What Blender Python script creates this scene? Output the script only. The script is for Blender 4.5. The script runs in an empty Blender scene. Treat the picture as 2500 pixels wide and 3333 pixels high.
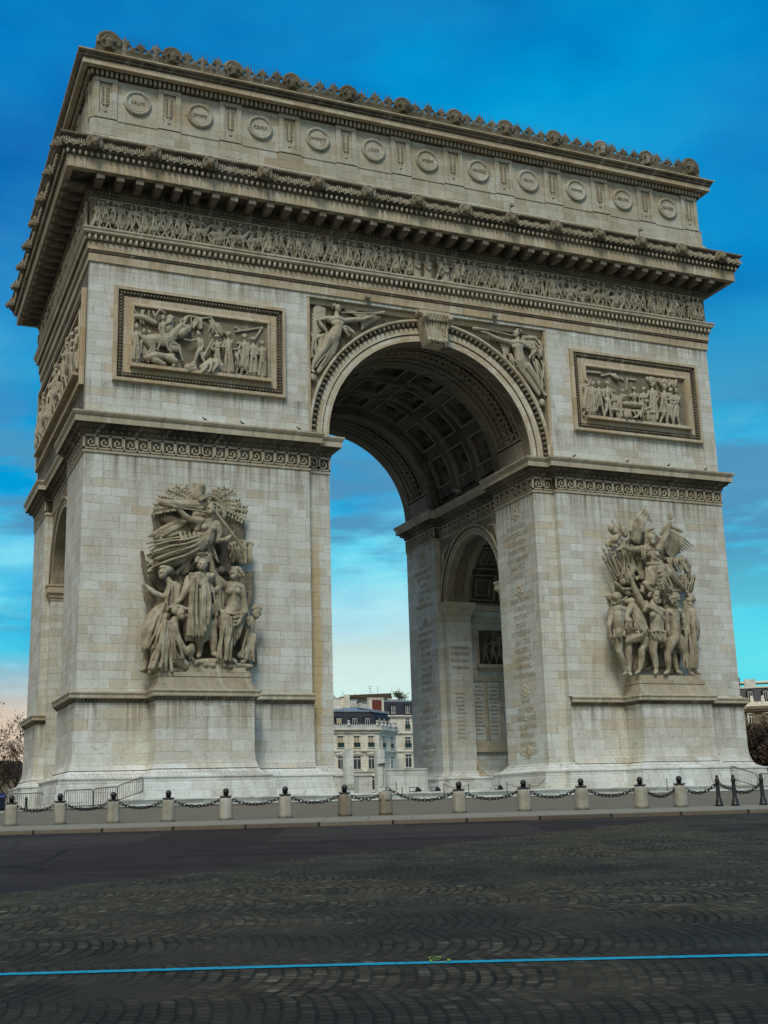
import bpy, bmesh, math, random
from math import sin, cos, pi, radians, sqrt, atan2, hypot, floor
from mathutils import Vector, Matrix, Euler
random.seed(11)
S = bpy.context.scene
COL = S.collection

# ------------------------------------------------------------------ camera
cd = bpy.data.cameras.new("camera"); cam = bpy.data.objects.new("camera", cd); COL.objects.link(cam)
S.camera = cam
YAW, PITCH, ROLL = 0.406, 0.241, -0.029
CP = Vector((-32.842, -67.399, 1.70))
fw = Vector((sin(YAW)*cos(PITCH), cos(YAW)*cos(PITCH), sin(PITCH)))
rt = Vector((cos(YAW), -sin(YAW), 0)); up = rt.cross(fw)
r2 = rt*cos(ROLL)+up*sin(ROLL); u2 = -rt*sin(ROLL)+up*cos(ROLL)
M = Matrix((r2, u2, -fw)).transposed().to_4x4(); M.translation = CP
cam.matrix_world = M
cd.sensor_fit = 'VERTICAL'; cd.sensor_height = 36.0; cd.lens = 3909.97/3333*36.0
cd.clip_start = 0.1; cd.clip_end = 9000
S.render.resolution_x = 768; S.render.resolution_y = 1024
S.view_settings.view_transform = 'Standard'; S.view_settings.look = 'None'
S.view_settings.exposure = -0.10; S.view_settings.gamma = 1.0
S.render.engine = 'CYCLES'

# ------------------------------------------------------------------ node helper
class NT:
    def __init__(s, tree): s.t = tree; s.n = tree.nodes; s.l = tree.links
    def new(s, t, **k):
        n = s.n.new(t)
        for a, b in k.items(): setattr(n, a, b)
        return n
    def put(s, sock, v):
        if isinstance(v, bpy.types.NodeSocket): s.l.new(v, sock)
        elif v is not None:
            try: sock.default_value = v
            except Exception: sock.default_value = (v, v, v)
    def m(s, op, a, b=None, c=None, clamp=False):
        n = s.new('ShaderNodeMath', operation=op, use_clamp=clamp)
        s.put(n.inputs[0], a)
        if b is not None: s.put(n.inputs[1], b)
        if c is not None: s.put(n.inputs[2], c)
        return n.outputs[0]
    def mix(s, f, a, b, t='MIX'):
        n = s.new('ShaderNodeMix', data_type='RGBA', blend_type=t)
        s.put(n.inputs[0], f); s.put(n.inputs[6], a); s.put(n.inputs[7], b)
        return n.outputs[2]
    def ramp(s, f, stops, interp='LINEAR'):
        n = s.new('ShaderNodeValToRGB'); s.put(n.inputs[0], f); n.color_ramp.interpolation = interp
        e = n.color_ramp.elements
        while len(e) < len(stops): e.new(0.5)
        for i, (p, c) in enumerate(stops):
            e[i].position = p; e[i].color = (c[0], c[1], c[2], 1) if hasattr(c, '__len__') else (c, c, c, 1)
        return n.outputs[0]
    def noise(s, vec, scale, det=4, rough=.55, dim='3D'):
        n = s.new('ShaderNodeTexNoise', noise_dimensions=dim)
        s.put(n.inputs['Vector'], vec); n.inputs['Scale'].default_value = scale
        n.inputs['Detail'].default_value = det; n.inputs['Roughness'].default_value = rough
        return n.outputs[0]
    def comb(s, x, y, z):
        n = s.new('ShaderNodeCombineXYZ'); s.put(n.inputs[0], x); s.put(n.inputs[1], y); s.put(n.inputs[2], z)
        return n.outputs[0]
    def sep(s, v):
        n = s.new('ShaderNodeSeparateXYZ'); s.put(n.inputs[0], v); return n.outputs
    def white(s, v):
        n = s.new('ShaderNodeTexWhiteNoise', noise_dimensions='3D'); s.put(n.inputs['Vector'], v); return n.outputs[0]
    def vmul(s, v, k):
        n = s.new('ShaderNodeVectorMath', operation='MULTIPLY'); s.put(n.inputs[0], v); n.inputs[1].default_value = k
        return n.outputs[0]

# ------------------------------------------------------------------ sky and sun
SUN_EL, SUN_ROT = radians(52), radians(207)
W = bpy.data.worlds.new("World"); S.world = W; W.use_nodes = True
w = NT(W.node_tree); bg = w.n['Background']
sky = w.new('ShaderNodeTexSky', sky_type='NISHITA'); sky.sun_disc = False
sky.sun_elevation = SUN_EL; sky.sun_rotation = SUN_ROT; sky.air_density = 1.0; sky.dust_density = 0.6; sky.ozone_density = 4.0
tc = w.new('ShaderNodeTexCoord'); d = tc.outputs['Generated']
dx, dy, dz = w.sep(d)
# strongly saturated winter-evening sky
base = w.mix(1.0, sky.outputs[0], (0.06, 0.66, 1.18, 1), 'MULTIPLY')
base = w.mix(1.0, base, w.ramp(dz, [(0.0, (2.6, 2.0, 1.2)), (0.12, (1.2, 2.1, 1.3)), (0.26, (0.10, 2.9, 1.6)), (0.42, (0.0, 2.5, 1.75)), (0.56, (0, 2.8, 2.1)), (0.63, (0, 2.1, 1.8)), (0.9, (.0, 1.2, 1.3))]), 'MULTIPLY')
zz = w.m('MAXIMUM', dz, 0.03)
cv = w.comb(w.m('DIVIDE', dx, w.m('ADD', zz, 0.10)), w.m('DIVIDE', dy, w.m('ADD', zz, 0.10)), 0.0)
cn = w.noise(cv, 0.9, 6, .6)
cn2 = w.noise(w.vmul(d, (1.5, 1.5, 4.5)), 2.2, 5, .55)
low = w.ramp(dz, [(0.0, 1), (0.18, 0.95), (0.30, 0.5), (0.40, 0.10), (0.5, 0.04), (0.8, 0.03)])
cm = w.m('MULTIPLY', w.ramp(cn2, [(0.40, 0), (0.62, 1)]), low)
white = w.mix(w.ramp(cn, [(0.45, 0), (0.66, 1)]), (0.8, 7.8, 10.4, 1), (5.0, 12.2, 12.8, 1))
mot = w.noise(w.vmul(d, (1.0, 1.0, 1.6)), 4.2, 4, .5)
base = w.mix(1.0, base, w.ramp(mot, [(0.34, (.7, .62, .78)), (0.50, (1, .95, .98)), (0.64, (1, 1.28, 1.12))]), 'MULTIPLY')
vd_ = w.m('ADD', w.m('ADD', w.m('MULTIPLY', dx, .33), w.m('MULTIPLY', dy, .74)), w.m('MULTIPLY', dz, .585))
base = w.mix(1.0, base, w.ramp(vd_, [(0.90, (.8, .66, .86)), (0.955, (1, .85, .95)), (0.985, (1, 1.12, 1.06)), (1.0, (1, 1.3, 1.14))]), 'MULTIPLY')
c1 = w.mix(cm, base, white)
dk = w.noise(w.vmul(d, (1.2, 1.2, 6.0)), 3.1, 5, .6)
dkm = w.m('MULTIPLY', w.ramp(dk, [(0.47, 0), (0.56, 1)]), w.ramp(dz, [(0.05, 0.3), (0.11, .9), (0.27, 0.9), (0.36, 0.0), (1, 0)]))
c2 = w.mix(dkm, c1, (1.0, 3.6, 6.2, 1))
rgt = w.ramp(w.m('ADD', w.m('MULTIPLY', dx, 0.5), 0.5), [(0.56, 0), (0.64, 1)])
hz = w.m('MULTIPLY', w.mix(rgt, w.ramp(dz, [(0.0, 1), (0.075, 0.95), (0.13, 0.0)]), w.ramp(dz, [(0.0, 1), (0.12, 0.9), (0.20, 0.0)])), 0.9)
warm = w.ramp(w.m('ADD', w.m('MULTIPLY', dx, 0.5), 0.5), [(0.55, (10.5, 7.8, 5.4)), (0.62, (9.4, 11.6, 10.4)), (0.72, (9.4, 11.6, 10.4)), (0.79, (1.6, 9.6, 10.6))])
c3 = w.mix(hz, c2, warm)
# unseen pale cloud added behind the view as a broad soft fill light
back = w.m('MULTIPLY', w.m('ADD', w.m('MULTIPLY', dx, .80), w.m('MULTIPLY', dy, .60)), -1.0)
fill_cloud = w.m('MULTIPLY', w.ramp(back, [(0.05, 0), (0.50, 1)]), w.ramp(cn2, [(.2, .8), (.6, 1)]))
c4 = w.mix(fill_cloud, c3, (7.6, 7.3, 6.1, 1))
w.l.new(c4, bg.inputs[0]); bg.inputs[1].default_value = 0.085

ld = bpy.data.lights.new("sun", 'SUN'); sun = bpy.data.objects.new("sun", ld); COL.objects.link(sun)
ld.energy = 2.6; ld.angle = radians(17); ld.color = (1.0, 0.955, 0.86)
sd = Vector((sin(SUN_ROT)*cos(SUN_EL), cos(SUN_ROT)*cos(SUN_EL), sin(SUN_EL)))
sun.rotation_euler = sd.to_track_quat('Z', 'Y').to_euler()

# ------------------------------------------------------------------ materials
MATS = {}
def mat(name, rough=.85, spec=.3, metal=0.):
    m = bpy.data.materials.new(name); m.use_nodes = True; MATS[name] = m
    t = NT(m.node_tree); b = t.n['Principled BSDF']
    b.inputs['Roughness'].default_value = rough; b.inputs['Metallic'].default_value = metal
    try: b.inputs['Specular IOR Level'].default_value = spec
    except Exception: pass
    return m, t, b
def pos(t): return t.new('ShaderNodeNewGeometry').outputs['Position']
def bump(t, b, h, strength=.4, dist=.02):
    n = t.new('ShaderNodeBump'); n.inputs['Strength'].default_value = strength; n.inputs['Distance'].default_value = dist
    t.put(n.inputs['Height'], h); t.l.new(n.outputs[0], b.inputs['Normal'])

def stone(name, cols, bw=1.25, bh=.50, warm=.35, stain=.35, blocks=True, arc=None, cracks=True, ledges=None, ochre=False):
    """ashlar limestone: every block has its own tone, thin joints, rain streaks and lichen"""
    m, t, b = mat(name, .9, .25)
    P = pos(t); x, y, z = t.sep(P)
    if arc:                                   # voussoirs around an arch centre
        cx, cz, plane = arc
        h = x if plane == 'x' else y
        ang = t.m('ARCTAN2', t.m('SUBTRACT', z, cz), t.m('SUBTRACT', h, cx))
        u = t.m('MULTIPLY', ang, 7.0)
        rad = t.m('SQRT', t.m('ADD', t.m('POWER', t.m('SUBTRACT', h, cx), 2), t.m('POWER', t.m('SUBTRACT', z, cz), 2)))
        v = t.m('ADD', rad, 0.09)
    else:
        u = t.m('ADD', x, y); v = z
    if blocks:
        rv = t.m('DIVIDE', v, bh); row = t.m('FLOOR', rv)
        ro = t.white(t.comb(row, 3.3, 1.7))
        wv = t.m('ADD', t.m('DIVIDE', u, bw), t.m('MULTIPLY', ro, 7.0))
        # vary block length
        wv = t.m('ADD', wv, t.m('MULTIPLY', t.m('SINE', t.m('MULTIPLY', wv, 2.1)), 0.22))
        colm = t.m('FLOOR', wv)
        rnd = t.white(t.comb(row, colm, .5)); rnd2 = t.white(t.comb(colm, row, 9.5))
        fy = t.m('SUBTRACT', rv, row); fx = t.m('SUBTRACT', wv, colm)
        ey = t.m('MULTIPLY', t.m('MINIMUM', fy, t.m('SUBTRACT', 1, fy)), bh)
        ex = t.m('MULTIPLY', t.m('MINIMUM', fx, t.m('SUBTRACT', 1, fx)), bw)
        e = t.m('MINIMUM', ex, ey)
        joint = t.ramp(e, [(0.0, 1), (0.010, 1), (0.026, 0)])
    else:
        rnd = t.noise(P, 1.7, 3); rnd2 = t.noise(P, .8, 2); joint = None
    c = t.ramp(rnd, [(i/(len(cols)-1), q) for i, q in enumerate(cols)])
    # ochre blocks
    c = t.mix(t.m('MULTIPLY', t.ramp(rnd2, [(0.80, 0), (0.97, 1)]), warm), c, (.46, .35, .19, 1))
    n1 = t.noise(P, 0.35, 5, .6); n2 = t.noise(P, 6.0, 6, .7); n3 = t.noise(t.comb(t.m('MULTIPLY', u, 2.2), t.m('MULTIPLY', z, .16), 0), 1.0, 5, .65)
    c = t.mix(t.m('MULTIPLY', t.ramp(n1, [(0.40, 0), (0.68, 1)]), .36), c, (.30, .26, .18, 1))
    c = t.mix(t.m('MULTIPLY', t.ramp(n3, [(0.50, 0), (0.74, 1)]), stain), c, (.17, .145, .10, 1))
    n5 = t.noise(t.comb(t.m('MULTIPLY', u, 3.0), t.m('MULTIPLY', z, .22), 4.), .8, 4, .6)
    c = t.mix(t.m('MULTIPLY', t.ramp(n5, [(0.56, 0), (0.72, 1)]), stain*.7), c, (.62, .62, .56, 1))
    if ledges:
        sn = t.noise(t.comb(t.m('MULTIPLY', u, 3.4), t.m('MULTIPLY', z, .10), 9.), 1.0, 5, .7); sn2 = t.noise(t.comb(t.m('MULTIPLY', u, .5), 2., 3.), 1.0, 3, .6)
        tot = None
        for lz, ln in ledges:
            dd_ = t.m('DIVIDE', t.m('SUBTRACT', lz, z), ln)
            f_ = t.ramp(dd_, [(0.0, 0), (0.002, 1), (.25, .75), (1.0, 0)])
            tot = f_ if tot is None else t.m('MAXIMUM', tot, f_)
        c = t.mix(t.m('MULTIPLY', t.m('MULTIPLY', tot, t.ramp(sn, [(.42, 0), (.62, 1)])), t.ramp(sn2, [(.3, .35), (.6, .95)])), c, (.15, .125, .085, 1))
        c = t.mix(t.m('MULTIPLY', t.m('MULTIPLY', tot, t.ramp(t.noise(t.comb(t.m('MULTIPLY', u, 4.4), t.m('MULTIPLY', z, .09), 1.), 1.0, 4, .7), [(.55, 0), (.68, 1)])), .7), c, (.64, .65, .60, 1))
    if ochre:                                   # rust-ochre run down the recessed strip left of the arch
        ox = t.m('ABSOLUTE', t.m('SUBTRACT', x, -8.35)); om = t.ramp(t.m('ADD', ox, t.m('MULTIPLY', t.m('SUBTRACT', t.noise(P, .9, 4), .5), .7)), [(.22, 1), (.45, 0)])
        oz = t.ramp(t.m('DIVIDE', z, 25), [(.16, .3), (.3, 1), (.62, .8), (.8, .1), (.9, 0)])
        c = t.mix(t.m('MULTIPLY', t.m('MULTIPLY', om, oz), .8), c, (.42, .30, .12, 1))
    c = t.mix(.28, c, t.ramp(n2, [(0.25, .15), (0.75, .85)]), 'OVERLAY')
    if joint is not None:
        jn = t.noise(P, 1.3, 3)
        c = t.mix(t.m('MULTIPLY', joint, t.ramp(jn, [(0.35, .04), (0.68, .55)])), c, (.10, .08, .055, 1))
    if cracks:
        vo = t.new('ShaderNodeTexNoise'); t.put(vo.inputs['Vector'], t.vmul(P, (1, 1, 1.8))); vo.inputs['Scale'].default_value = 2.4; vo.inputs['Detail'].default_value = 8
        c = t.mix(t.m('MULTIPLY', t.ramp(vo.outputs[0], [(0.62, 0), (0.76, 1)]), .45), c, (.16, .13, .09, 1))
    t.l.new(c, b.inputs['Base Color'])
    h = t.m('ADD', t.m('MULTIPLY', n2, .5), t.noise(P, 22, 3))
    if joint is not None: h = t.m('SUBTRACT', h, t.m('MULTIPLY', joint, 1.2))
    bump(t, b, h, .35, .015)
    return m
WALLC = [(.44, .435, .37), (.55, .58, .535), (.48, .48, .415), (.59, .635, .605), (.52, .54, .49), (.57, .61, .575)]
wall_m = stone('ashlar_limestone', WALLC, ledges=[(22.0,2.6),(33.9,1.6),(26.45,1.5)], ochre=True)
arch_m = stone('warm_limestone', [(.40, .335, .22), (.47, .42, .31), (.37, .29, .18), (.50, .46, .36)], 1.35, 1.2, .4, .55, ledges=[(35.2,.8),(34.5,.6),(39.7,1.2)])
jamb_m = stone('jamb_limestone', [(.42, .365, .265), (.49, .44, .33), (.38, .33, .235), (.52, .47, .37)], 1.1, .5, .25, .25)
base_m = stone('base_limestone', [(.54, .57, .54), (.64, .70, .69), (.49, .50, .46), (.69, .75, .75)], 1.5, .48, .2, .5)
ped_m = stone('pedestal_limestone', [(.42, .41, .345), (.57, .60, .56), (.49, .49, .425), (.62, .665, .64)], 1.45, .62, .3, .28, ledges=[(7.8,2.4)])
attic_m = stone('attic_limestone', [(.35, .34, .27), (.43, .43, .36), (.32, .29, .21), (.47, .48, .42)], 1.3, .62, .25, .35)
vous_m = stone('voussoir_limestone', [(.38, .32, .20), (.56, .53, .43), (.43, .37, .26), (.60, .585, .50), (.48, .43, .31)], .72, .47, .2, .2, arc=(0, 24.5, 'x'))
vouside_m = stone('side_voussoir_limestone', [(.36, .31, .22), (.46, .42, .33), (.40, .35, .26)], .9, .47, .2, .2, arc=(11, 17, 'y'))
trim_m = stone('moulding_limestone', [(.36, .33, .25), (.44, .41, .32), (.33, .29, .21)], 1.6, 9., .2, .6)
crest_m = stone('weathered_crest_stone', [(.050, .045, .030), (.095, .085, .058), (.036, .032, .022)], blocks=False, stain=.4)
modil_m = stone('modillion_stone', [(.10, .09, .064), (.155, .14, .105), (.08, .072, .052)], blocks=False, stain=.4)  # darkened so the shade under the cornice sits in the colour
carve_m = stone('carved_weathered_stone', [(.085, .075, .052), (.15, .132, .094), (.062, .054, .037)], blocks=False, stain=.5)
soot_shade_m = stone('soot_and_shade_stone', [(.020, .018, .013), (.042, .037, .027), (.027, .024, .018)], blocks=False, stain=.4, cracks=False)  # soot tone deepened; groove and soffit shade put into the colour
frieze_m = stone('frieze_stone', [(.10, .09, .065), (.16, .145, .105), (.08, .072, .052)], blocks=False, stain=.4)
sculpt_m = stone('sculpture_stone', [(.24, .21, .145), (.40, .375, .28), (.18, .155, .10), (.36, .325, .235)], blocks=False, stain=.55)
relief_m = stone('relief_stone', [(.22, .20, .14), (.37, .345, .265), (.17, .15, .10)], blocks=False, stain=.45)
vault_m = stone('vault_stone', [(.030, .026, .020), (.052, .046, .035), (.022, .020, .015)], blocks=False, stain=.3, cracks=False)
vrib_m = stone('shaded_vault_rib_stone', [(.095, .085, .063), (.13, .117, .09), (.075, .067, .05)], 1.1, .5, .1, .3)  # darker jamb stone, with the vault's shade put into its colour
tun_m = stone('tunnel_shade_limestone', [(.20, .175, .125), (.26, .235, .175), (.16, .14, .10)], 1.1, .5, .15, .3)  # mid-dark jamb stone; shade of the side tunnels is in the colour
frame_m = stone('coffer_frame_stone', [(.14, .128, .10), (.20, .182, .143), (.11, .10, .076)], blocks=False, stain=.3)
cap_m = stone('pale_granite', [(.19, .187, .15), (.30, .30, .25), (.13, .12, .09)], blocks=False, stain=.5)
grey_m = stone('dark_granite', [(.13, .11, .085), (.19, .165, .13), (.11, .095, .07)], blocks=False, stain=.4)
def plain(name, col, rough=.6, spec=.4, metal=0., var=.25):
    m, t, b = mat(name, rough, spec, metal)
    n = t.noise(pos(t), 5.0, 4)
    c = t.mix(t.m('MULTIPLY', n, var*2), (*col, 1), (col[0]*.45, col[1]*.45, col[2]*.45, 1))
    t.l.new(c, b.inputs['Base Color']); bump(t, b, t.noise(pos(t), 40, 2), .2, .005)
    return m
iron_m = plain('black_painted_iron', (.010, .010, .010), .45, .5)
steel_m = plain('grey_galvanised_steel', (.13, .135, .13), .5, .5, .3)
engr_m = plain('engraved_letter_shadow_stone', (.13, .11, .085), .95, .1)
engl_m = plain('engraved_letters_faint', (.29, .245, .18), .95, .1)

# ------------------------------------------------------------------ mesh builder
IDM = lambda a, b, c: (a, b, c)
class MB:
    def __init__(s, mp=None): s.v = []; s.f = []; s.mp = mp or IDM
    def add(s, vs, fs):
        o = len(s.v); s.v.extend(s.mp(*p) for p in vs); s.f.extend(tuple(i+o for i in f) for f in fs); return s
    def box(s, x0, x1, y0, y1, z0, z1):
        return s.add([(x0,y0,z0),(x1,y0,z0),(x1,y1,z0),(x0,y1,z0),(x0,y0,z1),(x1,y0,z1),(x1,y1,z1),(x0,y1,z1)],
                     [(0,3,2,1),(4,5,6,7),(0,1,5,4),(1,2,6,5),(2,3,7,6),(3,0,4,7)])
    def prism(s, poly, h0, h1, order='xyz'):
        n = len(poly); pm = {'xyz': lambda a,b,h:(a,b,h), 'xzy': lambda a,b,h:(a,h,b), 'zyx': lambda a,b,h:(h,a,b)}[order]
        s.add([pm(a,b,h0) for a,b in poly]+[pm(a,b,h1) for a,b in poly],
              [tuple(range(n))[::-1], tuple(range(n,2*n))]+[(i,(i+1)%n,(i+1)%n+n,i+n) for i in range(n)]); return s
    def sweep(s, path, prof, closed=True, pm=None, cap=False):
        """path of (a,b); profile of (outward offset, h). Outward = right of travel"""
        pm = pm or (lambda a,b,h:(a,b,h)); n = len(path); rings = []
        for i in range(n):
            p = Vector(path[i])
            a = Vector(path[i-1]) if (closed or i > 0) else None
            c = Vector(path[(i+1)%n]) if (closed or i < n-1) else None
            d1 = (p-a).normalized() if a is not None else None; d2 = (c-p).normalized() if c is not None else None
            if d1 is None: d1 = d2
            if d2 is None: d2 = d1
            n1 = Vector((d1.y,-d1.x)); n2 = Vector((d2.y,-d2.x)); mt = n1+n2
            mt = mt/ max(mt.length_squared/2, .2) if mt.length > 1e-6 else n1
            rings.append([pm(p.x+mt.x*o, p.y+mt.y*o, h) for o, h in prof])
        k = len(prof); vs = [q for r in rings for q in r]; fs = []
        for i in range(n if closed else n-1):
            j = (i+1)%n
            for q in range(k-1): fs.append((i*k+q, j*k+q, j*k+q+1, i*k+q+1))
        if cap and not closed: fs += [tuple(range(k)), tuple((n-1)*k+q for q in range(k))[::-1]]
        return s.add(vs, fs)
    def arch(s, cx, cz, prof, t0=0, t1=180, n=64, closed=False, ends=True):
        """profile of (r, w) swept about (cx,cz) in the (u,z) plane -> (u, w, z)"""
        k = len(prof); vs = []; fs = []
        for i in range(n+1):
            a = radians(t0+(t1-t0)*i/n)
            vs += [(cx+r*cos(a), w_, cz+r*sin(a)) for r, w_ in prof]
        for i in range(n):
            for q in range(k if closed else k-1):
                q2 = (q+1)%k; fs.append((i*k+q, i*k+q2, (i+1)*k+q2, (i+1)*k+q))
        if closed and ends: fs += [tuple(range(k)), tuple(n*k+q for q in range(k))]
        return s.add(vs, fs)
    def bent(s, cx, cz, r0, r1, t0, t1, w0, w1, n=8):
        return s.arch(cx, cz, [(r0,w0),(r1,w0),(r1,w1),(r0,w1)], t0, t1, n, True)
    def plate(s, u0, u1, z0, z1, cx, cz, R, w0, w1, n=64):
        """rectangle with a half round opening, thick from w0 to w1; coords (u,w,z)"""
        angs = [pi*i/n for i in range(n+1)]
        for cxr, czr in ((u1,z1),(u0,z1)): angs.append(atan2(czr-cz, cxr-cx))
        angs = sorted(angs); inn = []; out = []
        for a in angs:
            c_, s_ = cos(a), sin(a); t = 1e9
            if c_ > 1e-9: t = min(t, (u1-cx)/c_)
            if c_ < -1e-9: t = min(t, (u0-cx)/c_)
            if s_ > 1e-9: t = min(t, (z1-cz)/s_)
            inn.append((cx+R*c_, cz+R*s_)); out.append((cx+t*c_, cz+t*s_))
        k = len(angs); vs = []
        for w_ in (w0, w1):
            vs += [(a,w_,b) for a,b in inn]+[(a,w_,b) for a,b in out]
        fs = []
        for i in range(k-1):
            fs += [(i,i+1,k+i+1,k+i),(2*k+i,3*k+i,3*k+i+1,2*k+i+1),(i,2*k+i,2*k+i+1,i+1),(k+i,k+i+1,3*k+i+1,3*k+i)]
        return s.add(vs, fs)
    def ell(s, c, r, rot=None, nu=8, nv=6):
        vs = []; fs = []
        for j in range(nv+1):
            ph = pi*j/nv
            for i in range(nu):
                th = 2*pi*i/nu
                p = Vector((r[0]*sin(ph)*cos(th), r[1]*sin(ph)*sin(th), r[2]*cos(ph)))
                if rot: p = rot @ p
                vs.append((c[0]+p.x, c[1]+p.y, c[2]+p.z))
        for j in range(nv):
            for i in range(nu):
                fs.append((j*nu+i, (j+1)*nu+i, (j+1)*nu+(i+1)%nu, j*nu+(i+1)%nu))
        return s.add(vs, fs)
    def tube(s, pts, rad, n=8, flat=1.0):
        """tapered tube with rounded ends through pts; rad list or number; flat squeezes along y"""
        pts = [Vector(p) for p in pts]
        if not hasattr(rad, '__len__'): rad = [rad]*len(pts)
        d0 = (pts[1]-pts[0]).normalized(); d1 = (pts[-1]-pts[-2]).normalized()
        P = [pts[0]-d0*rad[0]*.95, pts[0]-d0*rad[0]*.6]+pts+[pts[-1]+d1*rad[-1]*.6, pts[-1]+d1*rad[-1]*.95]
        Rr = [rad[0]*.25, rad[0]*.8]+list(rad)+[rad[-1]*.8, rad[-1]*.25]
        vs = []; fs = []
        for i, p in enumerate(P):
            a = P[max(i-1,0)]; c = P[min(i+1,len(P)-1)]; dd = (c-a)
            dd = dd.normalized() if dd.length > 1e-9 else Vector((0,0,1))
            ref = Vector((0,1,0)) if abs(dd.y) < .9 else Vector((1,0,0))
            e1 = dd.cross(ref).normalized(); e2 = dd.cross(e1).normalized()
            for k in range(n):
                th = 2*pi*k/n; q = e1*cos(th)*Rr[i]+e2*sin(th)*Rr[i]*flat
                vs.append(tuple(p+q))
        m = len(P)
        for i in range(m-1):
            for k in range(n): fs.append((i*n+k, i*n+(k+1)%n, (i+1)*n+(k+1)%n, (i+1)*n+k))
        fs += [tuple(range(n))[::-1], tuple((m-1)*n+k for k in range(n))]
        return s.add(vs, fs)
    def lathe(s, prof, c=(0,0,0), n=16):
        k = len(prof); vs = [(c[0]+r*cos(2*pi*i/n), c[1]+r*sin(2*pi*i/n), c[2]+z) for i in range(n) for r, z in prof]
        fs = [(i*k+q, ((i+1)%n)*k+q, ((i+1)%n)*k+q+1, i*k+q+1) for i in range(n) for q in range(k-1)]
        return s.add(vs, fs)
    def link(s, name, m, parent=None, smooth=False, label=None, fix=True, split=None):
        if split:                                  # loose pieces sorted into one object per side of the monument
            n = len(s.v); par = list(range(n))
            def find(a):
                while par[a] != a: par[a] = par[par[a]]; a = par[a]
                return a
            for f in s.f:
                r0 = find(f[0])
                for q in f[1:]:
                    r1 = find(q)
                    if r1 != r0: par[r1] = r0
            cen = {}
            for i in range(n):
                c = cen.setdefault(find(i), [0,0,0]); c[0] += s.v[i][0]; c[1] += s.v[i][1]; c[2] += 1
            key = {r: ((c[0]/c[2] > .01) if 'x' in split else 0, (c[1]/c[2] > 11) if 'y' in split else 0) for r, c in cen.items()}
            grp = {}
            for f in s.f: grp.setdefault(key[find(f[0])], []).append(f)
            out = []
            for k_, fs in grp.items():
                idx = {}; q = MB()
                for f in fs:
                    for v_ in f:
                        if v_ not in idx: idx[v_] = len(q.v); q.v.append(s.v[v_])
                    q.f.append(tuple(idx[v_] for v_ in f))
                out.append(q.link(name, m, parent, smooth, label, fix))
            return out
        me = bpy.data.meshes.new(name)
        off = parent_origin(parent)
        me.from_pydata([(a-off[0], b-off[1], c-off[2]) for a,b,c in s.v], [], s.f)
        if fix and len(s.f) < 60000:
            bm = bmesh.new(); bm.from_mesh(me); bmesh.ops.recalc_face_normals(bm, faces=bm.faces); bm.to_mesh(me); bm.free()
        me.materials.append(m)
        if smooth: me.polygons.foreach_set('use_smooth', [True]*len(me.polygons))
        o = bpy.data.objects.new(name, me); COL.objects.link(o); o.parent = parent
        if label: o['label'] = label
        return o
ORG = {}
def parent_origin(p):
    t = Vector((0,0,0))
    while p is not None: t = t+Vector(p.location); p = p.parent
    return t
def thing(name, label, cat, loc=(0,0,0), group=None):
    o = bpy.data.objects.new(name, None); COL.objects.link(o); o.location = loc
    o['label'] = label; o['category'] = cat
    if group: o['group'] = group
    return o
def tag(o, label=None, cat=None, group=None, kind=None):
    if label: o['label'] = label
    if cat: o['category'] = cat
    if group: o['group'] = group
    if kind: o['kind'] = kind
    return o
def copy_tree(o, parent=None):
    c = o.copy(); COL.objects.link(c); c.parent = parent
    for ch in list(o.children): copy_tree(ch, c)
    return c
_tc = {}
def text(mb, string, size, fn, depth=.02, squeeze=1.0, n=2):
    """writing as mesh; fn maps (a along, b up, c out) to builder coords"""
    cu = bpy.data.curves.new('t', 'FONT'); cu.body = string; cu.size = size; cu.extrude = depth; cu.align_x = 'CENTER'; cu.resolution_u = n
    o = bpy.data.objects.new('t', cu); COL.objects.link(o)
    dg = bpy.context.evaluated_depsgraph_get(); me = bpy.data.meshes.new_from_object(o.evaluated_get(dg))
    mb.add([fn(v.co.x*squeeze, v.co.y, v.co.z) for v in me.vertices], [tuple(p.vertices) for p in me.polygons])
    bpy.data.objects.remove(o); bpy.data.curves.remove(cu); bpy.data.meshes.remove(me)
def sculpt(mb, name, m, parent, vox=.05, smooth=2, label=None):
    """fuse overlapping forms into one continuous carved surface"""
    o = mb.link(name, m, None, fix=False)
    r = o.modifiers.new('r', 'REMESH'); r.mode = 'VOXEL'; r.voxel_size = vox; r.use_smooth_shade = True
    if smooth:
        q = o.modifiers.new('s', 'SMOOTH'); q.iterations = smooth; q.factor = .5
    dg = bpy.context.evaluated_depsgraph_get(); me = bpy.data.meshes.new_from_object(o.evaluated_get(dg)); me.name = name
    o.modifiers.clear(); old = o.data; o.data = me; bpy.data.meshes.remove(old)
    if not me.materials: me.materials.append(m)
    off = parent_origin(parent)
    if off.length > 0: me.transform(Matrix.Translation(-off))
    me.polygons.foreach_set('use_smooth', [True]*len(me.polygons))
    o.parent = parent
    if label: o['label'] = label
    return o

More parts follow.
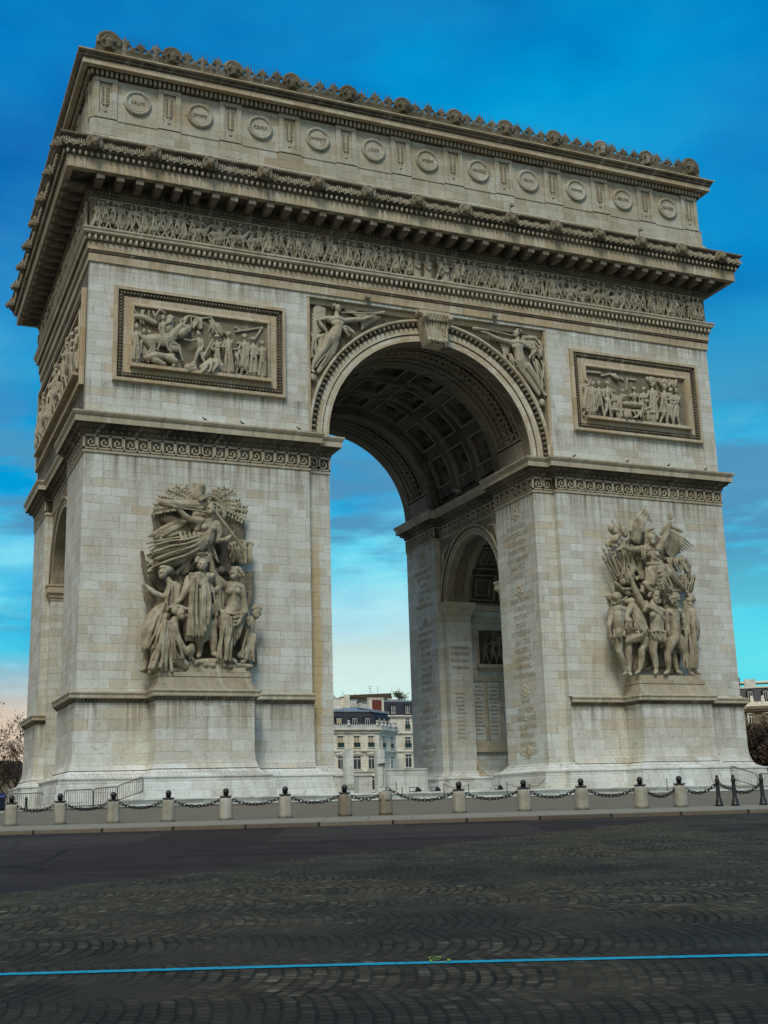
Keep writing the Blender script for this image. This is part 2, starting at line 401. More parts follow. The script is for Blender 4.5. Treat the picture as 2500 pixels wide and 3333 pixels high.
# ------------------------------------------------------------------ ground, road
CX, CY = 0.0, 11.0
RP = [(0,2.0),(30,1.98),(48,1.46),(51.7,1.345)]
def gz(x, y):
    r = hypot(x-CX, y-CY)
    pts = RP if r <= 51.7 else [(51.7,1.255),(90,-.05),(130,-1.0),(5000,-1.0)]
    for (a,za),(b,zb) in zip(pts, pts[1:]):
        if r <= b: return za+(zb-za)*(r-a)/(b-a)
    return pts[-1][1]
def rings(name, rr, zs, m, n=160):
    mb = MB(); k = len(rr)
    mb.add([(CX+r*cos(2*pi*i/n), CY+r*sin(2*pi*i/n), z) for i in range(n) for r, z in zip(rr, zs)],
           [(i*k+q, ((i+1)%n)*k+q, ((i+1)%n)*k+q+1, i*k+q+1) for i in range(n) for q in range(k-1)])
    return tag(mb.link(name, m), kind='structure')
def sett_material():
    m, t, b = mat('fan_laid_granite_setts', .8, .10)
    P = pos(t); x, y, z = t.sep(P)
    ca, sa = cos(YAW), sin(YAW)
    s_ = t.m('SUBTRACT', t.m('MULTIPLY', x, ca), t.m('MULTIPLY', y, sa))      # along
    q_ = t.m('ADD', t.m('MULTIPLY', x, sa), t.m('MULTIPLY', y, ca))           # across
    wob = t.noise(P, .55, 3); s_ = t.m('ADD', s_, t.m('MULTIPLY', wob, .22)); q_ = t.m('ADD', q_, t.m('MULTIPLY', t.noise(P, .3, 2), .5))
    WD = 1.6
    tq = t.m('DIVIDE', q_, WD); fr = t.m('FLOOR', tq); tt = t.m('SUBTRACT', t.m('SUBTRACT', tq, fr), .5)
    arc = t.m('MULTIPLY', t.m('MULTIPLY', tt, tt), .62)
    si = t.m('ADD', t.m('DIVIDE', t.m('ADD', s_, arc), .118), t.m('MULTIPLY', fr, 3.37))
    i = t.m('FLOOR', si); fi = t.m('SUBTRACT', si, i)
    qj = t.m('ADD', t.m('DIVIDE', q_, .125), t.m('MULTIPLY', t.white(t.comb(i, fr, 0)), 5))
    j = t.m('FLOOR', qj); fj = t.m('SUBTRACT', qj, j)
    e = t.m('MINIMUM', t.m('MULTIPLY', t.m('MINIMUM', fi, t.m('SUBTRACT', 1, fi)), .8), t.m('MINIMUM', fj, t.m('SUBTRACT', 1, fj)))
    gap = t.ramp(e, [(0.03, 1), (0.12, 0)])
    rnd = t.white(t.comb(i, j, fr))
    c = t.ramp(rnd, [(0, (.024, .020, .014)), (.45, (.044, .039, .028)), (.8, (.066, .058, .042)), (.985, (.09, .082, .062)), (1, (.15, .14, .11))])
    big = t.noise(P, .22, 4, .6)
    c = t.mix(t.m('MULTIPLY', t.ramp(big, [(0.42, 1), (0.56, 0)]), .8), c, (.017, .018, .017, 1))
    fl_ = t.noise(t.vmul(P, (1, 1, 1)), 1.6, 5, .7); c = t.mix(t.m('MULTIPLY', t.ramp(fl_, [(0.48, 0), (0.62, 1)]), .6), c, (.022, .022, .020, 1))
    # some arcs have deep dark joints
    ring = t.white(t.comb(i, fr, 7.7))
    deep = t.m('MULTIPLY', t.ramp(fi, [(0.0, 1), (0.16, 1), (0.24, 0)]), t.ramp(ring, [(0.30, 0), (0.45, 1)]))
    worn = t.ramp(t.noise(t.vmul(P, (1, 1, 1)), .85, 5, .6), [(.44, 0), (.60, 1)])
    deep = t.m('MULTIPLY', t.m('MULTIPLY', deep, t.ramp(t.noise(P, .7, 3), [(.47, 0), (.60, 1)])), t.m('SUBTRACT', 1, worn))
    gap = t.m('MULTIPLY', gap, t.m('SUBTRACT', 1, t.m('MULTIPLY', worn, .5)))
    c = t.mix(t.m('MAXIMUM', t.m('MULTIPLY', gap, .7), t.m('MULTIPLY', deep, .95)), c, (.008, .008, .008, 1))
    dirt = t.mix(t.noise(P, 16, 5, .7), (.020, .018, .014, 1), (.060, .054, .040, 1))
    c = t.mix(t.m('MULTIPLY', worn, .5), c, dirt)
    # smooth purplish bus-lane asphalt towards the kerb on the left
    ax, ay, bx, by = -31.0, -49.6, -20.3, -44.2
    L = hypot(bx-ax, by-ay); nx, ny = -(by-ay)/L, (bx-ax)/L
    dist = t.m('ADD', t.m('MULTIPLY', t.m('SUBTRACT', x, ax), nx), t.m('MULTIPLY', t.m('SUBTRACT', y, ay), ny))
    dist = t.m('ADD', dist, t.m('MULTIPLY', t.m('SUBTRACT', t.noise(P, .35, 4), .5), 1.6))
    rr = t.m('SQRT', t.m('ADD', t.m('POWER', x, 2), t.m('POWER', t.m('SUBTRACT', y, 11), 2)))
    far_sheen = t.ramp(t.m('DIVIDE', rr, 100), [(.52, 1), (.66, .75), (.78, .30), (.86, 0)])  # paler towards the kerb: grazing sky sheen put into the colour
    c = t.mix(far_sheen, c, t.mix(1.0, c, (1.75, 1.85, 1.7, 1), 'MULTIPLY')); c = t.mix(1.0, c, (.84, .86, .82, 1), 'MULTIPLY')
    near = t.ramp(t.m('DIVIDE', rr, 100), [(.545, 1), (.575, 0)])
    am = t.m('MAXIMUM', t.ramp(dist, [(0, 0), (.22, 1)]), t.m('MULTIPLY', near, .35))
    asp = t.mix(t.noise(P, 25, 5, .7), (.021, .0175, .016, 1), (.050, .0425, .038, 1))
    asp = t.mix(t.ramp(t.noise(P, .5, 4), [(.35, 0), (.7, .6)]), asp, (.022, .02, .02, 1))
    crk = t.new('ShaderNodeTexVoronoi', feature='DISTANCE_TO_EDGE'); t.put(crk.inputs['Vector'], t.vmul(P, (1, 1, 1))); crk.inputs['Scale'].default_value = .28
    ck = t.ramp(t.m('ADD', crk.outputs['Distance'], t.m('MULTIPLY', t.m('SUBTRACT', t.noise(P, 2.5, 4), .5), .06)), [(0, 1), (.006, 1), (.014, 0)])
    asp = t.mix(t.m('MULTIPLY', ck, .75), asp, (.009, .008, .008, 1))
    ptc = t.white(t.comb(t.m('FLOOR', t.m('DIVIDE', s_, 3.1)), t.m('FLOOR', t.m('DIVIDE', q_, 5.3)), 4.))
    asp = t.mix(t.ramp(ptc, [(.74, 0), (.75, .45)], 'CONSTANT'), asp, (.062, .055, .050, 1))
    trk = t.noise(t.comb(t.m('MULTIPLY', s_, .05), t.m('MULTIPLY', q_, 1.1), 0.), 1.0, 3)
    asp = t.mix(t.m('MULTIPLY', t.ramp(trk, [(.5, 0), (.62, 1)]), .5), asp, (.018, .016, .016, 1))
    c = t.mix(am, c, asp)
    t.l.new(c, b.inputs['Base Color'])
    h = t.m('MULTIPLY', t.m('SUBTRACT', 1, t.m('MAXIMUM', gap, deep)), t.m('ADD', .6, t.m('MULTIPLY', rnd, .5)))
    h = t.m('MULTIPLY', h, t.m('SUBTRACT', 1, am))
    bump(t, b, t.m('ADD', h, t.m('MULTIPLY', t.noise(P, 30, 4), .4)), .8, .025)
    t.put(b.inputs['Roughness'], t.ramp(t.noise(P, .8, 4), [(.3, .7), (.7, .9)]))
    return m
def pave_material():
    m, t, b = mat('worn_pavement', .9, .2)
    P = pos(t); x, y, z = t.sep(P)
    rr = t.m('SQRT', t.m('ADD', t.m('POWER', x, 2), t.m('POWER', t.m('SUBTRACT', y, 11), 2)))
    ang = t.m('MULTIPLY', t.m('ARCTAN2', t.m('SUBTRACT', y, 11), x), 40)
    c = t.mix(t.noise(P, .5, 5, .65), (.13, .122, .09, 1), (.235, .22, .165, 1))
    c = t.mix(t.m('MULTIPLY', t.noise(P, 14, 4, .7), .5), c, (.06, .055, .04, 1))
    # flags near the kerb are paler
    flag = t.ramp(t.m('DIVIDE', rr, 100), [(.479, 0), (.482, 1)])
    c = t.mix(t.m('MULTIPLY', flag, .8), c, (.245, .24, .195, 1))
    fa = t.m('FRACT', ang); jn = t.m('MULTIPLY', t.ramp(t.m('MINIMUM', fa, t.m('SUBTRACT', 1, fa)), [(0, 1), (.02, 0)]), flag)
    fb = t.m('FRACT', t.m('DIVIDE', rr, 2.2)); jb = t.ramp(t.m('MINIMUM', fb, t.m('SUBTRACT', 1, fb)), [(0, 1), (.012, 0)])
    c = t.mix(t.m('MULTIPLY', t.m('MAXIMUM', jn, jb), .6), c, (.03, .028, .02, 1))
    t.l.new(c, b.inputs['Base Color']); bump(t, b, t.noise(P, 18, 5, .7), .5, .015)
    return m
def kerb_material():
    m, t, b = mat('granite_kerb_stone', .8, .3)
    P = pos(t); x, y, z = t.sep(P)
    ang = t.m('MULTIPLY', t.m('ARCTAN2', t.m('SUBTRACT', y, 11), x), 26)
    i = t.m('FLOOR', ang); fa = t.m('SUBTRACT', ang, i)
    c = t.ramp(t.white(t.comb(i, 1, 2)), [(0, (.085, .072, .05)), (.5, (.14, .12, .085)), (1, (.19, .17, .13))])
    c = t.mix(t.m('MULTIPLY', t.noise(P, 5, 5, .7), .8), c, (.05, .04, .028, 1))
    c = t.mix(t.ramp(t.m('MINIMUM', fa, t.m('SUBTRACT', 1, fa)), [(0, 1), (.012, 1), (.02, 0)]), c, (.01, .01, .008, 1))
    t.l.new(c, b.inputs['Base Color']); bump(t, b, t.noise(P, 12, 4), .4, .02)
    return m
sett_m = sett_material(); pave_m = pave_material(); kerb_m = kerb_material()
rings('plaza_pavement', [0.5,15,30,40,48,51.36], [2.0,1.99,1.98,1.69,1.46,1.354], pave_m)
rings('kerb', [51.36,51.4,51.66,51.70,51.72], [1.354,1.362,1.362,1.34,1.10], kerb_m)
rings('road', [51.6,60,75,90,110,130], [1.258,.974,.460,-.05,-.525,-1.0], sett_m)
rings('ground', [129,200,400,1000,3500], [-.99,-1.0,-1.0,-1.0,-1.0], pave_m)

# the continuous blue painted line and the lime survey mark on the setts
def strip(name, pts, wd, m, dz=.006, n=40):
    mb = MB(); L = []
    for k in range(n+1):
        s_ = k/n*(len(pts)-1); i = min(int(s_), len(pts)-2); f = s_-i
        p = Vector(pts[i]).lerp(Vector(pts[i+1]), f); dd = (Vector(pts[i+1])-Vector(pts[i])).normalized(); nn = Vector((-dd.y, dd.x))
        for sg in (-1, 1):
            q = p+nn*sg*(wd/2*(1+.10*sin(k*3.7+sg))); L.append((q.x, q.y, gz(q.x, q.y)+dz))
    mb.add(L, [(2*k, 2*k+1, 2*k+3, 2*k+2) for k in range(n)])
    return tag(mb.link(name, m), kind='structure')
def paint_mat(name, col):
    m, t, b = mat(name, .6, .4); P = pos(t)
    c = t.mix(t.m('MAXIMUM', t.ramp(t.noise(P, 9, 4, .7), [(.55, 0), (.72, .75)]), t.ramp(t.noise(P, 34, 4, .7), [(.56, 0), (.66, .8)])), (*col, 1), (col[0]*.2, col[1]*.25, col[2]*.3, 1))
    t.l.new(c, b.inputs['Base Color']); return m
blue_m = paint_mat('sky_blue_road_paint', (.002, .29, .46)); lime_m = paint_mat('lime_survey_paint', (.28, .50, .02))
strip('painted_road_line', [(-37.6,-53.6),(-31.72,-56.65),(-28.87,-57.91),(-26.1,-59.2),(-20.0,-62.6)], .115, blue_m, n=160)
mbp = MB()
for (cx_, cy_, ra, rb, a0, a1) in ((-28.44,-58.04,.085,.030,150,400),(-28.42,-57.90,.052,.026,-20,210),(-28.43,-57.96,.035,.015,20,330)):
    L = []; n = 26
    for k in range(n+1):
        a = radians(a0+(a1-a0)*k/n)
        for rr_ in (.82, 1.0):
            du, dv = ra*rr_*cos(a), rb*3.0*rr_*sin(a)
            x_ = cx_+du*cos(YAW)+dv*sin(YAW); y_ = cy_-du*sin(YAW)+dv*cos(YAW); L.append((x_, y_, gz(x_, y_)+.012))
    mbp.add(L, [(2*k,2*k+1,2*k+3,2*k+2) for k in range(n)])
tag(mbp.link('painted_survey_mark', lime_m), kind='structure')

# =================================================================== THE ARCH
ARC = thing('triumphal_arch', 'huge pale limestone triumphal arch with carved reliefs in the middle of the plaza', 'arch')
HW, DP = 22.5, 22.0
YC = 11.0
# mappers: (u along, w outward, z) -> world
FR = lambda u, w_, z: (u, -w_, z)
FRR = lambda u, w_, z: (u, .5-w_, z)
BK = lambda u, w_, z: (-u, DP+w_, z)
JR = lambda u, w_, z: (7.8-w_, u, z)
JL = lambda u, w_, z: (-7.8+w_, u, z)
SL = lambda u, w_, z: (-22.0-w_, u, z)
SR = lambda u, w_, z: (22.0+w_, u, z)
ZP = 3.9      # top of the socle
# --- pier shafts, cut by the side tunnel
def leg(mb, sx, front):
    f = (lambda y: y) if front else (lambda y: DP-y)
    poly = [(7.31,.5),(8.8,.5),(8.8,0),(22.5,0),(22.5,6.0),(22.0,6.0),(22.0,6.65),(20.2,6.65),(20.2,5.95),(9.8,5.95),(9.8,6.65),(7.8,6.65),(7.8,5.9),(7.31,5.9)]
    mb.prism([(sx*x, f(y)) for x, y in poly], ZP, 24.25)
legs = MB()
for sx in (-1, 1):
    leg(legs, sx, True); leg(legs, sx, False)
legs.link('pier_wall', wall_m, ARC, split='xy')
# masonry over the side tunnels
ov = MB()
for sx in (-1, 1):
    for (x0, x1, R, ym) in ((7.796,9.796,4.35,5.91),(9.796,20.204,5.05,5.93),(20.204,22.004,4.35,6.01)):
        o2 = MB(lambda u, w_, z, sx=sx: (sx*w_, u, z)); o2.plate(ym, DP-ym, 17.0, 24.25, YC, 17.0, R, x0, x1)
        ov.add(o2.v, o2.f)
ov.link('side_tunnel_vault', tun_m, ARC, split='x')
# --- upper body
ub = MB()
for sx in (-1, 1):
    a, b_ = sorted((sx*8.8, sx*22.5)); ub.box(a, b_, 0, .5, 24.25, 36.0); ub.box(a, b_, DP-.5, DP, 24.25, 36.0)
ub.box(-8.8, 8.8, 0.0, .5, 33.65, 36.0); ub.box(-8.8, 8.8, DP-.5, DP, 33.65, 36.0)
ub.link('upper_wall', wall_m, ARC, split='xy')
vb = MB(lambda u, w_, z: (u, w_, z))
for (y0, y1, R) in ((.5,1.45,7.31),(1.45,4.9,7.55),(4.9,5.75,7.31),(16.25,17.1,7.31),(17.1,20.55,7.55),(20.55,21.5,7.31)):
    vb.plate(-22.5, 22.5, 24.25, 36.0, 0, 24.5-.001, R, y0, y1, 72)
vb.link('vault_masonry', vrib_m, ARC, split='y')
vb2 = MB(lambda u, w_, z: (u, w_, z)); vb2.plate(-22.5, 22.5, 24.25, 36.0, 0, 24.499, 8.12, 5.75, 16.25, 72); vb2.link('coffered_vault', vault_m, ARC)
# --- vault decoration
vf = MB(FR_ := (lambda u, w_, z: (u, w_, z)))
vd = MB(FR_)
ro = MB(FR_)
NT_ = 7; dth = 23.2; hth = 8.6
ys = [7.55, 10.98, 14.4]; hy = 1.28
for y0 in ys:
    for k in range(NT_):
        tc_ = 90+(k-3)*dth; vf = MB(FR_); ro = MB(FR_)
        for (h0, h1, r0) in ((1.0, .89, 7.74),):
            th, tl = hth*h0, hth*h1; yh, yl = hy*h0, hy*h0-.13*h0
            vf.bent(0,24.5,r0,8.16,tc_-th,tc_-tl,y0-yh,y0+yh,2); vf.bent(0,24.5,r0,8.16,tc_+tl,tc_+th,y0-yh,y0+yh,2)
            vf.bent(0,24.5,r0,8.16,tc_-tl,tc_+tl,y0-yh,y0-yl,6); vf.bent(0,24.5,r0,8.16,tc_-tl,tc_+tl,y0+yl,y0+yh,6)
        a = radians(tc_); rc = 8.02
        R3 = Matrix(((-sin(a),0,cos(a)),(0,1,0),(cos(a),0,sin(a)))).to_3x3()
        for q in range(8):
            b_ = 2*pi*q/8; o_ = R3 @ Vector((.26*cos(b_), .26*sin(b_), -.02))
            ro.ell((rc*cos(a)+o_.x, y0+o_.y, 24.5+rc*sin(a)+o_.z), (.14,.14,.08), None, 6, 4)
        ro.ell(((rc-.04)*cos(a), y0, 24.5+(rc-.04)*sin(a)), (.11,.11,.11), None, 6, 4)
        n_ = 7
        for q in range(n_):                      # bead rows round each coffer
            f_ = -1+2*(q+.5)/n_
            for sg in (-1, 1):
                aa = radians(tc_+f_*hth*.8); ro.ell((7.98*cos(aa), y0+sg*hy*.80, 24.5+7.98*sin(aa)), (.07,.07,.07), None, 5, 3)
                aa = radians(tc_+sg*hth*.81); ro.ell((7.98*cos(aa), y0+f_*hy*.78, 24.5+7.98*sin(aa)), (.07,.07,.07), None, 5, 3)
        cf_ = vf.link('coffer', frame_m, ARC); ro.link('rosette', vault_m, cf_, True)

# ribs between the coffers
for k in range(NT_+1):
    t0 = 90+(k-3.5)*dth; g = dth/2-hth
    vd.bent(0,24.5,7.84,8.15,max(t0-g,2),min(t0+g,178),5.77,16.23,4)
for y0, y1 in ((5.77,ys[0]-hy),(ys[0]+hy,ys[1]-hy),(ys[1]+hy,ys[2]-hy),(ys[2]+hy,16.23)):
    vd.bent(0,24.5,7.845,8.14,3,177,y0,y1,64)
# sunk garland bands near the two fronts
for y0, y1 in ((1.55,4.8),(17.2,20.45)):
    vd.arch(0,24.5,[(7.54,y0),(7.54,y1)],14,166,64)
vd.link('coffer_rib', vault_m, ARC)
vg = MB(FR_); vh = MB(FR_)
for y0, y1 in ((1.45,4.9),(17.1,20.55)):
    for r_, e_, wd in ((7.30,0,.16),(7.36,.62,.13)):
        for a0, a1 in ((y0+e_, y0+e_+wd),(y1-e_-wd, y1-e_)): vg.bent(0,24.5,r_+.02,7.56,12,168,a0,a1,64)
        for t0 in (12+e_*6, 168-e_*6-1.2): vg.bent(0,24.5,r_+.025,7.56,t0,t0+1.2,y0+e_,y1-e_,2)
    vg.bent(0,24.5,7.325,7.56,1,11,y0+.002,y1-.002,3); vg.bent(0,24.5,7.325,7.56,169,179,y0+.002,y1-.002,3)
    for i in range(130):
        tt = 14+152*i/129; a = radians(tt)
        for sg in (-1, 1):
            c_ = (7.46*cos(a), (y0+y1)/2+sg*(.34+.10*sin(i*2.4)), 24.5+7.46*sin(a))
            vh.ell(c_, (.13,.34,.13), Euler((0,0,sg*.5)).to_matrix(), 6, 4)
        if i % 3 == 0: vh.ell((7.44*cos(a), (y0+y1)/2, 24.5+7.44*sin(a)), (.16,.2,.16), None, 6, 4)
    for i in range(150):
        tt = 13+154*i/149; a = radians(tt)
        for yy in (y0+.40, y1-.40): vh.ell((7.48*cos(a), yy, 24.5+7.48*sin(a)), (.09,.15,.09), None, 5, 3)
vg.link('vault_band_frame', frame_m, ARC, split='y'); vh.link('vault_garland', carve_m, ARC, True, split='y')
# inner rib faces: soffit skin in dull stone so the ribs read separately
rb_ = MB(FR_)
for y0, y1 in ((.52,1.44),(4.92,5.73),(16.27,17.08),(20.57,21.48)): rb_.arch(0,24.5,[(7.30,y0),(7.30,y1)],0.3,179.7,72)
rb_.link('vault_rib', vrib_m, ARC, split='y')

# --- archivolts
def archivolt(mp, cx, cz, R, sc, mv, name, eggs=True):
    a = MB(mp); k = sc
    a.arch(cx,cz,[(R-.01,-.02),(R-.01,.06*k),(R+.40*k,.06*k),(R+.40*k,.0)],0,180,80)
    a.arch(cx,cz,[(R+.47*k,0),(R+.47*k,.13*k),(R+.88*k,.13*k),(R+.88*k,.02)],0,180,80)
    a.arch(cx,cz,[(R+1.22*k,.02),(R+1.22*k,.30*k),(R+1.30*k,.40*k),(R+1.42*k,.40*k),(R+1.42*k,0)],0,180,80)
    a.link(name, mv, ARC)
    b_ = MB(mp)
    b_.arch(cx,cz,[(R+.38*k,.03),(R+.49*k,.03)],0,180,80); b_.arch(cx,cz,[(R+.87*k,.10*k),(R+1.23*k,.16*k)],0,180,80)
    nb = int(pi*R/.16)
    for i in range(nb):
        t_ = pi*(i+.5)/nb; b_.ell((cx+(R+.435*k)*cos(t_), .07*k, cz+(R+.435*k)*sin(t_)), (.055*k,.05,.055*k), None, 5, 3)
    b_.link(name+'_bead', soot_shade_m, ARC)
    if eggs:
        e_ = MB(mp); ne = int(pi*(R+1.05*k)/(.36*k))
        for i in range(ne):
            t_ = pi*(i+.5)/ne; rr_ = R+1.06*k
            e_.ell((cx+rr_*cos(t_), .24*k, cz+rr_*sin(t_)), (.18*k,.13*k,.10*k), Matrix.Rotation(-t_, 3, 'Y'), 7, 5)
        e_.link(name+'_egg', carve_m, ARC, True)
archivolt(FRR, 0, 24.5, 7.31, 1.0, vous_m, 'archivolt')
archivolt(lambda u, w_, z: (u, DP-.5+w_, z), 0, 24.5, 7.31, 1.0, vous_m, 'archivolt', False)
for mp in (JR, JL): archivolt(mp, YC, 17.0, 4.35, .51, vouside_m, 'side_archivolt')
for mp in (SL, SR): archivolt(mp, YC, 17.0, 4.35, .44, vouside_m, 'side_archivolt')

# --- side tunnel lining: leaf band, coffers, wall relief, panels
for sx in (-1, 1):
    mp = lambda u, w_, z, sx=sx: (sx*w_, u, z)
    a = MB(mp)
    for i in range(60):
        t_ = pi*(.04+.92*i/59); rr_ = 4.33
        for sg in (-1, 0, 1):
            a.ell((YC+rr_*cos(t_), 8.8+sg*.26, 17+rr_*sin(t_)), (.09,.22,.10) if sg else (.08,.10,.13), Euler((0,0,sg*.6)).to_matrix(), 6, 4)
    a.link('leaf_band', carve_m, ARC, True)
    f_ = MB(mp); g_ = MB(mp); s_ = MB(mp)
    s_.arch(YC,17,[(5.03,9.82),(5.03,20.18)],2,178,48)
    for xi in range(4):
        xc = 11.2+xi*2.55
        for k in range(6):
            tc_ = 16+k*29.6
            for (h0, h1, wd) in ((12.2,11.0,.15),(7.4,6.4,.12)):
                hx = h0/12.2*1.1; r0 = 4.86 if h0 > 10 else 4.92
                f_.bent(YC,17,r0,5.04,tc_-h0,tc_-h1,xc-hx,xc+hx,2); f_.bent(YC,17,r0,5.04,tc_+h1,tc_+h0,xc-hx,xc+hx,2)
                f_.bent(YC,17,r0,5.04,tc_-h1,tc_+h1,xc-hx,xc-hx+wd,5); f_.bent(YC,17,r0,5.04,tc_-h1,tc_+h1,xc+hx-wd,xc+hx,5)
    f_.link('side_coffer_frame', frame_m, ARC); s_.link('side_vault_lining', vault_m, ARC)
    # impost of the small arch
    im = MB()
    for y0, yn in ((6.65,-1),(15.35,1)):
        yb = y0
        pr = [(0,15.95),(.05,15.95),(.05,16.1),(.14,16.16),(.14,16.3),(.30,16.45),(.30,16.85),(.36,16.9),(.36,17.0),(0,17.0)]
        for xa, xb, o_ in ((7.8,9.8,False),(22.0,20.2,True)):
            pth = [(sx*xa, y0+yn*.72), (sx*xa, y0), (sx*xb, y0), (sx*xb, y0+yn*.62)]
            if ((sx > 0) == (yn > 0)) == o_: pth = pth[::-1]
            im.sweep(pth, pr, False)
        # inner string course
        ya = y0+yn*.65
        im.box(*sorted((sx*9.8, sx*20.2)), *sorted((ya-yn*.28, ya)), 16.55, 16.95); im.box(*sorted((sx*9.8, sx*20.2)), *sorted((ya-yn*.15, ya)), 15.6, 15.9)
    im.link('tunnel_impost', jamb_m, ARC, split='y')
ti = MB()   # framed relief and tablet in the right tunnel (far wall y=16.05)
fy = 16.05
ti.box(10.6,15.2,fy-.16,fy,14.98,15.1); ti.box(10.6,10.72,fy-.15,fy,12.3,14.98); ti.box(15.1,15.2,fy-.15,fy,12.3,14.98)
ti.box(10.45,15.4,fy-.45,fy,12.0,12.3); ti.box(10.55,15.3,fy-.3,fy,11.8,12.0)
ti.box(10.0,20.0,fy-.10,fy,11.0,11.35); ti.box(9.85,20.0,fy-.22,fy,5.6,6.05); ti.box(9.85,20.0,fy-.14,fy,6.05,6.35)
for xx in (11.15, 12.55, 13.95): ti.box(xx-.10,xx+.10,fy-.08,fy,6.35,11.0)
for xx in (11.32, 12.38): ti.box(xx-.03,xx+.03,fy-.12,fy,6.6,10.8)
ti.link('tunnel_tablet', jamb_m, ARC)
tg = MB(); tg.box(10.73,15.09,fy-.02,fy+.01,12.31,14.97); tg.link('tunnel_relief_ground', soot_shade_m, ARC)
# low curved apron that closes the foot of the right-hand side tunnel
ap = MB(); pts = [(9.72,2.4),(9.72,5.0)]+[(9.72+1.32*(1-cos(t_)), 5.0-1.25*sin(t_)) for t_ in [pi*i/18 for i in range(1,18)]]+[(12.36,5.0),(12.9,5.1),(13.0,2.4)]
for i in range(1, len(pts)-2):
    (a0,b0),(a1,b1) = pts[i], pts[i+1]
    ap.add([(a0,14.9,2.4),(a1,14.9,2.4),(a1,14.9,b1),(a0,14.9,b0),(a0,15.34,2.4),(a1,15.34,2.4),(a1,15.34,b1),(a0,15.34,b0)],[(0,1,2,3),(4,7,6,5),(3,2,6,7)])
ap.link('tunnel_apron', jamb_m, ARC)
# interior floor platform between piers keeps socle height
# --- sweeps round each pier
def pier_path(sx):
    """outline of the impost band of one pier including its breaks, outward = right of travel"""
    p = [(7.31,.5),(8.8,.5),(8.8,0),(22.5,0),(22.5,6.0),(22.0,6.0),(22.0,16.0),(22.5,16.0),(22.5,22.0),(8.8,22.0),(8.8,21.5),(7.31,21.5),(7.31,16.1),(7.8,16.1),(7.8,5.9),(7.31,5.9)]
    p = [(sx*x, y) for x, y in p]
    return p if sx > 0 else p[::-1]
imp = MB(); impd = MB(); keyb = MB()
for sx in (-1, 1):
    pp = pier_path(sx)
    imp.sweep(pp, [(0,22.0),(.07,22.02),(.07,22.14),(.03,22.14),(.03,22.2)])
    imp.sweep(pp, [(.02,23.06),(.06,23.06),(.06,23.12)])
    imp.sweep(pp, [(.60,23.66),(.66,23.66),(.66,24.02),(.72,24.06),(.80,24.20),(.80,24.30),(0,24.36)])
    impd.sweep(pp, [(.06,23.1),(.12,23.14),(.18,23.36),(.40,23.46),(.44,23.62),(.64,23.68)])
    keyb.sweep(pp, [(.012,22.16),(.012,23.1)])
imp.link('impost_cornice', trim_m, ARC, split='x'); impd.link('impost_leaf_moulding', soot_shade_m, ARC, split='x')
keyb.link('greek_key_band', soot_shade_m, ARC, split='x')
# leaf ornaments hanging in the dark moulding and beads
lv = MB()
for sx in (-1, 1):
    pp = pier_path(sx); n = len(pp)
    for i in range(n):
        a, b_ = Vector(pp[i]), Vector(pp[(i+1)%n]); d_ = b_-a; L = d_.length; d_.normalize(); nn = Vector((d_.y,-d_.x))
        if L < 1: continue
        k = int(L/.22)
        for q in range(k):
            p = a+d_*(L*(q+.5)/k)
            lv.ell((p.x+nn.x*.33, p.y+nn.y*.33, 23.5), (.07,.07,.09), None, 5, 4)
            if q % 2: lv.ell((p.x+nn.x*.15, p.y+nn.y*.15, 23.28), (.10,.10,.12), None, 5, 4)
lv.link('impost_leaf_ornament', carve_m, ARC, True, split='x')
# Greek key fret, raised bars
kf = MB()
KEY = [((0,0),(0,1)),((0,1),(.88,1)),((.88,1),(.88,.2)),((.88,.2),(.3,.2)),((.3,.2),(.3,.68)),((.3,.68),(.6,.68)),((.6,.68),(.6,.45)),((0,0),(1,0))]
def frets(p0, p1, flip=False):
    a, b_ = Vector(p0), Vector(p1); d_ = b_-a; L = d_.length; d_.normalize(); nn = Vector((d_.y,-d_.x))
    k = max(1, int(round(L/.76))); cw = L/k; hb = .042
    for q in range(k):
        for (u0,v0),(u1,v1) in KEY:
            if (q >= k/2) != flip: u0, u1 = 1-u0, 1-u1
            ua, ub_ = sorted((u0*cw, u1*cw)); va, vb_ = sorted((22.26+v0*.74, 22.26+v1*.74))
            ua -= hb*(ua == ub_ or True); ub_ += hb; va -= hb; vb_ += hb
            pts = []
            for w_ in (.0, .075):
                for (uu, vv) in ((ua,va),(ub_,va),(ub_,vb_),(ua,vb_)):
                    p = a+d_*(q*cw+uu)+nn*w_; pts.append((p.x,p.y,vv))
            kf.add(pts, [(4,5,6,7),(0,1,5,4),(1,2,6,5),(2,3,7,6),(3,0,4,7)])
for sx in (-1, 1):
    pp = pier_path(sx); n = len(pp)
    for i in range(n):
        if (Vector(pp[i])-Vector(pp[(i+1)%n])).length > 1: frets(pp[i], pp[(i+1)%n])
kf.link('greek_key_fret', trim_m, ARC, split='x')

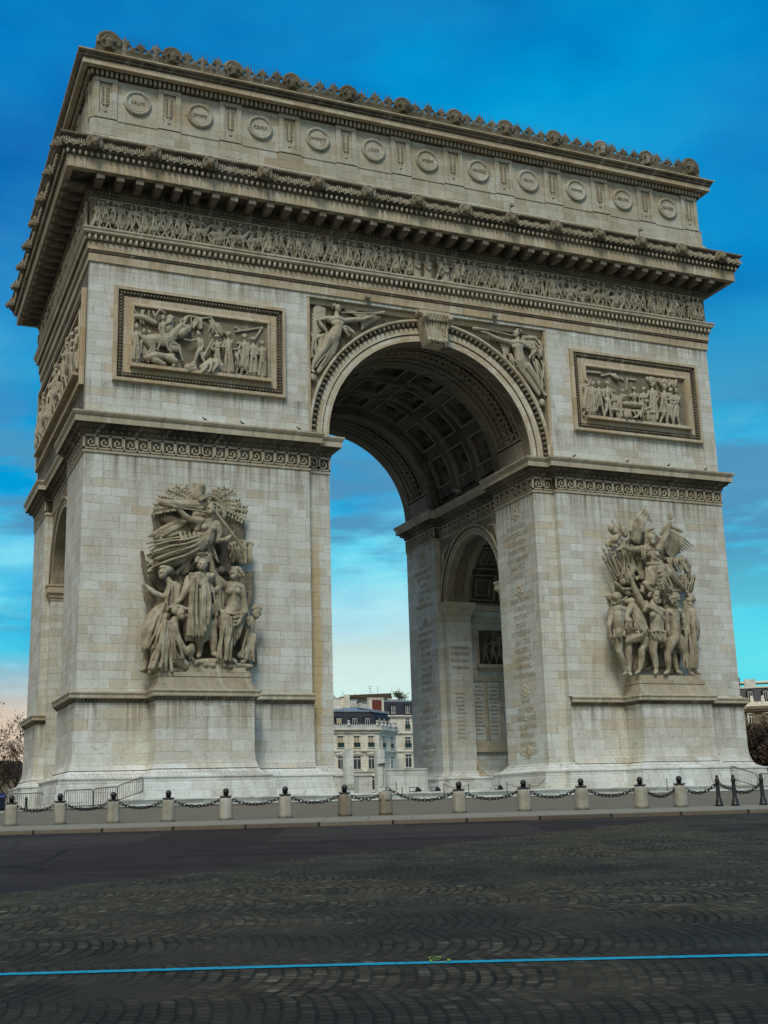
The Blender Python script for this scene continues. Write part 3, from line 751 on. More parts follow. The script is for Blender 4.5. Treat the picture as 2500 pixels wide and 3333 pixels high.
# --- pedestal storey
def ped_path(sx, ctr=True):
    p = [(8.75,-.12),(12.95,-.12),(12.95,-1.95),(18.5,-1.95),(18.5,-.12),(22.62,-.12),(22.62,6.05),(21.9,6.05)]
    return [(sx*x, y) for x, y in p]
pd = MB(); pc = MB(); pdk = MB(); bs = MB(); bm_ = MB(); pdt = MB()
for sx in (-1, 1):
    for fr in (True, False):
        fy_ = (lambda y: y) if fr else (lambda y: DP-y)
        P_ = [(sx*x, fy_(y)) for x, y in ped_path(1)]
        q_ = P_ if (sx > 0) == fr else P_[::-1]
        # battered walls that flare gently into the base
        pd.sweep(q_, [(0,7.75),(0.0,5.0),(.04,4.5),(.16,4.12),(.20,4.06)], False)
        pc.sweep(q_, [(.02,7.88),(.20,7.92),(.28,7.96),(.28,8.18),(.34,8.2),(.34,8.27),(-.3,8.42)], False, cap=False)
        pdk.sweep(q_, [(0,7.72),(.05,7.74),(.14,7.86),(.20,7.93)], False)
        n = len(q_)
        for i in range(n-1):
            a, b_ = Vector(q_[i]), Vector(q_[i+1]); d_ = b_-a; L = d_.length; d_.normalize(); nn = Vector((d_.y,-d_.x)); k = int(L/.2)
            for z_ in range(k):
                p = a+d_*(L*(z_+.5)/k); pdt.ell((p.x+nn.x*.11, p.y+nn.y*.11, 7.83), (.06,.06,.075), None, 5, 3)
        # whole-pier socle (one closed outline per leg)
        leg_ = [(7.31,.45),(8.75,.45),(8.75,-.12),(12.95,-.12),(12.95,-1.95),(18.5,-1.95),(18.5,-.12),(22.62,-.12),(22.62,6.05),(22.05,6.05),(22.05,6.6),(7.8,6.6),(7.8,5.9),(7.31,5.9)]
        lp = [(sx*x, fy_(y)) for x, y in leg_]
        if (sx > 0) != fr: lp = lp[::-1]
        bs.sweep(lp, [(.98,3.6),(1.02,3.58),(1.02,3.45),(.98,3.42),(.98,2.95),(1.06,2.93),(1.06,2.3),(1.06,1.9)] if 0 else [(.80,3.60),(.80,3.30),(.88,3.28),(.88,2.85),(.96,2.83),(.96,1.9)])
        bm_.sweep(lp, [(.0,4.16),(.08,4.15),(.12,4.10),(.12,4.02),(.20,4.0),(.34,3.82),(.60,3.70),(.86,3.66),(.86,3.58),(.0,3.58)])
pd.link('pedestal_wall', ped_m, ARC, split='xy'); pc.link('pedestal_cornice', trim_m, ARC, split='xy'); pdk.link('pedestal_cornice_bed', soot_shade_m, ARC, split='xy'); pdt.link('pedestal_dentil', carve_m, ARC, split='xy')
bs.link('socle', base_m, ARC, split='xy'); bm_.link('base_moulding', base_m, ARC, split='xy')
bo = MB(); rnd_ = random.Random(4)                       # carved leaf roll on the base moulding (front)
for sx in (-1, 1):
    q_ = ped_path(sx)
    if sx < 0: q_ = q_[::-1]
    for i in range(len(q_)-1):
        a, b_ = Vector(q_[i]), Vector(q_[i+1]); d_ = b_-a; L = d_.length; d_.normalize(); nn = Vector((d_.y,-d_.x)); k = int(L/.24)
        for z_ in range(k):
            p = a+d_*(L*(z_+.5)/k)
            bo.ell((p.x+nn.x*.50, p.y+nn.y*.50, 3.74), (.10,.10,.07), None, 5, 3); bo.ell((p.x+nn.x*.30, p.y+nn.y*.30, 3.86), (.06,.06,.05), None, 5, 3)
bo.link('base_leaf_moulding', base_m, ARC, True, split='x')
# tops of central pedestals + stepped plinths
pl = MB()
for sx in (-1, 1):
    for fr in (True, False):
        def bx(h, d0, z0, z1):
            ya, yb = (-d0, 0.05) if fr else (DP-.05, DP+d0)
            pl.box(*sorted((sx*(15.725-h), sx*(15.725+h))), ya, yb, z0, z1)
        bx(2.86,1.98,8.27,8.52); bx(2.72,1.86,8.52,8.72); bx(2.66,1.80,8.72,8.98); bx(2.58,1.72,8.98,9.06); bx(2.62,1.76,9.06,9.28); bx(2.40,1.55,9.28,9.62)
pl.link('sculpture_plinth', trim_m, ARC, split='xy')
# stylobate steps
stp = MB()
stp.box(-20.15,20.15,-3.75,25.75,2.02,2.48); stp.box(-20.3,20.3,-3.9,25.9,2.40,2.50); stp.box(-23.6,23.6,-4.9,26.9,1.6,2.18)
stp.box(-23.75,23.75,-5.05,27.05,2.10,2.20)
stp.link('stylobate_step', base_m, ARC)
# solid fill so nothing is hollow between socle top and shafts
fl = MB()
for sx in (-1, 1):
    for y0, y1 in ((.1,6.5),(15.5,21.9)): fl.box(*sorted((sx*7.9, sx*22.4)), y0, y1, 2.2, 4.1)
fl.link('socle_core', base_m, ARC, split='xy')

# --- main entablature (closed rings round the whole body)
RECT = [(-HW,0),(HW,0),(HW,DP),(-HW,DP)]
et = MB(); ed = MB()
et.sweep(RECT, [(0.02,33.86),(.10,33.9),(.10,34.46)])
et.sweep(RECT, [(.10,34.56),(.19,34.60),(.19,35.10),(.22,35.12)])
et.link('architrave', arch_m, ARC)
ed.sweep(RECT, [(.11,34.40),(.135,34.44),(.135,34.56),(.20,34.61)])
ed.sweep(RECT, [(.20,35.10),(.24,35.52),(.40,35.56)])
ed.link('architrave_bead', soot_shade_m, ARC)
ec = MB()
ec.sweep(RECT, [(.24,35.50),(.42,35.54),(.50,35.62),(.50,35.74),(.56,35.82),(.56,35.92),(.12,36.0)])
ec.sweep(RECT, [(.12,37.90),(.20,37.92),(.20,38.0)])
ec.link('architrave_cornice', trim_m, ARC)
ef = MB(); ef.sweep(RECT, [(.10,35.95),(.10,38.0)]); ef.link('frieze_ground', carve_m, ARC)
en = MB(); en.sweep(RECT, [(.18,38.0),(.24,38.02),(.34,38.22),(.36,38.45)]); en.sweep(RECT, [(.36,38.45),(.36,38.98),(1.80,38.98)]); en.link('cornice_soffit', soot_shade_m, ARC)
eb = MB()
eb.sweep(RECT, [(1.40,38.96),(1.40,38.92),(1.78,38.92),(1.80,38.95),(1.80,39.66),(1.86,39.70)])
eb.link('corona', arch_m, ARC)
eg = MB(); eg.sweep(RECT, [(1.84,39.68),(1.90,39.72),(2.02,39.96),(2.12,40.0)]); eg.link('corona_bead', soot_shade_m, ARC)
ep = MB(); ep.sweep(RECT, [(2.10,39.98),(2.10,40.06),(2.12,40.08),(2.14,40.72)]); ep.link('cymatium', soot_shade_m, ARC)
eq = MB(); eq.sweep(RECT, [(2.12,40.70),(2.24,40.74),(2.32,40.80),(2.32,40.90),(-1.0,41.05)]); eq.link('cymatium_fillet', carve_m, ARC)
def along(rect, pitch, p, fn, sides=(0,1,2,3)):
    for i in sides:
        a, b_ = Vector(rect[i]), Vector(rect[(i+1)%4]); d_ = (b_-a).normalized(); nn = Vector((d_.y,-d_.x))
        a2 = a-d_*p; L = (b_-a).length+2*p; k = int(round(L/pitch))
        for q in range(k):
            s_ = L*(q+.5)/k; c_ = a2+d_*s_+nn*p; fn(c_, d_, nn, q, k, i)
egg = MB()
along(RECT, .352, .30, lambda c, d_, nn, q, k, i: egg.ell((c.x+nn.x*.03,c.y+nn.y*.03,35.33), (.105,.105,.205), None, 7, 5), (0,3))
along(RECT, .352, 1.98, lambda c, d_, nn, q, k, i: egg.ell((c.x,c.y,39.82), (.095,.095,.165), None, 7, 5), (0,3))
egg.link('egg_moulding', trim_m, ARC, True)
dart = MB()
along(RECT, .352, .28, lambda c, d_, nn, q, k, i: dart.box(c.x+d_.x*.176-.03,c.x+d_.x*.176+.03,c.y+d_.y*.176-.03,c.y+d_.y*.176+.03,35.18,35.52), (0,3))
along(RECT, .125, .145, lambda c, d_, nn, q, k, i: dart.ell((c.x,c.y,34.51), (.05,.05,.055), None, 5, 3), (0,3))
dart.link('dart_moulding', carve_m, ARC)
# small ornament band above the frieze and its tiny dentils
ob = MB()
along(RECT, .17, .26, lambda c, d_, nn, q, k, i: ob.box(c.x-.045,c.x+.045,c.y-.045,c.y+.045,38.0,38.12), (0,3))
along(RECT, .24, .33, lambda c, d_, nn, q, k, i: ob.ell((c.x,c.y,38.28), (.085,.085,.10), None, 6, 4), (0,3))
ob.link('frieze_top_ornament', carve_m, ARC)
# modillions: each is a part
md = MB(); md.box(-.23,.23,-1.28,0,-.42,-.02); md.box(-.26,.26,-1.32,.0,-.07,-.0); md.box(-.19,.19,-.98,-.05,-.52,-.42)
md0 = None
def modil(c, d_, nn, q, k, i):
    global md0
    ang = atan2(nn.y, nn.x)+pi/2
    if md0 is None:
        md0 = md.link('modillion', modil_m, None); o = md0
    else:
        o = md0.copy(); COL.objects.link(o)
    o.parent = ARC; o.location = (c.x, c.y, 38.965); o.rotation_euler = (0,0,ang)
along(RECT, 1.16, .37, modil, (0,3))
# palmettes on the cymatium and lion heads
pm_ = MB()
def palm(c, d_, nn, q, k, i):
    big = q % 2 == 0
    for a in (-66,-44,-22,0,22,44,66):
        aa = radians(a); L = .42 if big else .32; R3 = Matrix(((d_.x,nn.x,0),(d_.y,nn.y,0),(0,0,1))) @ Matrix.Rotation(aa, 3, 'Y')
        ct = R3 @ Vector((0,0,L*.72))
        pm_.ell((c.x+ct.x+nn.x*.05, c.y+ct.y+nn.y*.05, 40.12+ct.z), (.040,.07,L*.5), R3, 5, 4)
    pm_.ell((c.x,c.y,40.14), (.10,.09,.07), None, 6, 4)
along(RECT, .43, 2.14, palm, (0,3))
pm_.link('palmette_band', trim_m, ARC, True)
def lion_mb():
    m = MB(); m.ell((0,0,0),(.30,.16,.33)); m.ell((0,-.20,-.02),(.20,.20,.22)); m.ell((0,-.36,-.10),(.12,.12,.10)); m.ell((0,-.32,-.24),(.10,.09,.07))
    for s in (-1,1):
        m.ell((s*.10,-.31,.06),(.055,.06,.04)); m.ell((s*.17,-.18,.20),(.07,.06,.07)); m.ell((s*.09,-.36,-.16),(.06,.06,.05))
    for k in range(13):
        a = -.6+k*(pi+1.2)/12; m.ell((.31*cos(a),-.06,.33*sin(a)-.02),(.11,.13,.10))
    return m
lion0 = sculpt(lion_mb(), 'lion_head', carve_m, ARC, .035, 1)
def lion_at(x, y, rz, first=[True]):
    o = lion0
    if first[0]: first[0] = False
    else: o = lion0.copy(); COL.objects.link(o); o.parent = ARC
    o.location = (x, y, 40.44); o.rotation_euler = (0,0,rz); o.scale = (1.3,1.25,1.3)
for k in range(14): lion_at((k-6.5)*3.51, -2.20, 0)
for k in range(8): lion_at(-HW-2.20, YC+(k-3.5)*3.51, -pi/2)

# --- attic
AW, AY0, AY1 = 22.85, -.35, 22.35
AR = [(-AW,AY0),(AW,AY0),(AW,AY1),(-AW,AY1)]
at = MB(); at.box(-AW+.12,AW-.12,AY0+.12,AY1-.12,40.9,47.3)
at.sweep(AR, [(.16,40.95),(.16,42.05),(.12,42.15),(0,42.22),(0,42.9),(-.02,42.9)])
at.sweep(AR, [(-.02,42.9),(-.02,43.28),(.03,43.30),(.03,43.38),(-.12,43.42)])
at.link('attic_wall', attic_m, ARC)
PX = [(i-5.5)*3.988 for i in range(12)]
PYS = [YC+(i-2.5)*3.988+0 for i in range(6)]
pil = MB(lambda u, w_, z: (u, AY0-w_, z))
def pilaster(m, u):
    m.box(u-.74,u+.74,-.15,.03,42.24,43.40); m.box(u-.72,u+.72,-.12,.02,43.40,43.52)
    w0, w1 = .46, .72
    m.box(u-w1,u-w0,-.12,-.005,43.5,46.18); m.box(u+w0,u+w1,-.12,-.005,43.5,46.18)
    m.box(u-w0,u+w0,-.12,-.005,45.92,46.18); m.box(u-w0,u+w0,-.12,-.005,43.5,43.74)
    for s in (-1,1): m.box(*sorted((u+s*.46,u+s*.40)),-.12,.02,43.72,45.94)
    m.box(u-.46,u+.46,-.12,.02,45.88,45.94)
PLO = []
for u in PX: pil = MB(lambda u, w_, z: (u, AY0-w_, z)); pilaster(pil, u); PLO.append(pil.link('attic_pilaster', attic_m, ARC))
pls = MB(lambda u, w_, z: (-AW-w_, u, z))
for u in PYS: pls = MB(lambda u, w_, z: (-AW-w_, u, z)); pilaster(pls, u); PLO.append(pls.link('attic_pilaster', attic_m, ARC))
# sword trophy parts in each pilaster
sw = MB(); sw.tube([(0,0,.72),(0,0,-.55)],[.05,.085],6,.6); sw.tube([(0,0,-.55),(0,0,-.95)],[.04,.05],6); sw.box(-.15,.15,-.05,.04,-.62,-.55); sw.ell((0,0,-1.02),(.10,.07,.10))
for k in range(9):
    for s in (-1,1): sw.ell((s*.17,.01,.62-k*.14),(.10,.05,.045), Matrix.Rotation(s*-.7,3,'Y'),5,4)
sw0 = sw.link('carved_sword', trim_m, None, True)
for i, u in enumerate(PX+PYS):
    o = sw0 if i == 0 else sw0.copy()
    if i: COL.objects.link(o)
    o.parent = PLO[i]
    if i < 12: o.location = (u, AY0+.08, 44.95)
    else: o.location = (-AW+.08, u, 44.95); o.rotation_euler = (0,0,-pi/2)
NAMES = ['VALMI','JEMMAPES','FLEURUS','MONTENOTTE','LODI','CASTIGLIONE','ARCOLE','RIVOLI','PYRAMIDES','ABOUKIR','ALKMAER']
for i, nm in enumerate(NAMES):
    u = (i-5)*3.988; z0 = 44.86
    m = MB(); n = 36
    m.lathe([(0,.07),(.58,.07),(.60,.04),(.62,.07),(.66,.12),(.74,.15),(.82,.13),(.86,.06),(.87,-.1)], (0,0,0), n)
    m.v = [(u+a, AY0+.10-c, z0+b_) for a,b_,c in m.v]
    for k in range(30):
        a = 2*pi*k/30; m.ell((u+.74*cos(a), AY0-.04, z0+.74*sin(a)), (.07,.05,.05), Matrix.Rotation(-a,3,'Y'),5,4)
    sh = m.link('shield_medallion', attic_m, ARC, False)
    tx = MB(); sz = .34 if len(nm) < 8 else .30
    text(tx, nm, sz, lambda a,b_,c: (u+a, AY0+.02-c, z0-.12+b_), .015, min(1.0, 1.06/(len(nm)*sz*.66)))
    tx.link('engraved_name', engr_m, sh)
# attic cornice, dentils
ac = MB(); acd = MB(); 
acd.sweep(AR, [(-.10,46.16),(.02,46.18),(.04,46.52),(.30,46.56)])
ac.sweep(AR, [(.30,46.54),(.62,46.56),(.64,46.58),(.64,46.92)])
acd.sweep(AR, [(.63,46.92),(.70,46.95),(.74,47.06),(.78,47.1),(.82,47.24)])
ac.sweep(AR, [(.82,47.24),(.92,47.28),(.95,47.30),(.95,47.38),(.2,47.46),(-.3,47.5)])
ac.link('attic_cornice', arch_m, ARC); acd.link('attic_cornice_bed', soot_shade_m, ARC)
dn = MB()
along(AR, .30, .12, lambda c, d_, nn, q, k, i: dn.box(c.x-.085,c.x+.085,c.y-.085,c.y+.085,46.22,46.53), (0,3))
dn.link('attic_dentil', trim_m, ARC)
db = MB()
along(AR, .15, .74, lambda c, d_, nn, q, k, i: db.ell((c.x,c.y,47.03), (.055,.055,.06), None, 5, 3), (0,3))
db.link('attic_bead', carve_m, ARC)
# cresting: curb, twelve carved heads, shell crockets, spikes
cr = MB(); cr.box(-AW+.05,AW-.05,AY0-.55,AY0+.1,47.40,47.78); cr.box(-AW+.25,-AW+.6,AY0,AY1,47.4,47.7)
cr.link('cresting_curb', crest_m, ARC)
def crest_mb():
    m = MB(); m.ell((0,-.08,.42),(.62,.24,.50)); m.ell((0,-.34,.34),(.24,.20,.34)); m.ell((0,-.52,.34),(.05,.06,.09)); m.ell((0,-.50,.20),(.10,.05,.035)); m.ell((0,-.44,.10),(.12,.10,.08))
    for s in (-1,1): m.ell((s*.10,-.50,.42),(.055,.05,.03)); m.ell((s*.2,-.36,.05),(.16,.12,.06), Matrix.Rotation(s*.5,3,'Y'))
    for k in range(11):
        a = -.15+k*(pi+.3)/10; m.ell((.56*cos(a),-.14,.46+.50*sin(a)),(.15,.18,.15))
    for k in range(9):
        a = k*pi/8; m.ell((.30*cos(a),-.36,.46+.26*sin(a)),(.09,.12,.09))
    m.box(-.68,.68,-.16,.14,-.05,.30)
    return m
cr0 = sculpt(crest_mb(), 'crest_head', crest_m, ARC, .04, 1)
def crock_mb():
    m = MB(); m.tube([(-.62,0,.10),(-.48,-.06,.28),(-.30,-.08,.18),(-.12,-.04,.16),(0,0,.34)],[.12,.13,.11,.12,.16],7)
    m.tube([(.62,0,.10),(.48,-.06,.28),(.30,-.08,.18),(.12,-.04,.16),(0,0,.34)],[.12,.13,.11,.12,.16],7)
    m.ell((0,-.02,.36),(.20,.14,.20))
    for a in (-70,-38,0,38,70):
        aa = radians(a); m.ell((.24*sin(aa),-.08,.36+.24*cos(aa)), (.075,.10,.15 if a else .20), Matrix.Rotation(aa,3,'Y'), 7, 5); m.box(-.66,.66,-.12,.12,-.05,.22); m.ell((-.45,-.05,.26),(.16,.15,.17)); m.ell((.45,-.05,.26),(.16,.15,.17))
    return m
ck0 = sculpt(crock_mb(), 'crest_crocket', crest_m, ARC, .04, 1)
ki = 0
for i, u in enumerate(PX):
    o = cr0 if i == 0 else cr0.copy()
    if i: COL.objects.link(o); o.parent = ARC
    o.location = (u, AY0-.42, 47.72); o.scale = (1.15,1,1.28) if i in (0,11) else (1.0,1,1.12+.02*sin(i*5))
    if i < 11:
        for q in (1,2,3):
            c_ = ck0 if ki == 0 else ck0.copy()
            if ki: COL.objects.link(c_); c_.parent = ARC
            ki += 1
            c_.location = (u+3.988*q/4, AY0-.42, 47.72); c_.scale = (1.08,1,1.5+.14*sin(ki*2.3))
for k in range(5):
    o = cr0.copy(); COL.objects.link(o); o.parent = ARC; o.location = (-AW+.45, AY0+.9+(k+1)*3.988, 47.6); o.rotation_euler = (0,0,-pi/2); o.scale = (.9,.9,.7)
sp = MB(); u = -22.3
while u < 22.3:
    dd_ = min(abs(u-x) for x in PX)
    if dd_ > .62: sp.tube([(u,AY0-.25,47.8),(u,AY0-.25,49.2+.05*sin(u*9))],.014,4)
    u += .21
sp.link('bird_spike_row', plain('thin_steel_wire', (.05,.06,.07), .5), ARC)

# --- spandrel recess ground, keystone console
sg_ = MB(FRR); 
for s in (-1,1):
    sg_.box(*sorted((s*8.8,s*8.62)),-.1,.46,24.6,33.66)
sg_.box(-8.62,8.62,-.1,.20,33.30,33.66)
sg_.link('spandrel_frame', arch_m, ARC)
ks = MB()
ks.prism([(-.92,33.30),(-.98,33.0),(-.62,31.25),(.62,31.25),(.98,33.0),(.92,33.30)], -.62, .4, 'xzy')
kk = sculpt(ks, 'keystone', jamb_m, ARC, .06, 1)
kz = MB()
for x0 in (-.94,.94):
    kz.tube([(x0*.98,-.70,32.75),(x0*.98,-.92,33.0),(x0*.95,-.80,33.26),(x0*.93,-.45,33.22)],[.20,.22,.20,.14],9)
    kz.tube([(x0*.98,-.75,33.0),(x0*.8,-.72,32.3),(x0*.68,-.78,31.5)],[.10,.09,.09],7)
    kz.tube([(x0*.66,-.70,31.55),(x0*.66,-.95,31.38),(x0*.66,-.78,31.15)],[.14,.15,.13],8)
for r_ in range(3):
    for c_ in range(7): kz.ell(((c_-3+.5*(r_%2))*.24,-.86+.03*r_,33.24-.17*r_),(.13,.10,.13))
for c_ in range(6): kz.ell(((c_-2.5)*.21,-.86,31.42),(.11,.12,.16))
for c_ in range(7): kz.tube([((c_-3)*.2,-.66,32.8),((c_-3)*.15,-.68,31.55)],.075,6)
sculpt(kz, 'keystone_scroll', sculpt_m, kk, .04, 1)
kb = MB(); kb.box(-1.15,1.15,-.55,.3,33.42,33.62); kb.box(-1.05,1.05,-.5,.3,33.30,33.42); kb.link('keystone_cap', arch_m, ARC)

# --- relief panels (frames)
def frame(mp, u0, u1, z0, z1, ins):
    """outer frame then inner picture recess"""
    rc = [(u0,z0),(u1,z0),(u1,z1),(u0,z1)]
    pmap = lambda a, b_, h: mp(a, h, b_)
    a = MB(); a.sweep(rc, [(0,-.02),(0,.24),(-.04,.28),(-.22,.28),(-.22,.14)], True, pmap)
    a.sweep(rc, [(-.58,.10),(-.60,.13),(-1.0,.13),(-1.0,.20),(-1.08,.26),(-1.18,.26),(-1.22,.02)], True, pmap)
    a.add([pmap(u0+.1,z0+.1,.05),pmap(u1-.1,z0+.1,.05),pmap(u1-.1,z1-.1,.05),pmap(u0+.1,z1-.1,.05)],[(0,1,2,3)])
    fo = a.link('relief_frame', arch_m, ARC)
    b_ = MB(); b_.sweep(rc, [(-.22,.15),(-.26,.12),(-.40,.16),(-.58,.12)], True, pmap); b_.link('relief_frame_bed', soot_shade_m, fo)
    c_ = MB()
    L1 = [(u0+.40+i*.20, z) for i in range(int((u1-u0-.8)/.20)+1) for z in (z0+.40, z1-.40)]+[(u, z0+.40+i*.20) for i in range(int((z1-z0-.8)/.20)+1) for u in (u0+.40, u1-.40)]
    for (uu, vv) in L1:
        p = mp(uu, .20, vv); c_.ell(p, (.085,.085,.085), None, 5, 4)
        p = mp(uu+(.09 if vv in (z0+.40, z1-.40) else .13*(1 if uu < (u0+u1)/2 else -1)), .17, vv+(.13 if vv > (z0+z1)/2 else -.0)); c_.ell(p, (.045,.045,.045), None, 4, 3)
    c_.link('relief_frame_leaf', carve_m, fo)
    g_ = MB(); zz0 = z0+1.05
    g_.add([mp(u0+1.1,.055,zz0),mp(u1-1.1,.055,zz0),mp(u1-1.1,.055,z1-1.1),mp(u0+1.1,.055,z1-1.1)],[(0,1,2,3)]); g_.link('relief_ground', frieze_m, fo)  # ground darker than the figures, depth shading put into its colour
    s_ = MB(); pa = [mp(u0+1.0,0,z0+.88),mp(u1-1.0,.52,z0+1.12)]
    s_.box(*sorted((pa[0][0],pa[1][0])),*sorted((pa[0][1],pa[1][1])),z0+.90,z0+1.10); s_.link('relief_ledge', arch_m, fo)
    return fo
PANEL_L = frame(FR, -21.03, -10.32, 26.48, 32.48, 1)
PANEL_R = frame(FR, 10.52, 21.28, 26.50, 32.48, 1)
PANEL_S = frame(lambda u, w_, z: (-22.5-w_, u, z), .9, 21.1, 26.4, 32.55, 1)
frame(lambda u, w_, z: (22.5+w_, u, z), .9, 21.1, 26.4, 32.55, 1)
# =================================================================== CARVED FIGURES
class Fig:
    """forms traced in a local drawing grid; (gx, gy) grid, d metres out of the wall, r in grid units"""
    def __init__(s, h, sc, shx=0., shz=0., d0=1.0, wall=0.0, ds=1.0):
        s.h = h; s.sc = sc; s.shx = shx; s.shz = shz; s.d0 = d0; s.mb = MB(); s.wall = wall; s.ds = ds
    def P(s, x, y, d):
        d = d*s.ds
        h = s.h; u, v = x/1000, y/1000; q = h[6]*u+h[7]*v+1
        return ((h[0]*u+h[1]*v+h[2])/q-s.shx*(d-s.d0), s.wall-d, (h[3]*u+h[4]*v+h[5])/q-s.shz*(d-s.d0))
    def T(s, pts, flat=1.0, n=8):
        s.mb.tube([s.P(*p[:3]) for p in pts], [p[3]*s.sc for p in pts], n, flat); return s
    def E(s, x, y, d, rx, rz, rd=None, rot=0):
        rd = rx if rd is None else rd
        s.mb.ell(s.P(x,y,d), (rx*s.sc, rd*s.sc, rz*s.sc), Matrix.Rotation(radians(rot),3,'Y'), 10, 7); return s
    def folds(s, top, bot, n, r, d, bul=.0, wav=0., r1=None, jit=.25, seed=1):
        """n cloth folds hanging between polyline top and polyline bot"""
        rn = random.Random(seed); r1 = r if r1 is None else r1
        def at(pl, t):
            t *= len(pl)-1; i = min(int(t), len(pl)-2); f = t-i
            return [pl[i][k]+(pl[i+1][k]-pl[i][k])*f for k in range(2)]
        for q in range(n):
            t = (q+.5+rn.uniform(-jit,jit))/n; a = at(top,t); b = at(bot,t); L = []
            rr = rn.uniform(.62,1.0); dd = rn.uniform(-.05,.05)+r*s.sc*(.9 if q % 2 else -.5)
            ph = rn.uniform(0,6.28); am = rn.uniform(.4,1.5)*r
            for k in range(6):
                f = k/5; wv = wav*sin(f*pi*1.5+q*1.3)+am*f*sin(f*4.2+ph)
                L.append((a[0]+(b[0]-a[0])*f+wv, a[1]+(b[1]-a[1])*f+bul*sin(pi*f), d+dd+.06*sin(f*pi), (r+(r1-r)*f)*rr))
            s.T(L, 1.0, 6)
        return s
    def swag(s, x0, y0, x1, y1, d, n, drop0, drop1, r):
        for q in range(n):
            t = q/max(n-1,1); dr = drop0+(drop1-drop0)*t; L = []
            for k in range(7):
                u = k/6; L.append((x0+(x1-x0)*u+8*sin(q*2+u*5), y0+(y1-y0)*u+t*14+dr*(1-(2*u-1)**2), d+.10*sin(pi*u)+.03*(q%2), r*(.6+.5*sin(pi*u))))
            s.T(L, 1, 6)
        return s
    def fan(s, x, y, d, a0, a1, n, l0, l1, r, l2=None):
        """feathers / blades radiating from a point, angles in degrees on the grid (0 right, 90 up)"""
        for k in range(n):
            f = k/(n-1) if n > 1 else 0; a = radians(a0+(a1-a0)*f); l = l0+(l1-l0)*f if l2 is None else (l0*(1-f)**2+2*l2*f*(1-f)+l1*f*f)
            s.T([(x+.15*l*cos(a),y-.15*l*sin(a),d,r*.7),(x+.6*l*cos(a),y-.6*l*sin(a),d+.04*(k%2),r),(x+l*cos(a),y-l*sin(a),d,r*.5)],.6,6)
        return s
    def head(s, x, y, d, r, look=0, tilt=0, hair=0, hx=0, hy=0, helm=False, beard=False):
        """look: -1 profile left, 0 front, 1 profile right"""
        s.E(x,y,d,r*.82,r*1.08,r*.9,tilt)
        s.E(x+look*r*.25,y+r*.45,d+.002*r,r*.55,r*.62,r*.6)          # jaw
        dn = .0065*r
        s.E(x+look*r*.82,y+r*.15,d+dn*(1-abs(look)),r*.14,r*.28,r*.22)      # nose
        s.E(x+look*r*.6,y+r*.62,d+dn*.8*(1-abs(look)),r*.26,r*.10,r*.18)
        s.E(x+look*r*.45,y-r*.25,d+dn*.75,r*.5,r*.12,r*.2)           # brow
        if look == 0: s.E(x-r*.8,y+r*.1,d,r*.14,r*.26); s.E(x+r*.8,y+r*.1,d,r*.14,r*.26)
        if hair:
            rn = random.Random(int(x+y))
            for k in range(14):
                a = radians(rn.uniform(-20,200)); rr = r*rn.uniform(.65,1.0)
                s.E(x+hx*.6+rr*cos(a),y+hy-rr*sin(a)*1.05,d+rn.uniform(-.05,.12),r*.30*hair,r*.26*hair)
        if helm:
            s.E(x-look*r*.1,y-r*.45,d,r*1.02,r*.85,r*1.0); s.T([(x-look*r*1.1,y-r*.2,d,r*.14),(x+look*r*.6,y-r*.35,d+.1,r*.14)])
            s.T([(x-look*r*1.0,y+r*.2,d,r*.22),(x-look*r*.9,y-r*1.0,d,r*.28),(x+look*r*.2,y-r*1.55,d,r*.26),(x+look*r*.75,y-r*1.2,d,r*.16)],.6)
        if beard:
            for k in range(9): s.E(x+look*r*.35+r*.5*cos(k*.8),y+r*.85+r*.35*sin(k*1.1),d+.12,r*.3,r*.36)
        return s
    def hand(s, x, y, d, r, a, spread=14, curl=0):
        a = radians(a); s.E(x,y,d,r,r*1.1,r*.6)
        for k in range(4):
            b = a+radians((k-1.5)*spread); L = r*(2.0,2.45,2.35,1.85)[k]
            s.T([(x+r*.6*cos(b),y-r*.6*sin(b),d,r*.30),(x+L*.75*cos(b),y-L*.75*sin(b),d+.03,r*.26),(x+L*cos(b-curl),y-L*sin(b-curl),d+.02,r*.20)],1,6)
        b = a+radians(-62); s.T([(x+r*.5*cos(b),y-r*.5*sin(b),d,r*.32),(x+r*1.5*cos(b),y-r*1.5*sin(b),d+.04,r*.24)],1,6)
        return s
    def foot(s, x, y, d, r, dx):
        s.T([(x,y-r*.4,d,r),(x+dx*.6,y+r*.1,d+.12,r*.85),(x+dx,y+r*.3,d+.2,r*.55)],.9)
        return s
    def done(s, name, parent, vox=.05, m=None, sm=1, label=None):
        o = sculpt(s.mb, name, m or sculpt_m, parent, vox, sm if vox > .033 else 0, label); s.mb = MB(); return o

# ---------------- left pier: crowned man among allegorical figures
HI = (7.02611,-.29461,-21.27448,-.24236,-6.08974,20.89473,-.03696,.02191)
G1 = bpy.data.objects.new('sculpture_group', None); COL.objects.link(G1); G1.parent = ARC
G1['label'] = 'high relief of a robed man being crowned below a winged trumpeter'
f = Fig(HI, .0064, .26, .185)
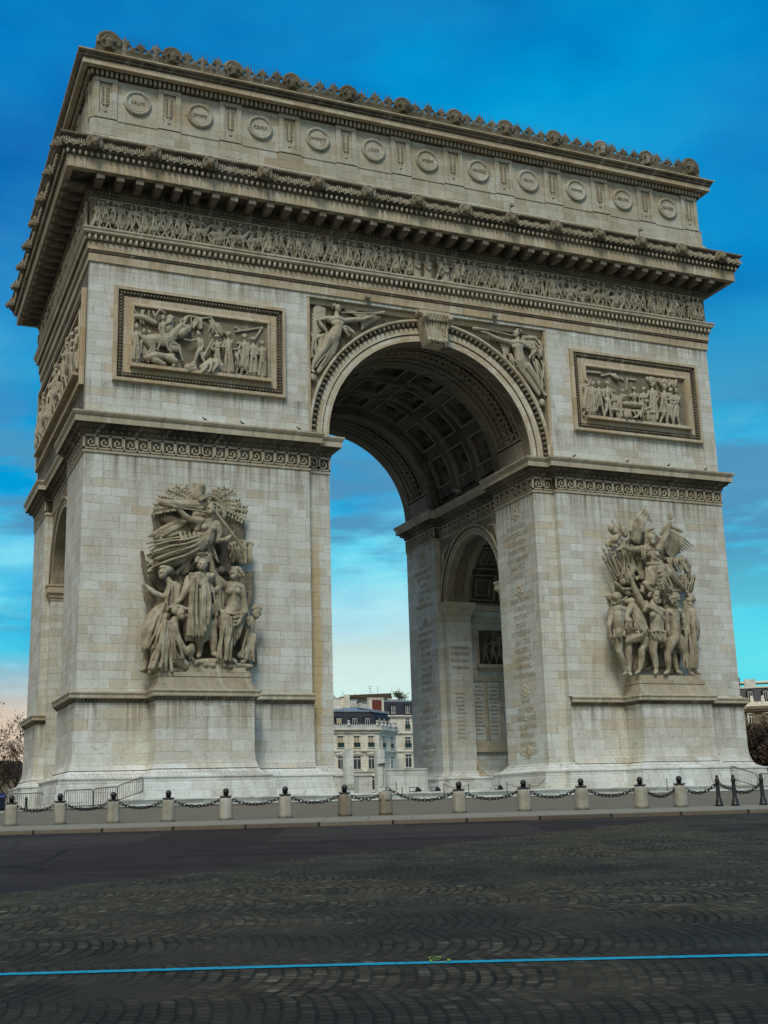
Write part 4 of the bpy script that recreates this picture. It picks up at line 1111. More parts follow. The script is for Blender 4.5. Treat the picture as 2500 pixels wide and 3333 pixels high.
# background trophy slab, shields, poles
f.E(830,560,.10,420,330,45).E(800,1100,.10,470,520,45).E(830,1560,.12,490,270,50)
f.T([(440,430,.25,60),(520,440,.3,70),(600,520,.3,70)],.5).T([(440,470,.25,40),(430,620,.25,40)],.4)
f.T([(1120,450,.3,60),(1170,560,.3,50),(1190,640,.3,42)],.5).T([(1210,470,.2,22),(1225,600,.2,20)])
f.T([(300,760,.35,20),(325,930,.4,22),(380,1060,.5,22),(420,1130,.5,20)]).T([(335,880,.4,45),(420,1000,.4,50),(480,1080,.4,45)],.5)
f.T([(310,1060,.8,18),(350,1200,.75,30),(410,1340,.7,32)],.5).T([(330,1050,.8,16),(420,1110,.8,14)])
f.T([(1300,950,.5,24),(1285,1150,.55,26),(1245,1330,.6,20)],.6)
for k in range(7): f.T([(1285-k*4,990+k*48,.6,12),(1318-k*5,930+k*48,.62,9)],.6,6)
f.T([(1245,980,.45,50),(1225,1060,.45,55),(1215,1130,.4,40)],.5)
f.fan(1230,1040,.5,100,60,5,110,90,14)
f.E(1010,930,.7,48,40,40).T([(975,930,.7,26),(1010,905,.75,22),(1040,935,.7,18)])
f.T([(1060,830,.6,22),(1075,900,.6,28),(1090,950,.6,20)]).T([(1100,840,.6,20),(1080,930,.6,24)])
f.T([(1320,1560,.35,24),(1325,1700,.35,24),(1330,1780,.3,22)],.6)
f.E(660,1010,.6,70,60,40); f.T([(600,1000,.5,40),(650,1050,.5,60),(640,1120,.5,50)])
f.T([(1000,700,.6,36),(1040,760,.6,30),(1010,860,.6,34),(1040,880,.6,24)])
f.done('trophy_ground', G1, .055, carve_m)  # slab darker than the figures; recess shade is in its colour
# palm and laurel fans
for (bx,by,tips,rt_) in ((800,330,((420,345),(415,400),(455,270),(520,200),(600,165),(690,165),(750,215),(480,320)),1),(930,330,((960,190),(1060,180),(1130,215),(1195,300),(1255,365),(1250,420),(1215,480),(1010,185),(1100,300)),1)):
    for (tx_,ty_) in tips:
        L = hypot(tx_-bx,ty_-by); ux, uy = (tx_-bx)/L, (ty_-by)/L
        f.T([(bx,by,.4,9),(tx_,ty_,.55,6)],1,5)
        k = 50
        while k < L-8:
            cxk, cyk = bx+ux*k, by+uy*k
            for sg in (-1,1):
                ax_, ay_ = ux*.72-sg*uy*.69, uy*.72+sg*ux*.69
                f.T([(cxk,cyk,.55,6),(cxk+ax_*24,cyk+ay_*24,.64,11),(cxk+ax_*46,cyk+ay_*46,.6,6)],.8,5)
            k += 32
f.E(830,190,.55,52,70,50).E(840,165,.7,38,40).E(800,250,.6,60,60,40).T([(780,150,.6,22),(800,200,.6,34)])
f.done('palm_branches', G1, .045)
# drapery standard at right
f.T([(1105,690,.7,20),(1200,665,.7,22),(1290,685,.7,20),(1310,690,.6,10)],.8)
f.T([(1120,720,.55,50),(1200,760,.55,62),(1270,730,.55,40)],.4).T([(1130,800,.55,45),(1230,810,.55,60)],.4)
f.folds([(1110,690),(1300,690)],[(1105,850),(1205,870),(1300,850)],8,13,.78,0,6,14,seed=3)
f.done('draped_standard', G1, .045)
# winged trumpeter flying to the right
f.head(925,385,1.6,50,-1,0,1.0,45,-12); f.E(995,400,1.5,34,36)
f.T([(935,440,1.5,30),(915,490,1.5,34)]); f.T([(900,520,1.45,62),(905,590,1.5,68),(890,650,1.4,72)],.85)
f.E(870,545,1.75,34,30,28).E(945,560,1.75,32,30,28)
f.T([(845,490,1.5,40),(735,475,1.55,34),(690,440,1.6,30),(640,385,1.7,22),(612,368,1.75,18)]); f.hand(600,362,1.78,17,150)
f.T([(975,520,1.5,42),(1000,600,1.5,36),(990,665,1.5,36),(1060,655,1.55,26),(1105,625,1.6,20)]); f.hand(1112,612,1.66,18,60,8)
f.T([(790,430,1.3,36),(850,430,1.3,30)]).T([(760,480,1.4,42),(830,520,1.4,50),(800,560,1.4,30)],.8)
f.T([(880,640,1.35,75),(800,700,1.3,88),(690,740,1.2,80),(560,770,1.05,62),(450,800,.95,48),(380,790,.9,34)],.8)
f.T([(820,720,1.0,70),(700,800,1.0,62),(580,850,.95,48),(480,880,.95,36),(420,905,1.0,28)]); f.foot(395,930,1.0,26,-30); f.hand(378,950,1.05,18,250)
for k in range(9):
    y0 = 585+k*16
    y0 = 575+k*21; f.T([(860-k*6,y0+14,1.5+.16*(k%2),9),(700,y0+52+k*2+8*sin(k*2),1.62+.16*(k%2),11),(560,y0+70+k*5-10*sin(k*2.5),1.40+.18*(k%2),11),(430,y0+92+k*9+12*sin(k*3),1.2+.16*(k%2),10),(345+22*(k%3),y0+110+k*13,1.0,8)],1,6)
for k in range(7): f.T([(650+k*42,595-6*(k%2),1.6,14),(665+k*40,640,1.68,15),(690+k*34,672+10*(k%2),1.62,10)],.8,6)
for k in range(0): f.T([(640+k*28,640+k*8,1.5,12),(560+k*30,720+k*14,1.5,14),(480+k*30,800+k*10,1.2,12)],.7,6)
f.folds([(700,830),(880,740)],[(590,960),(700,960),(790,900)],8,14,.95,0,8,16,seed=5)
f.folds([(880,660),(930,670)],[(900,770),(1000,860)],5,15,1.1,0,4,12,seed=6)
f.done('person', G1, .032, label='winged figure in flying drapery blowing a long trumpet')
f.T([(480,322,1.5,34),(560,335,1.5,40),(700,340,1.4,42),(800,345,1.35,52),(880,340,1.3,42)],.9).T([(600,366,1.85,8),(905,412,1.75,8)]).E(830,375,1.5,40,22,20)
f.T([(885,290,1.55,15),(1000,450,1.65,15),(1120,610,1.7,15),(1225,745,1.6,15)])
f.mb.box(0,0,0,0,0,0)
pp = [f.P(*q) for q in ((805,290,1.3),(905,225,1.3),(925,265,1.3),(830,315,1.3),(805,290,1.75),(905,225,1.75),(925,265,1.75),(830,315,1.75))]
f.mb.v = f.mb.v[:-8]; f.mb.f = f.mb.f[:-6]; f.mb.add(pp, [(0,1,2,3),(4,7,6,5),(0,4,5,1),(1,5,6,2),(2,6,7,3),(3,7,4,0)])
f.E(1030,430,1.3,40,50,34)
f.done('trumpet_and_standard', G1, .035)
# wing
for k in range(9):
    f.T([(740,450+k*15,.95,14),(600,485+k*17,1.05+.1*(k%2),15),(470,550+k*13,1.0+.1*(k%2),12),(345+k*26,632+6*k,.9,7)],.6,6)
for k in range(7): f.T([(720-k*30,480+k*16,1.15,22),(690-k*32,510+k*18,1.2,14)],.6,6)
f.done('wing', G1, .04)
# crowned man
f.head(850,880,1.75,54,0,0); 
for k in range(12): a = pi*k/11; f.E(850+52*cos(a),850-45*sin(a),1.75,20,18)
for k in range(12): a = 2*pi*k/12; f.E(850+44*cos(a),792-14*sin(a),1.75+.2*sin(a),12,9)
f.T([(850,930,1.6,32),(850,970,1.55,42)]); f.T([(760,1000,1.45,50),(850,990,1.5,60),(940,1000,1.45,50)])
f.T([(850,1040,1.45,95),(845,1160,1.5,92),(845,1300,1.45,98),(840,1420,1.4,104),(840,1490,1.35,98)],.75)
f.T([(735,1010,1.45,44),(705,1100,1.5,38),(660,1180,1.55,30),(612,1230,1.65,20)]); f.hand(590,1245,1.7,20,200,12)
f.T([(965,1010,1.45,42),(1000,1080,1.5,34),(960,1115,1.65,28)]); f.hand(945,1110,1.75,24,180,10,.8)
f.T([(950,1120,1.8,12),(965,1230,1.75,12),(978,1330,1.7,12)]); f.T([(920,1060,1.7,16),(945,1120,1.75,18)])
f.T([(815,1480,1.35,50),(822,1560,1.35,40),(826,1600,1.38,36),(822,1670,1.35,24)]); f.foot(820,1690,1.35,26,-10)
f.T([(922,1420,1.4,58),(945,1530,1.45,42),(950,1580,1.42,38),(948,1650,1.4,24)]); f.foot(950,1685,1.4,26,55)
f.folds([(745,985),(840,1040),(900,1010)],[(715,1500),(850,1520),(930,1400)],10,17,2.02,0,6,20,seed=8)
f.folds([(760,960),(930,970)],[(800,1060),(900,1060)],4,20,1.95,35,0,16,seed=9)
f.T([(750,970,1.85,26),(850,1030,1.98,24),(940,975,1.85,26)]).T([(900,1180,2.05,14),(870,1230,2.08,14),(900,1270,2.0,12)])
f.folds([(980,1000),(1020,1060)],[(930,1420),(1010,1400)],4,17,1.5,0,5,16,seed=10)
f.T([(1000,1040,1.4,30),(1020,1180,1.35,34),(1005,1330,1.3,36),(990,1430,1.25,28)],.7)
f.folds([(680,1330),(720,1330)],[(690,1560),(780,1560)],5,15,1.15,0,4,15,seed=11)
f.done('person', G1, .032, label='standing man in a knee-length cloak with a wreath over his head')
# left woman with tablet
f.head(495,955,1.35,50,-.7,10,.0); f.E(530,925,1.3,54,42,44).E(500,905,1.35,44,22,40).E(565,930,1.25,30,34)
f.T([(540,1010,1.25,28),(560,1050,1.2,36)]); f.T([(590,1090,1.1,70),(560,1180,1.15,74),(510,1260,1.1,72),(430,1360,1.0,84),(380,1470,.95,88),(355,1590,.9,62)],.85)
f.T([(620,1080,1.2,42),(560,1140,1.35,36),(500,1165,1.45,30),(420,1130,1.45,24),(365,1085,1.4,18)]); f.hand(350,1072,1.42,16,140)
f.folds([(540,1050),(650,1080)],[(500,1290),(640,1260)],8,14,1.5,0,8,12,seed=12)
f.folds([(420,1320),(560,1320)],[(320,1620),(440,1620)],7,17,1.35,0,6,22,seed=13)
f.T([(560,1030,1.4,16),(600,1060,1.45,18),(640,1110,1.4,16)])
f.T([(330,1600,.9,34),(345,1700,.85,32),(330,1790,.8,28)]); f.foot(330,1820,.85,26,-30)
f.folds([(320,1600),(430,1600)],[(305,1650),(400,1660)],4,16,1.2,0,0,14,seed=14)
f.done('person', G1, .032, label='draped woman bending over a tablet')
# kneeling man
f.head(655,1320,1.75,50,.7,-10,.9,-40,-18); f.E(610,1285,1.7,40,44)
for k in range(9): f.E(590+k*16,1262-14*sin(k*.6),1.75,20,18)
f.T([(600,1370,1.6,34),(585,1420,1.55,56)]); f.T([(585,1430,1.5,60),(560,1520,1.5,82),(540,1610,1.5,90),(560,1700,1.45,84)],.85)
f.T([(590,1440,1.75,44),(620,1540,1.85,44),(665,1620,1.85,42),(720,1660,1.85,34)]); f.E(735,1645,1.8,52,44).E(755,1610,1.75,32,30); f.hand(750,1690,1.85,20,300,8)
f.T([(560,1690,1.5,70),(640,1740,1.6,56),(690,1770,1.6,44)]).T([(480,1600,1.3,60),(440,1720,1.3,56),(400,1790,1.2,30)],.8)
f.T([(600,1770,1.4,40),(540,1810,1.45,26),(600,1830,1.5,20)],.8)
f.folds([(500,1370),(580,1400)],[(390,1800),(500,1780),(560,1830)],9,17,1.9,0,7,20,seed=15)
f.folds([(560,1430),(640,1470)],[(600,1720),(700,1700)],6,12,2.0,0,6,13,seed=16)
f.done('person', G1, .032, label='man kneeling with bowed head and bound hands')
# crowning woman on the right
f.head(1130,960,1.55,50,-.7,-8,.8,45,-20); f.E(1185,960,1.4,36,44)
for k in range(8): f.E(1120+k*14,905+k*k*1.4,1.6,17,14)
f.T([(1130,1015,1.45,26),(1125,1050,1.4,34)]); f.T([(1060,1075,1.35,42),(1130,1070,1.4,56),(1190,1085,1.35,42)])
f.T([(1120,1110,1.4,78),(1130,1190,1.4,68),(1140,1280,1.35,76)],.8); f.E(1085,1120,1.72,30,28,24).E(1165,1120,1.72,30,28,24)
f.T([(1045,1060,1.4,40),(970,985,1.5,32),(940,930,1.6,28),(930,860,1.7,24),(912,805,1.75,18)]); f.hand(905,795,1.78,16,120,10)
f.T([(1200,1090,1.35,38),(1215,1180,1.35,34),(1240,1290,1.45,24),(1258,1370,1.5,18)]); f.hand(1260,1385,1.5,16,270,6)
f.T([(1255,1330,1.5,10),(1268,1420,1.5,12)])
f.T([(1100,1320,1.35,84),(1080,1400,1.5,78),(1060,1520,1.5,62),(1050,1640,1.4,52),(1070,1720,1.3,34)],.85)
f.T([(1180,1330,1.3,74),(1160,1430,1.35,58),(1120,1560,1.2,44)],.85)
f.folds([(1030,1290),(1230,1300)],[(1020,1340),(1200,1360)],6,14,1.8,25,0,12,seed=17)
f.folds([(1020,1330),(1130,1350)],[(1000,1700),(1100,1730)],7,16,1.95,0,8,17,seed=18)
f.folds([(1130,1360),(1220,1370)],[(1120,1600),(1180,1520)],5,14,1.7,0,6,14,seed=19)
f.swag(1020,1295,1230,1300,1.85,4,20,110,12); f.T([(1020,1290,1.75,16),(1130,1320,1.85,18),(1240,1300,1.7,16)]); f.foot(1110,1735,1.5,24,40)
f.done('person', G1, .032, label='half-draped winged woman raising a wreath')
# captive at right edge
f.head(1335,1315,1.0,48,.3,20,.5); f.T([(1330,1270,1.0,40),(1370,1270,1.0,20)],.7)
f.T([(1290,1380,.85,44),(1260,1450,.85,62),(1240,1540,.9,62),(1250,1600,.95,60)],.85)
f.T([(1300,1560,1.0,52),(1260,1640,1.05,50),(1190,1690,1.1,36)]).T([(1290,1580,.8,40),(1280,1680,.8,38),(1260,1740,.8,30)])
f.folds([(1230,1440),(1330,1520)],[(1180,1700),(1310,1740)],8,13,1.2,0,8,14,seed=20); f.foot(1230,1745,1.1,22,-30)
f.done('person', G1, .032, label='bound captive crouching with lowered head')
f.mb.add([f.P(*q) for q in ((720,1840,.1),(740,1715,.1),(1030,1705,.1),(1140,1800,.1),(1150,1845,.1),(700,1850,1.72),(725,1725,1.6),(1030,1715,1.6),(1125,1800,1.6),(1300,1845,1.72))],
         [(0,1,2,3,4)[::-1],(5,6,7,8,9),(0,5,6,1),(1,6,7,2),(2,7,8,3),(3,8,9,4),(4,9,5,0)])
for k in range(26): f.E(730+k*16+8*sin(k*7),1760+34*sin(k*3.1),1.5+.12*sin(k*5),34,26)
f.T([(1140,1775,1.3,22),(1290,1790,1.2,20)],.8); f.T([(300,1830,.6,22),(380,1850,.7,28)]); f.T([(1160,1810,1.0,20),(1290,1800,1.0,20)])
f.T([(400,1800,1.3,36),(520,1840,1.5,26),(620,1815,1.6,18)],.8)
f.done('rock_base', G1, .05)

# ---------------- right pier: marching volunteers under a winged figure
HJ = (7.26559,-.30465,10.37042,-.25062,-6.2973,21.86669,-.03822,.02266)
G2 = bpy.data.objects.new('sculpture_group', None); COL.objects.link(G2); G2.parent = ARC
G2['label'] = 'high relief of warriors marching under a shouting winged figure with a raised arm'
f = Fig(HJ, .0062, .73, .20)
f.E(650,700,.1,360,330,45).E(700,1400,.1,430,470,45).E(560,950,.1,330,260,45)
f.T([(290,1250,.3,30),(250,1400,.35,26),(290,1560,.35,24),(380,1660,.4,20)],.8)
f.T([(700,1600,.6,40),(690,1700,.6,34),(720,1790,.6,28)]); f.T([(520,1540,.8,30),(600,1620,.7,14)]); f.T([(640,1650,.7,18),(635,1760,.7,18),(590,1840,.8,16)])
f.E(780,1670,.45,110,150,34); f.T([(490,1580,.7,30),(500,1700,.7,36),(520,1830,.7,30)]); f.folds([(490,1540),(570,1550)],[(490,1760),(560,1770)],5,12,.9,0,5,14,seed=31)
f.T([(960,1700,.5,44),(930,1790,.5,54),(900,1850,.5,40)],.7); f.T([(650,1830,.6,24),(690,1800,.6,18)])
f.done('trophy_ground', G2, .055, carve_m)  # dark stone stands in for the shade behind the warriors
# spears, quiver, dragon-headed trumpet and standard at left
for (x0,y0,x1,y1) in ((180,560,340,870),(180,650,330,905),(215,500,360,860),(250,560,370,850),(300,600,390,830)):
    f.T([(x0,y0,.8,6),(x0+(x1-x0)*.10,y0+(y1-y0)*.10,.85,17),(x0+(x1-x0)*.28,y0+(y1-y0)*.28,.85,11),(x1,y1,.8,11)])
    f.E(x0+(x1-x0)*.24,y0+(y1-y0)*.24,.88,17,14)
f.T([(245,520,.8,34),(310,490,.85,50),(350,440,.85,44),(300,400,.8,46)]).E(270,370,.9,34,44).E(345,370,.9,30,42).T([(285,400,.85,26),(300,330,.9,18),(283,285,.9,10)]).T([(350,340,.85,16),(352,310,.85,8)]).T([(400,400,.7,40),(420,440,.7,34)]).E(405,385,.75,34,34)
f.T([(380,330,.6,14),(400,400,.65,26)]).T([(255,540,.9,18),(330,560,.95,24),(370,600,.9,24)])
f.T([(240,920,.7,10),(270,990,.7,12),(300,1050,.7,10)]).T([(290,930,.7,9),(300,1040,.7,10)]).T([(330,690,.6,14),(345,800,.6,16),(360,900,.6,14)]).T([(380,700,.6,26),(385,790,.6,24)])
f.done('spears_and_trophy', G2, .042)
# billowing cloth between
f.T([(370,540,.8,34),(440,580,.9,40),(470,700,.8,54),(440,800,.7,46),(420,900,.6,40)],.7).T([(500,640,.8,40),(580,740,.8,54),(620,820,.8,40)],.7)
f.folds([(360,520),(560,570)],[(400,880),(650,900)],12,16,1.15,0,14,18,seed=32)
f.T([(480,760,1.1,34),(500,800,1.15,38),(470,860,1.1,34)]); f.E(430,900,.9,90,60,40); f.E(400,925,1.2,40,34,26)
f.T([(320,930,.9,16),(400,1000,1.1,20),(520,1000,1.1,20),(640,1050,1.0,20)]).T([(340,960,.9,20),(450,1040,1.0,26),(560,1090,.9,22)]).T([(540,900,1.1,20),(600,820,1.2,24),(650,860,1.1,20)])
f.folds([(560,940),(700,900)],[(600,1090),(700,1080)],6,15,.95,0,5,14,seed=33)
f.done('billowing_flag', G2, .045)
# wings
for k in range(10):
    a = k/9; f.T([(560-k*2,520-2*k,1.0,26),(462+k*15,400-k*3,1.05+.09*(k%2),20),(505+k*16,290-k*2,1.0+.09*(k%2),15),(628+k*8.5,145+k*19,.92+.06*(k%2),7)],.6,6)
f.E(530,430,.95,88,110,34).E(500,360,.95,60,70,26)
f.done('wing', G2, .04, label='upright wing at the left of the shouting figure')
for k in range(10):
    f.T([(850-k*2,390+k*18,.85,20),(930-k*8,430+k*22,.95,19),(1030-k*14,480+k*22,.9,17),(1120-k*26+(k>5)*10,560+k*12,.75,9)],.5,6)
f.T([(790,420,.8,26),(830,370,.85,32),(900,350,.8,30),(1000,400,.75,24)],.6)
f.done('wing', G2, .04, label='spread wing at the right of the shouting figure')
# winged genius
f.head(695,500,1.8,52,.9,0,.0,helm=True); f.T([(650,520,1.6,28),(640,580,1.6,24)]); f.E(730,560,1.9,14,10,10)
f.T([(700,380,1.6,22),(650,400,1.6,26),(640,470,1.5,26),(650,560,1.5,24)])
f.T([(690,560,1.6,32),(690,600,1.6,42)]); f.T([(620,600,1.5,44),(700,600,1.55,56),(770,600,1.5,44)])
f.T([(700,640,1.55,78),(710,720,1.6,66),(725,780,1.6,78)],.8); f.E(665,650,1.85,28,26,22).E(750,650,1.85,28,26,22)
f.T([(640,600,1.6,16),(720,690,1.9,14),(790,720,1.8,14)]).T([(650,740,1.8,16),(730,745,1.9,18),(800,740,1.8,16)])
f.T([(780,570,1.5,42),(815,500,1.6,36),(850,430,1.65,32),(872,350,1.7,26),(878,320,1.7,22)]); f.hand(882,282,1.72,25,93,27)
f.T([(610,590,1.5,46),(540,600,1.6,40),(470,600,1.7,30),(400,570,1.75,22)]); f.hand(378,585,1.78,22,200,8)
f.folds([(560,570),(640,590)],[(600,690),(640,680)],4,15,1.75,0,4,14,seed=34)
f.T([(680,800,1.6,64),(690,880,1.75,72),(680,940,1.7,70),(690,990,1.5,50)]); f.T([(790,790,1.6,66),(860,840,1.65,58),(930,910,1.55,46),(1000,980,1.4,32),(1040,1015,1.35,22)]); f.foot(1040,1030,1.35,22,30)
f.swag(660,790,860,800,1.85,4,30,150,12); f.folds([(670,770),(830,780)],[(740,1000),(890,1000)],9,15,1.85,0,6,18,seed=35)
f.folds([(800,740),(900,760)],[(900,900),(960,870)],5,15,1.5,0,6,14,seed=36)
f.T([(620,940,1.75,30),(680,1000,1.75,34),(760,1000,1.7,30),(880,1020,1.5,26),(1000,1010,1.3,22)],.8)
f.done('person', G2, .032, label='helmeted winged figure striding with one arm flung up')
# flying drapery on right
f.T([(830,690,1.0,30),(930,720,1.1,44),(1010,690,1.0,44),(1070,760,.9,40),(1060,860,.8,40)],.8).T([(960,930,.8,36),(1060,880,.8,46),(1110,900,.8,40),(1090,1000,.8,40)],.8)
f.folds([(830,680),(1040,680)],[(860,800),(1080,830)],8,15,1.25,22,8,13,seed=37); f.folds([(960,860),(1130,850)],[(1000,990),(1110,1030)],7,16,1.05,10,6,15,seed=38)
f.E(1010,690,1.2,46,34,26).T([(1040,760,1.1,22),(1050,840,1.1,24)]).E(1130,880,1.0,20,22)
f.done('flying_drapery', G2, .045)
# soldier seen from behind at left
f.head(345,1095,1.4,52,.8,0,0); f.E(335,1080,1.4,62,56,56).T([(270,1100,1.4,12),(300,1150,1.4,14),(400,1110,1.5,12),(440,1080,1.5,10)])
f.T([(360,1150,1.3,30),(345,1190,1.3,40)]); f.T([(285,1220,1.25,44),(345,1210,1.3,60),(410,1215,1.25,44)])
f.T([(345,1260,1.3,84),(350,1350,1.3,72),(360,1430,1.3,74)],.8)
f.T([(280,1240,1.3,42),(272,1320,1.3,34),(255,1380,1.35,28),(262,1450,1.4,22)]); f.hand(268,1470,1.42,20,280,8)
f.folds([(260,1420),(440,1420)],[(300,1500),(420,1480)],6,16,1.55,20,0,14,seed=39)
f.T([(340,1480,1.25,56),(355,1580,1.25,48),(360,1640,1.25,38),(400,1740,1.2,36),(425,1830,1.15,22)]); f.foot(425,1870,1.15,22,-20)
f.T([(440,1470,1.2,50),(455,1600,1.2,42),(455,1680,1.2,36),(465,1800,1.2,24),(465,1840,1.2,22)]); f.foot(470,1870,1.2,24,10)
f.T([(250,1480,1.2,18),(290,1560,1.1,16),(350,1650,1.0,12)])
f.done('person', G2, .032, label='helmeted warrior seen from behind')
f.head(255,1080,1.0,44,-.3,0,.8); f.T([(260,1130,.9,30),(290,1180,.9,34)]); f.done('person', G2, .05, label='curly-haired figure half hidden behind the helmet')
# bending archer
f.T([(500,1180,1.3,52),(540,1250,1.4,66),(570,1340,1.45,74),(590,1420,1.45,80)],.85); f.T([(480,1190,1.35,44),(440,1260,1.4,36),(440,1320,1.45,30)]); f.E(460,1330,1.45,44,50)
f.T([(450,1350,1.45,34),(450,1420,1.4,46),(500,1430,1.4,40)]); f.T([(540,1220,1.5,30),(560,1300,1.6,26),(590,1340,1.6,22)])
f.T([(600,1430,1.45,78),(560,1480,1.45,66),(480,1510,1.45,50),(440,1530,1.4,36)]); f.T([(610,1500,1.4,62),(620,1570,1.35,48),(590,1620,1.3,42),(590,1730,1.3,38),(570,1820,1.3,24)]); f.foot(560,1850,1.3,24,-30)
f.folds([(420,1360),(600,1360)],[(430,1410),(620,1420)],6,15,1.75,10,0,13,seed=40); f.T([(500,1120,1.2,40),(440,1130,1.1,36)]); f.T([(440,1130,1.0,40),(500,1150,1.1,34)])
f.done('person', G2, .032, label='man crouching forward to string a bow')
# chief, arm raised
f.head(735,1070,1.75,54,.7,0,1.1,-25,-10,beard=True); f.T([(700,1130,1.6,36),(700,1170,1.6,46)])
f.T([(630,1200,1.5,46),(710,1200,1.55,64),(800,1230,1.5,46)]); f.T([(735,1250,1.6,86),(745,1340,1.6,80),(745,1420,1.55,84),(750,1480,1.5,84)],.8)
f.E(705,1260,1.9,38,34,22).E(785,1265,1.9,36,34,22)
f.T([(620,1190,1.5,48),(570,1110,1.55,40),(540,1040,1.6,34),(510,970,1.65,28),(500,930,1.7,22)]); f.hand(495,900,1.72,24,110,8,.6)
f.T([(640,1140,1.65,30),(650,1190,1.7,34),(620,1220,1.65,26)],.8); f.T([(660,1180,1.85,18),(740,1220,1.95,22),(820,1300,1.9,18)])
f.T([(830,1260,1.45,42),(850,1350,1.45,34),(860,1430,1.5,30),(880,1480,1.5,22)]); f.hand(885,1500,1.5,20,290,6)
for k in range(9): f.E(665+k*21,1425+6*sin(k),1.93,13,16)
f.folds([(655,1420),(840,1430)],[(680,1500),(860,1540)],8,15,1.8,8,0,15,seed=41)
f.T([(705,1500,1.5,60),(705,1590,1.55,50),(708,1640,1.55,42),(730,1730,1.5,36),(740,1820,1.5,24)]); f.foot(740,1850,1.5,26,-14)
f.T([(820,1520,1.3,44),(790,1580,1.2,34)])
f.T([(840,1560,1.3,36),(830,1600,1.2,30)])
f.done('person', G2, .032, label='bearded chief in a scalloped cuirass waving his helmet')
# nude youth
f.head(925,1100,1.7,52,0,0,1.2,0,-6,beard=True); f.T([(910,1170,1.55,32),(915,1210,1.5,40)])
f.T([(860,1230,1.4,40),(920,1220,1.45,50),(985,1230,1.4,40)]); f.T([(920,1270,1.45,66),(935,1360,1.45,58),(935,1440,1.45,64),(935,1500,1.45,66)],.85); f.T([(880,1230,1.6,16),(960,1310,1.75,14)])
f.T([(1000,1250,1.4,38),(1030,1310,1.45,34),(1030,1370,1.5,26)]); f.hand(1030,1375,1.5,20,260,6,.6); f.T([(1020,1340,1.6,14),(1040,1480,1.5,12)])
f.T([(900,1520,1.45,62),(870,1600,1.5,50),(855,1660,1.5,40),(860,1740,1.5,38),(868,1810,1.48,26)]); f.foot(862,1850,1.5,28,-36)
f.T([(975,1510,1.4,60),(1015,1610,1.4,48),(1040,1670,1.38,40),(1065,1760,1.35,34),(1080,1830,1.35,24)]); f.foot(1085,1862,1.35,26,40)
f.E(935,1540,1.7,15,22,14)
f.done('person', G2, .032, label='nude youth stepping forward beside the chief')
f.T([(905,1640,.9,38),(930,1740,.9,34),(950,1820,.9,26)]); f.foot(960,1855,.95,24,50); f.T([(830,1180,1.0,40),(870,1220,1.0,44)]); f.head(815,1120,1.1,40,.3,0,1.0); f.done('person', G2, .05, label='figure half hidden between the chief and the youth')
# old man with shield at right
f.head(1085,1160,1.25,46,.2,0,.0,beard=True); f.E(1085,1110,1.2,62,50,56).E(1080,1080,1.15,52,40,48).T([(1060,1090,1.1,24),(1110,1070,1.1,26),(1130,1110,1.1,20)])
f.T([(1040,1150,1.1,36),(1060,1230,1.1,60),(1070,1340,1.15,70),(1080,1450,1.1,68),(1090,1600,1.05,62),(1110,1740,1.0,56),(1120,1820,.95,46)],.8)
f.folds([(1030,1200),(1130,1220)],[(1030,1800),(1160,1800)],8,15,1.5,0,6,16,seed=42); f.folds([(1080,1190),(1140,1220)],[(1080,1380),(1160,1400)],4,16,1.45,0,6,14,seed=43)
f.T([(1050,1480,1.5,9),(1120,1550,1.45,10),(1200,1620,1.3,5)]); f.T([(1040,1370,1.45,22),(1070,1420,1.45,20)]); f.foot(1140,1860,1.0,24,50)
f.done('person', G2, .032, label='hooded old warrior in a long cloak')
f.E(1140,1390,.75,62,165,46); f.E(1145,1390,.95,42,130,34); f.done('round_shield', G2, .045)

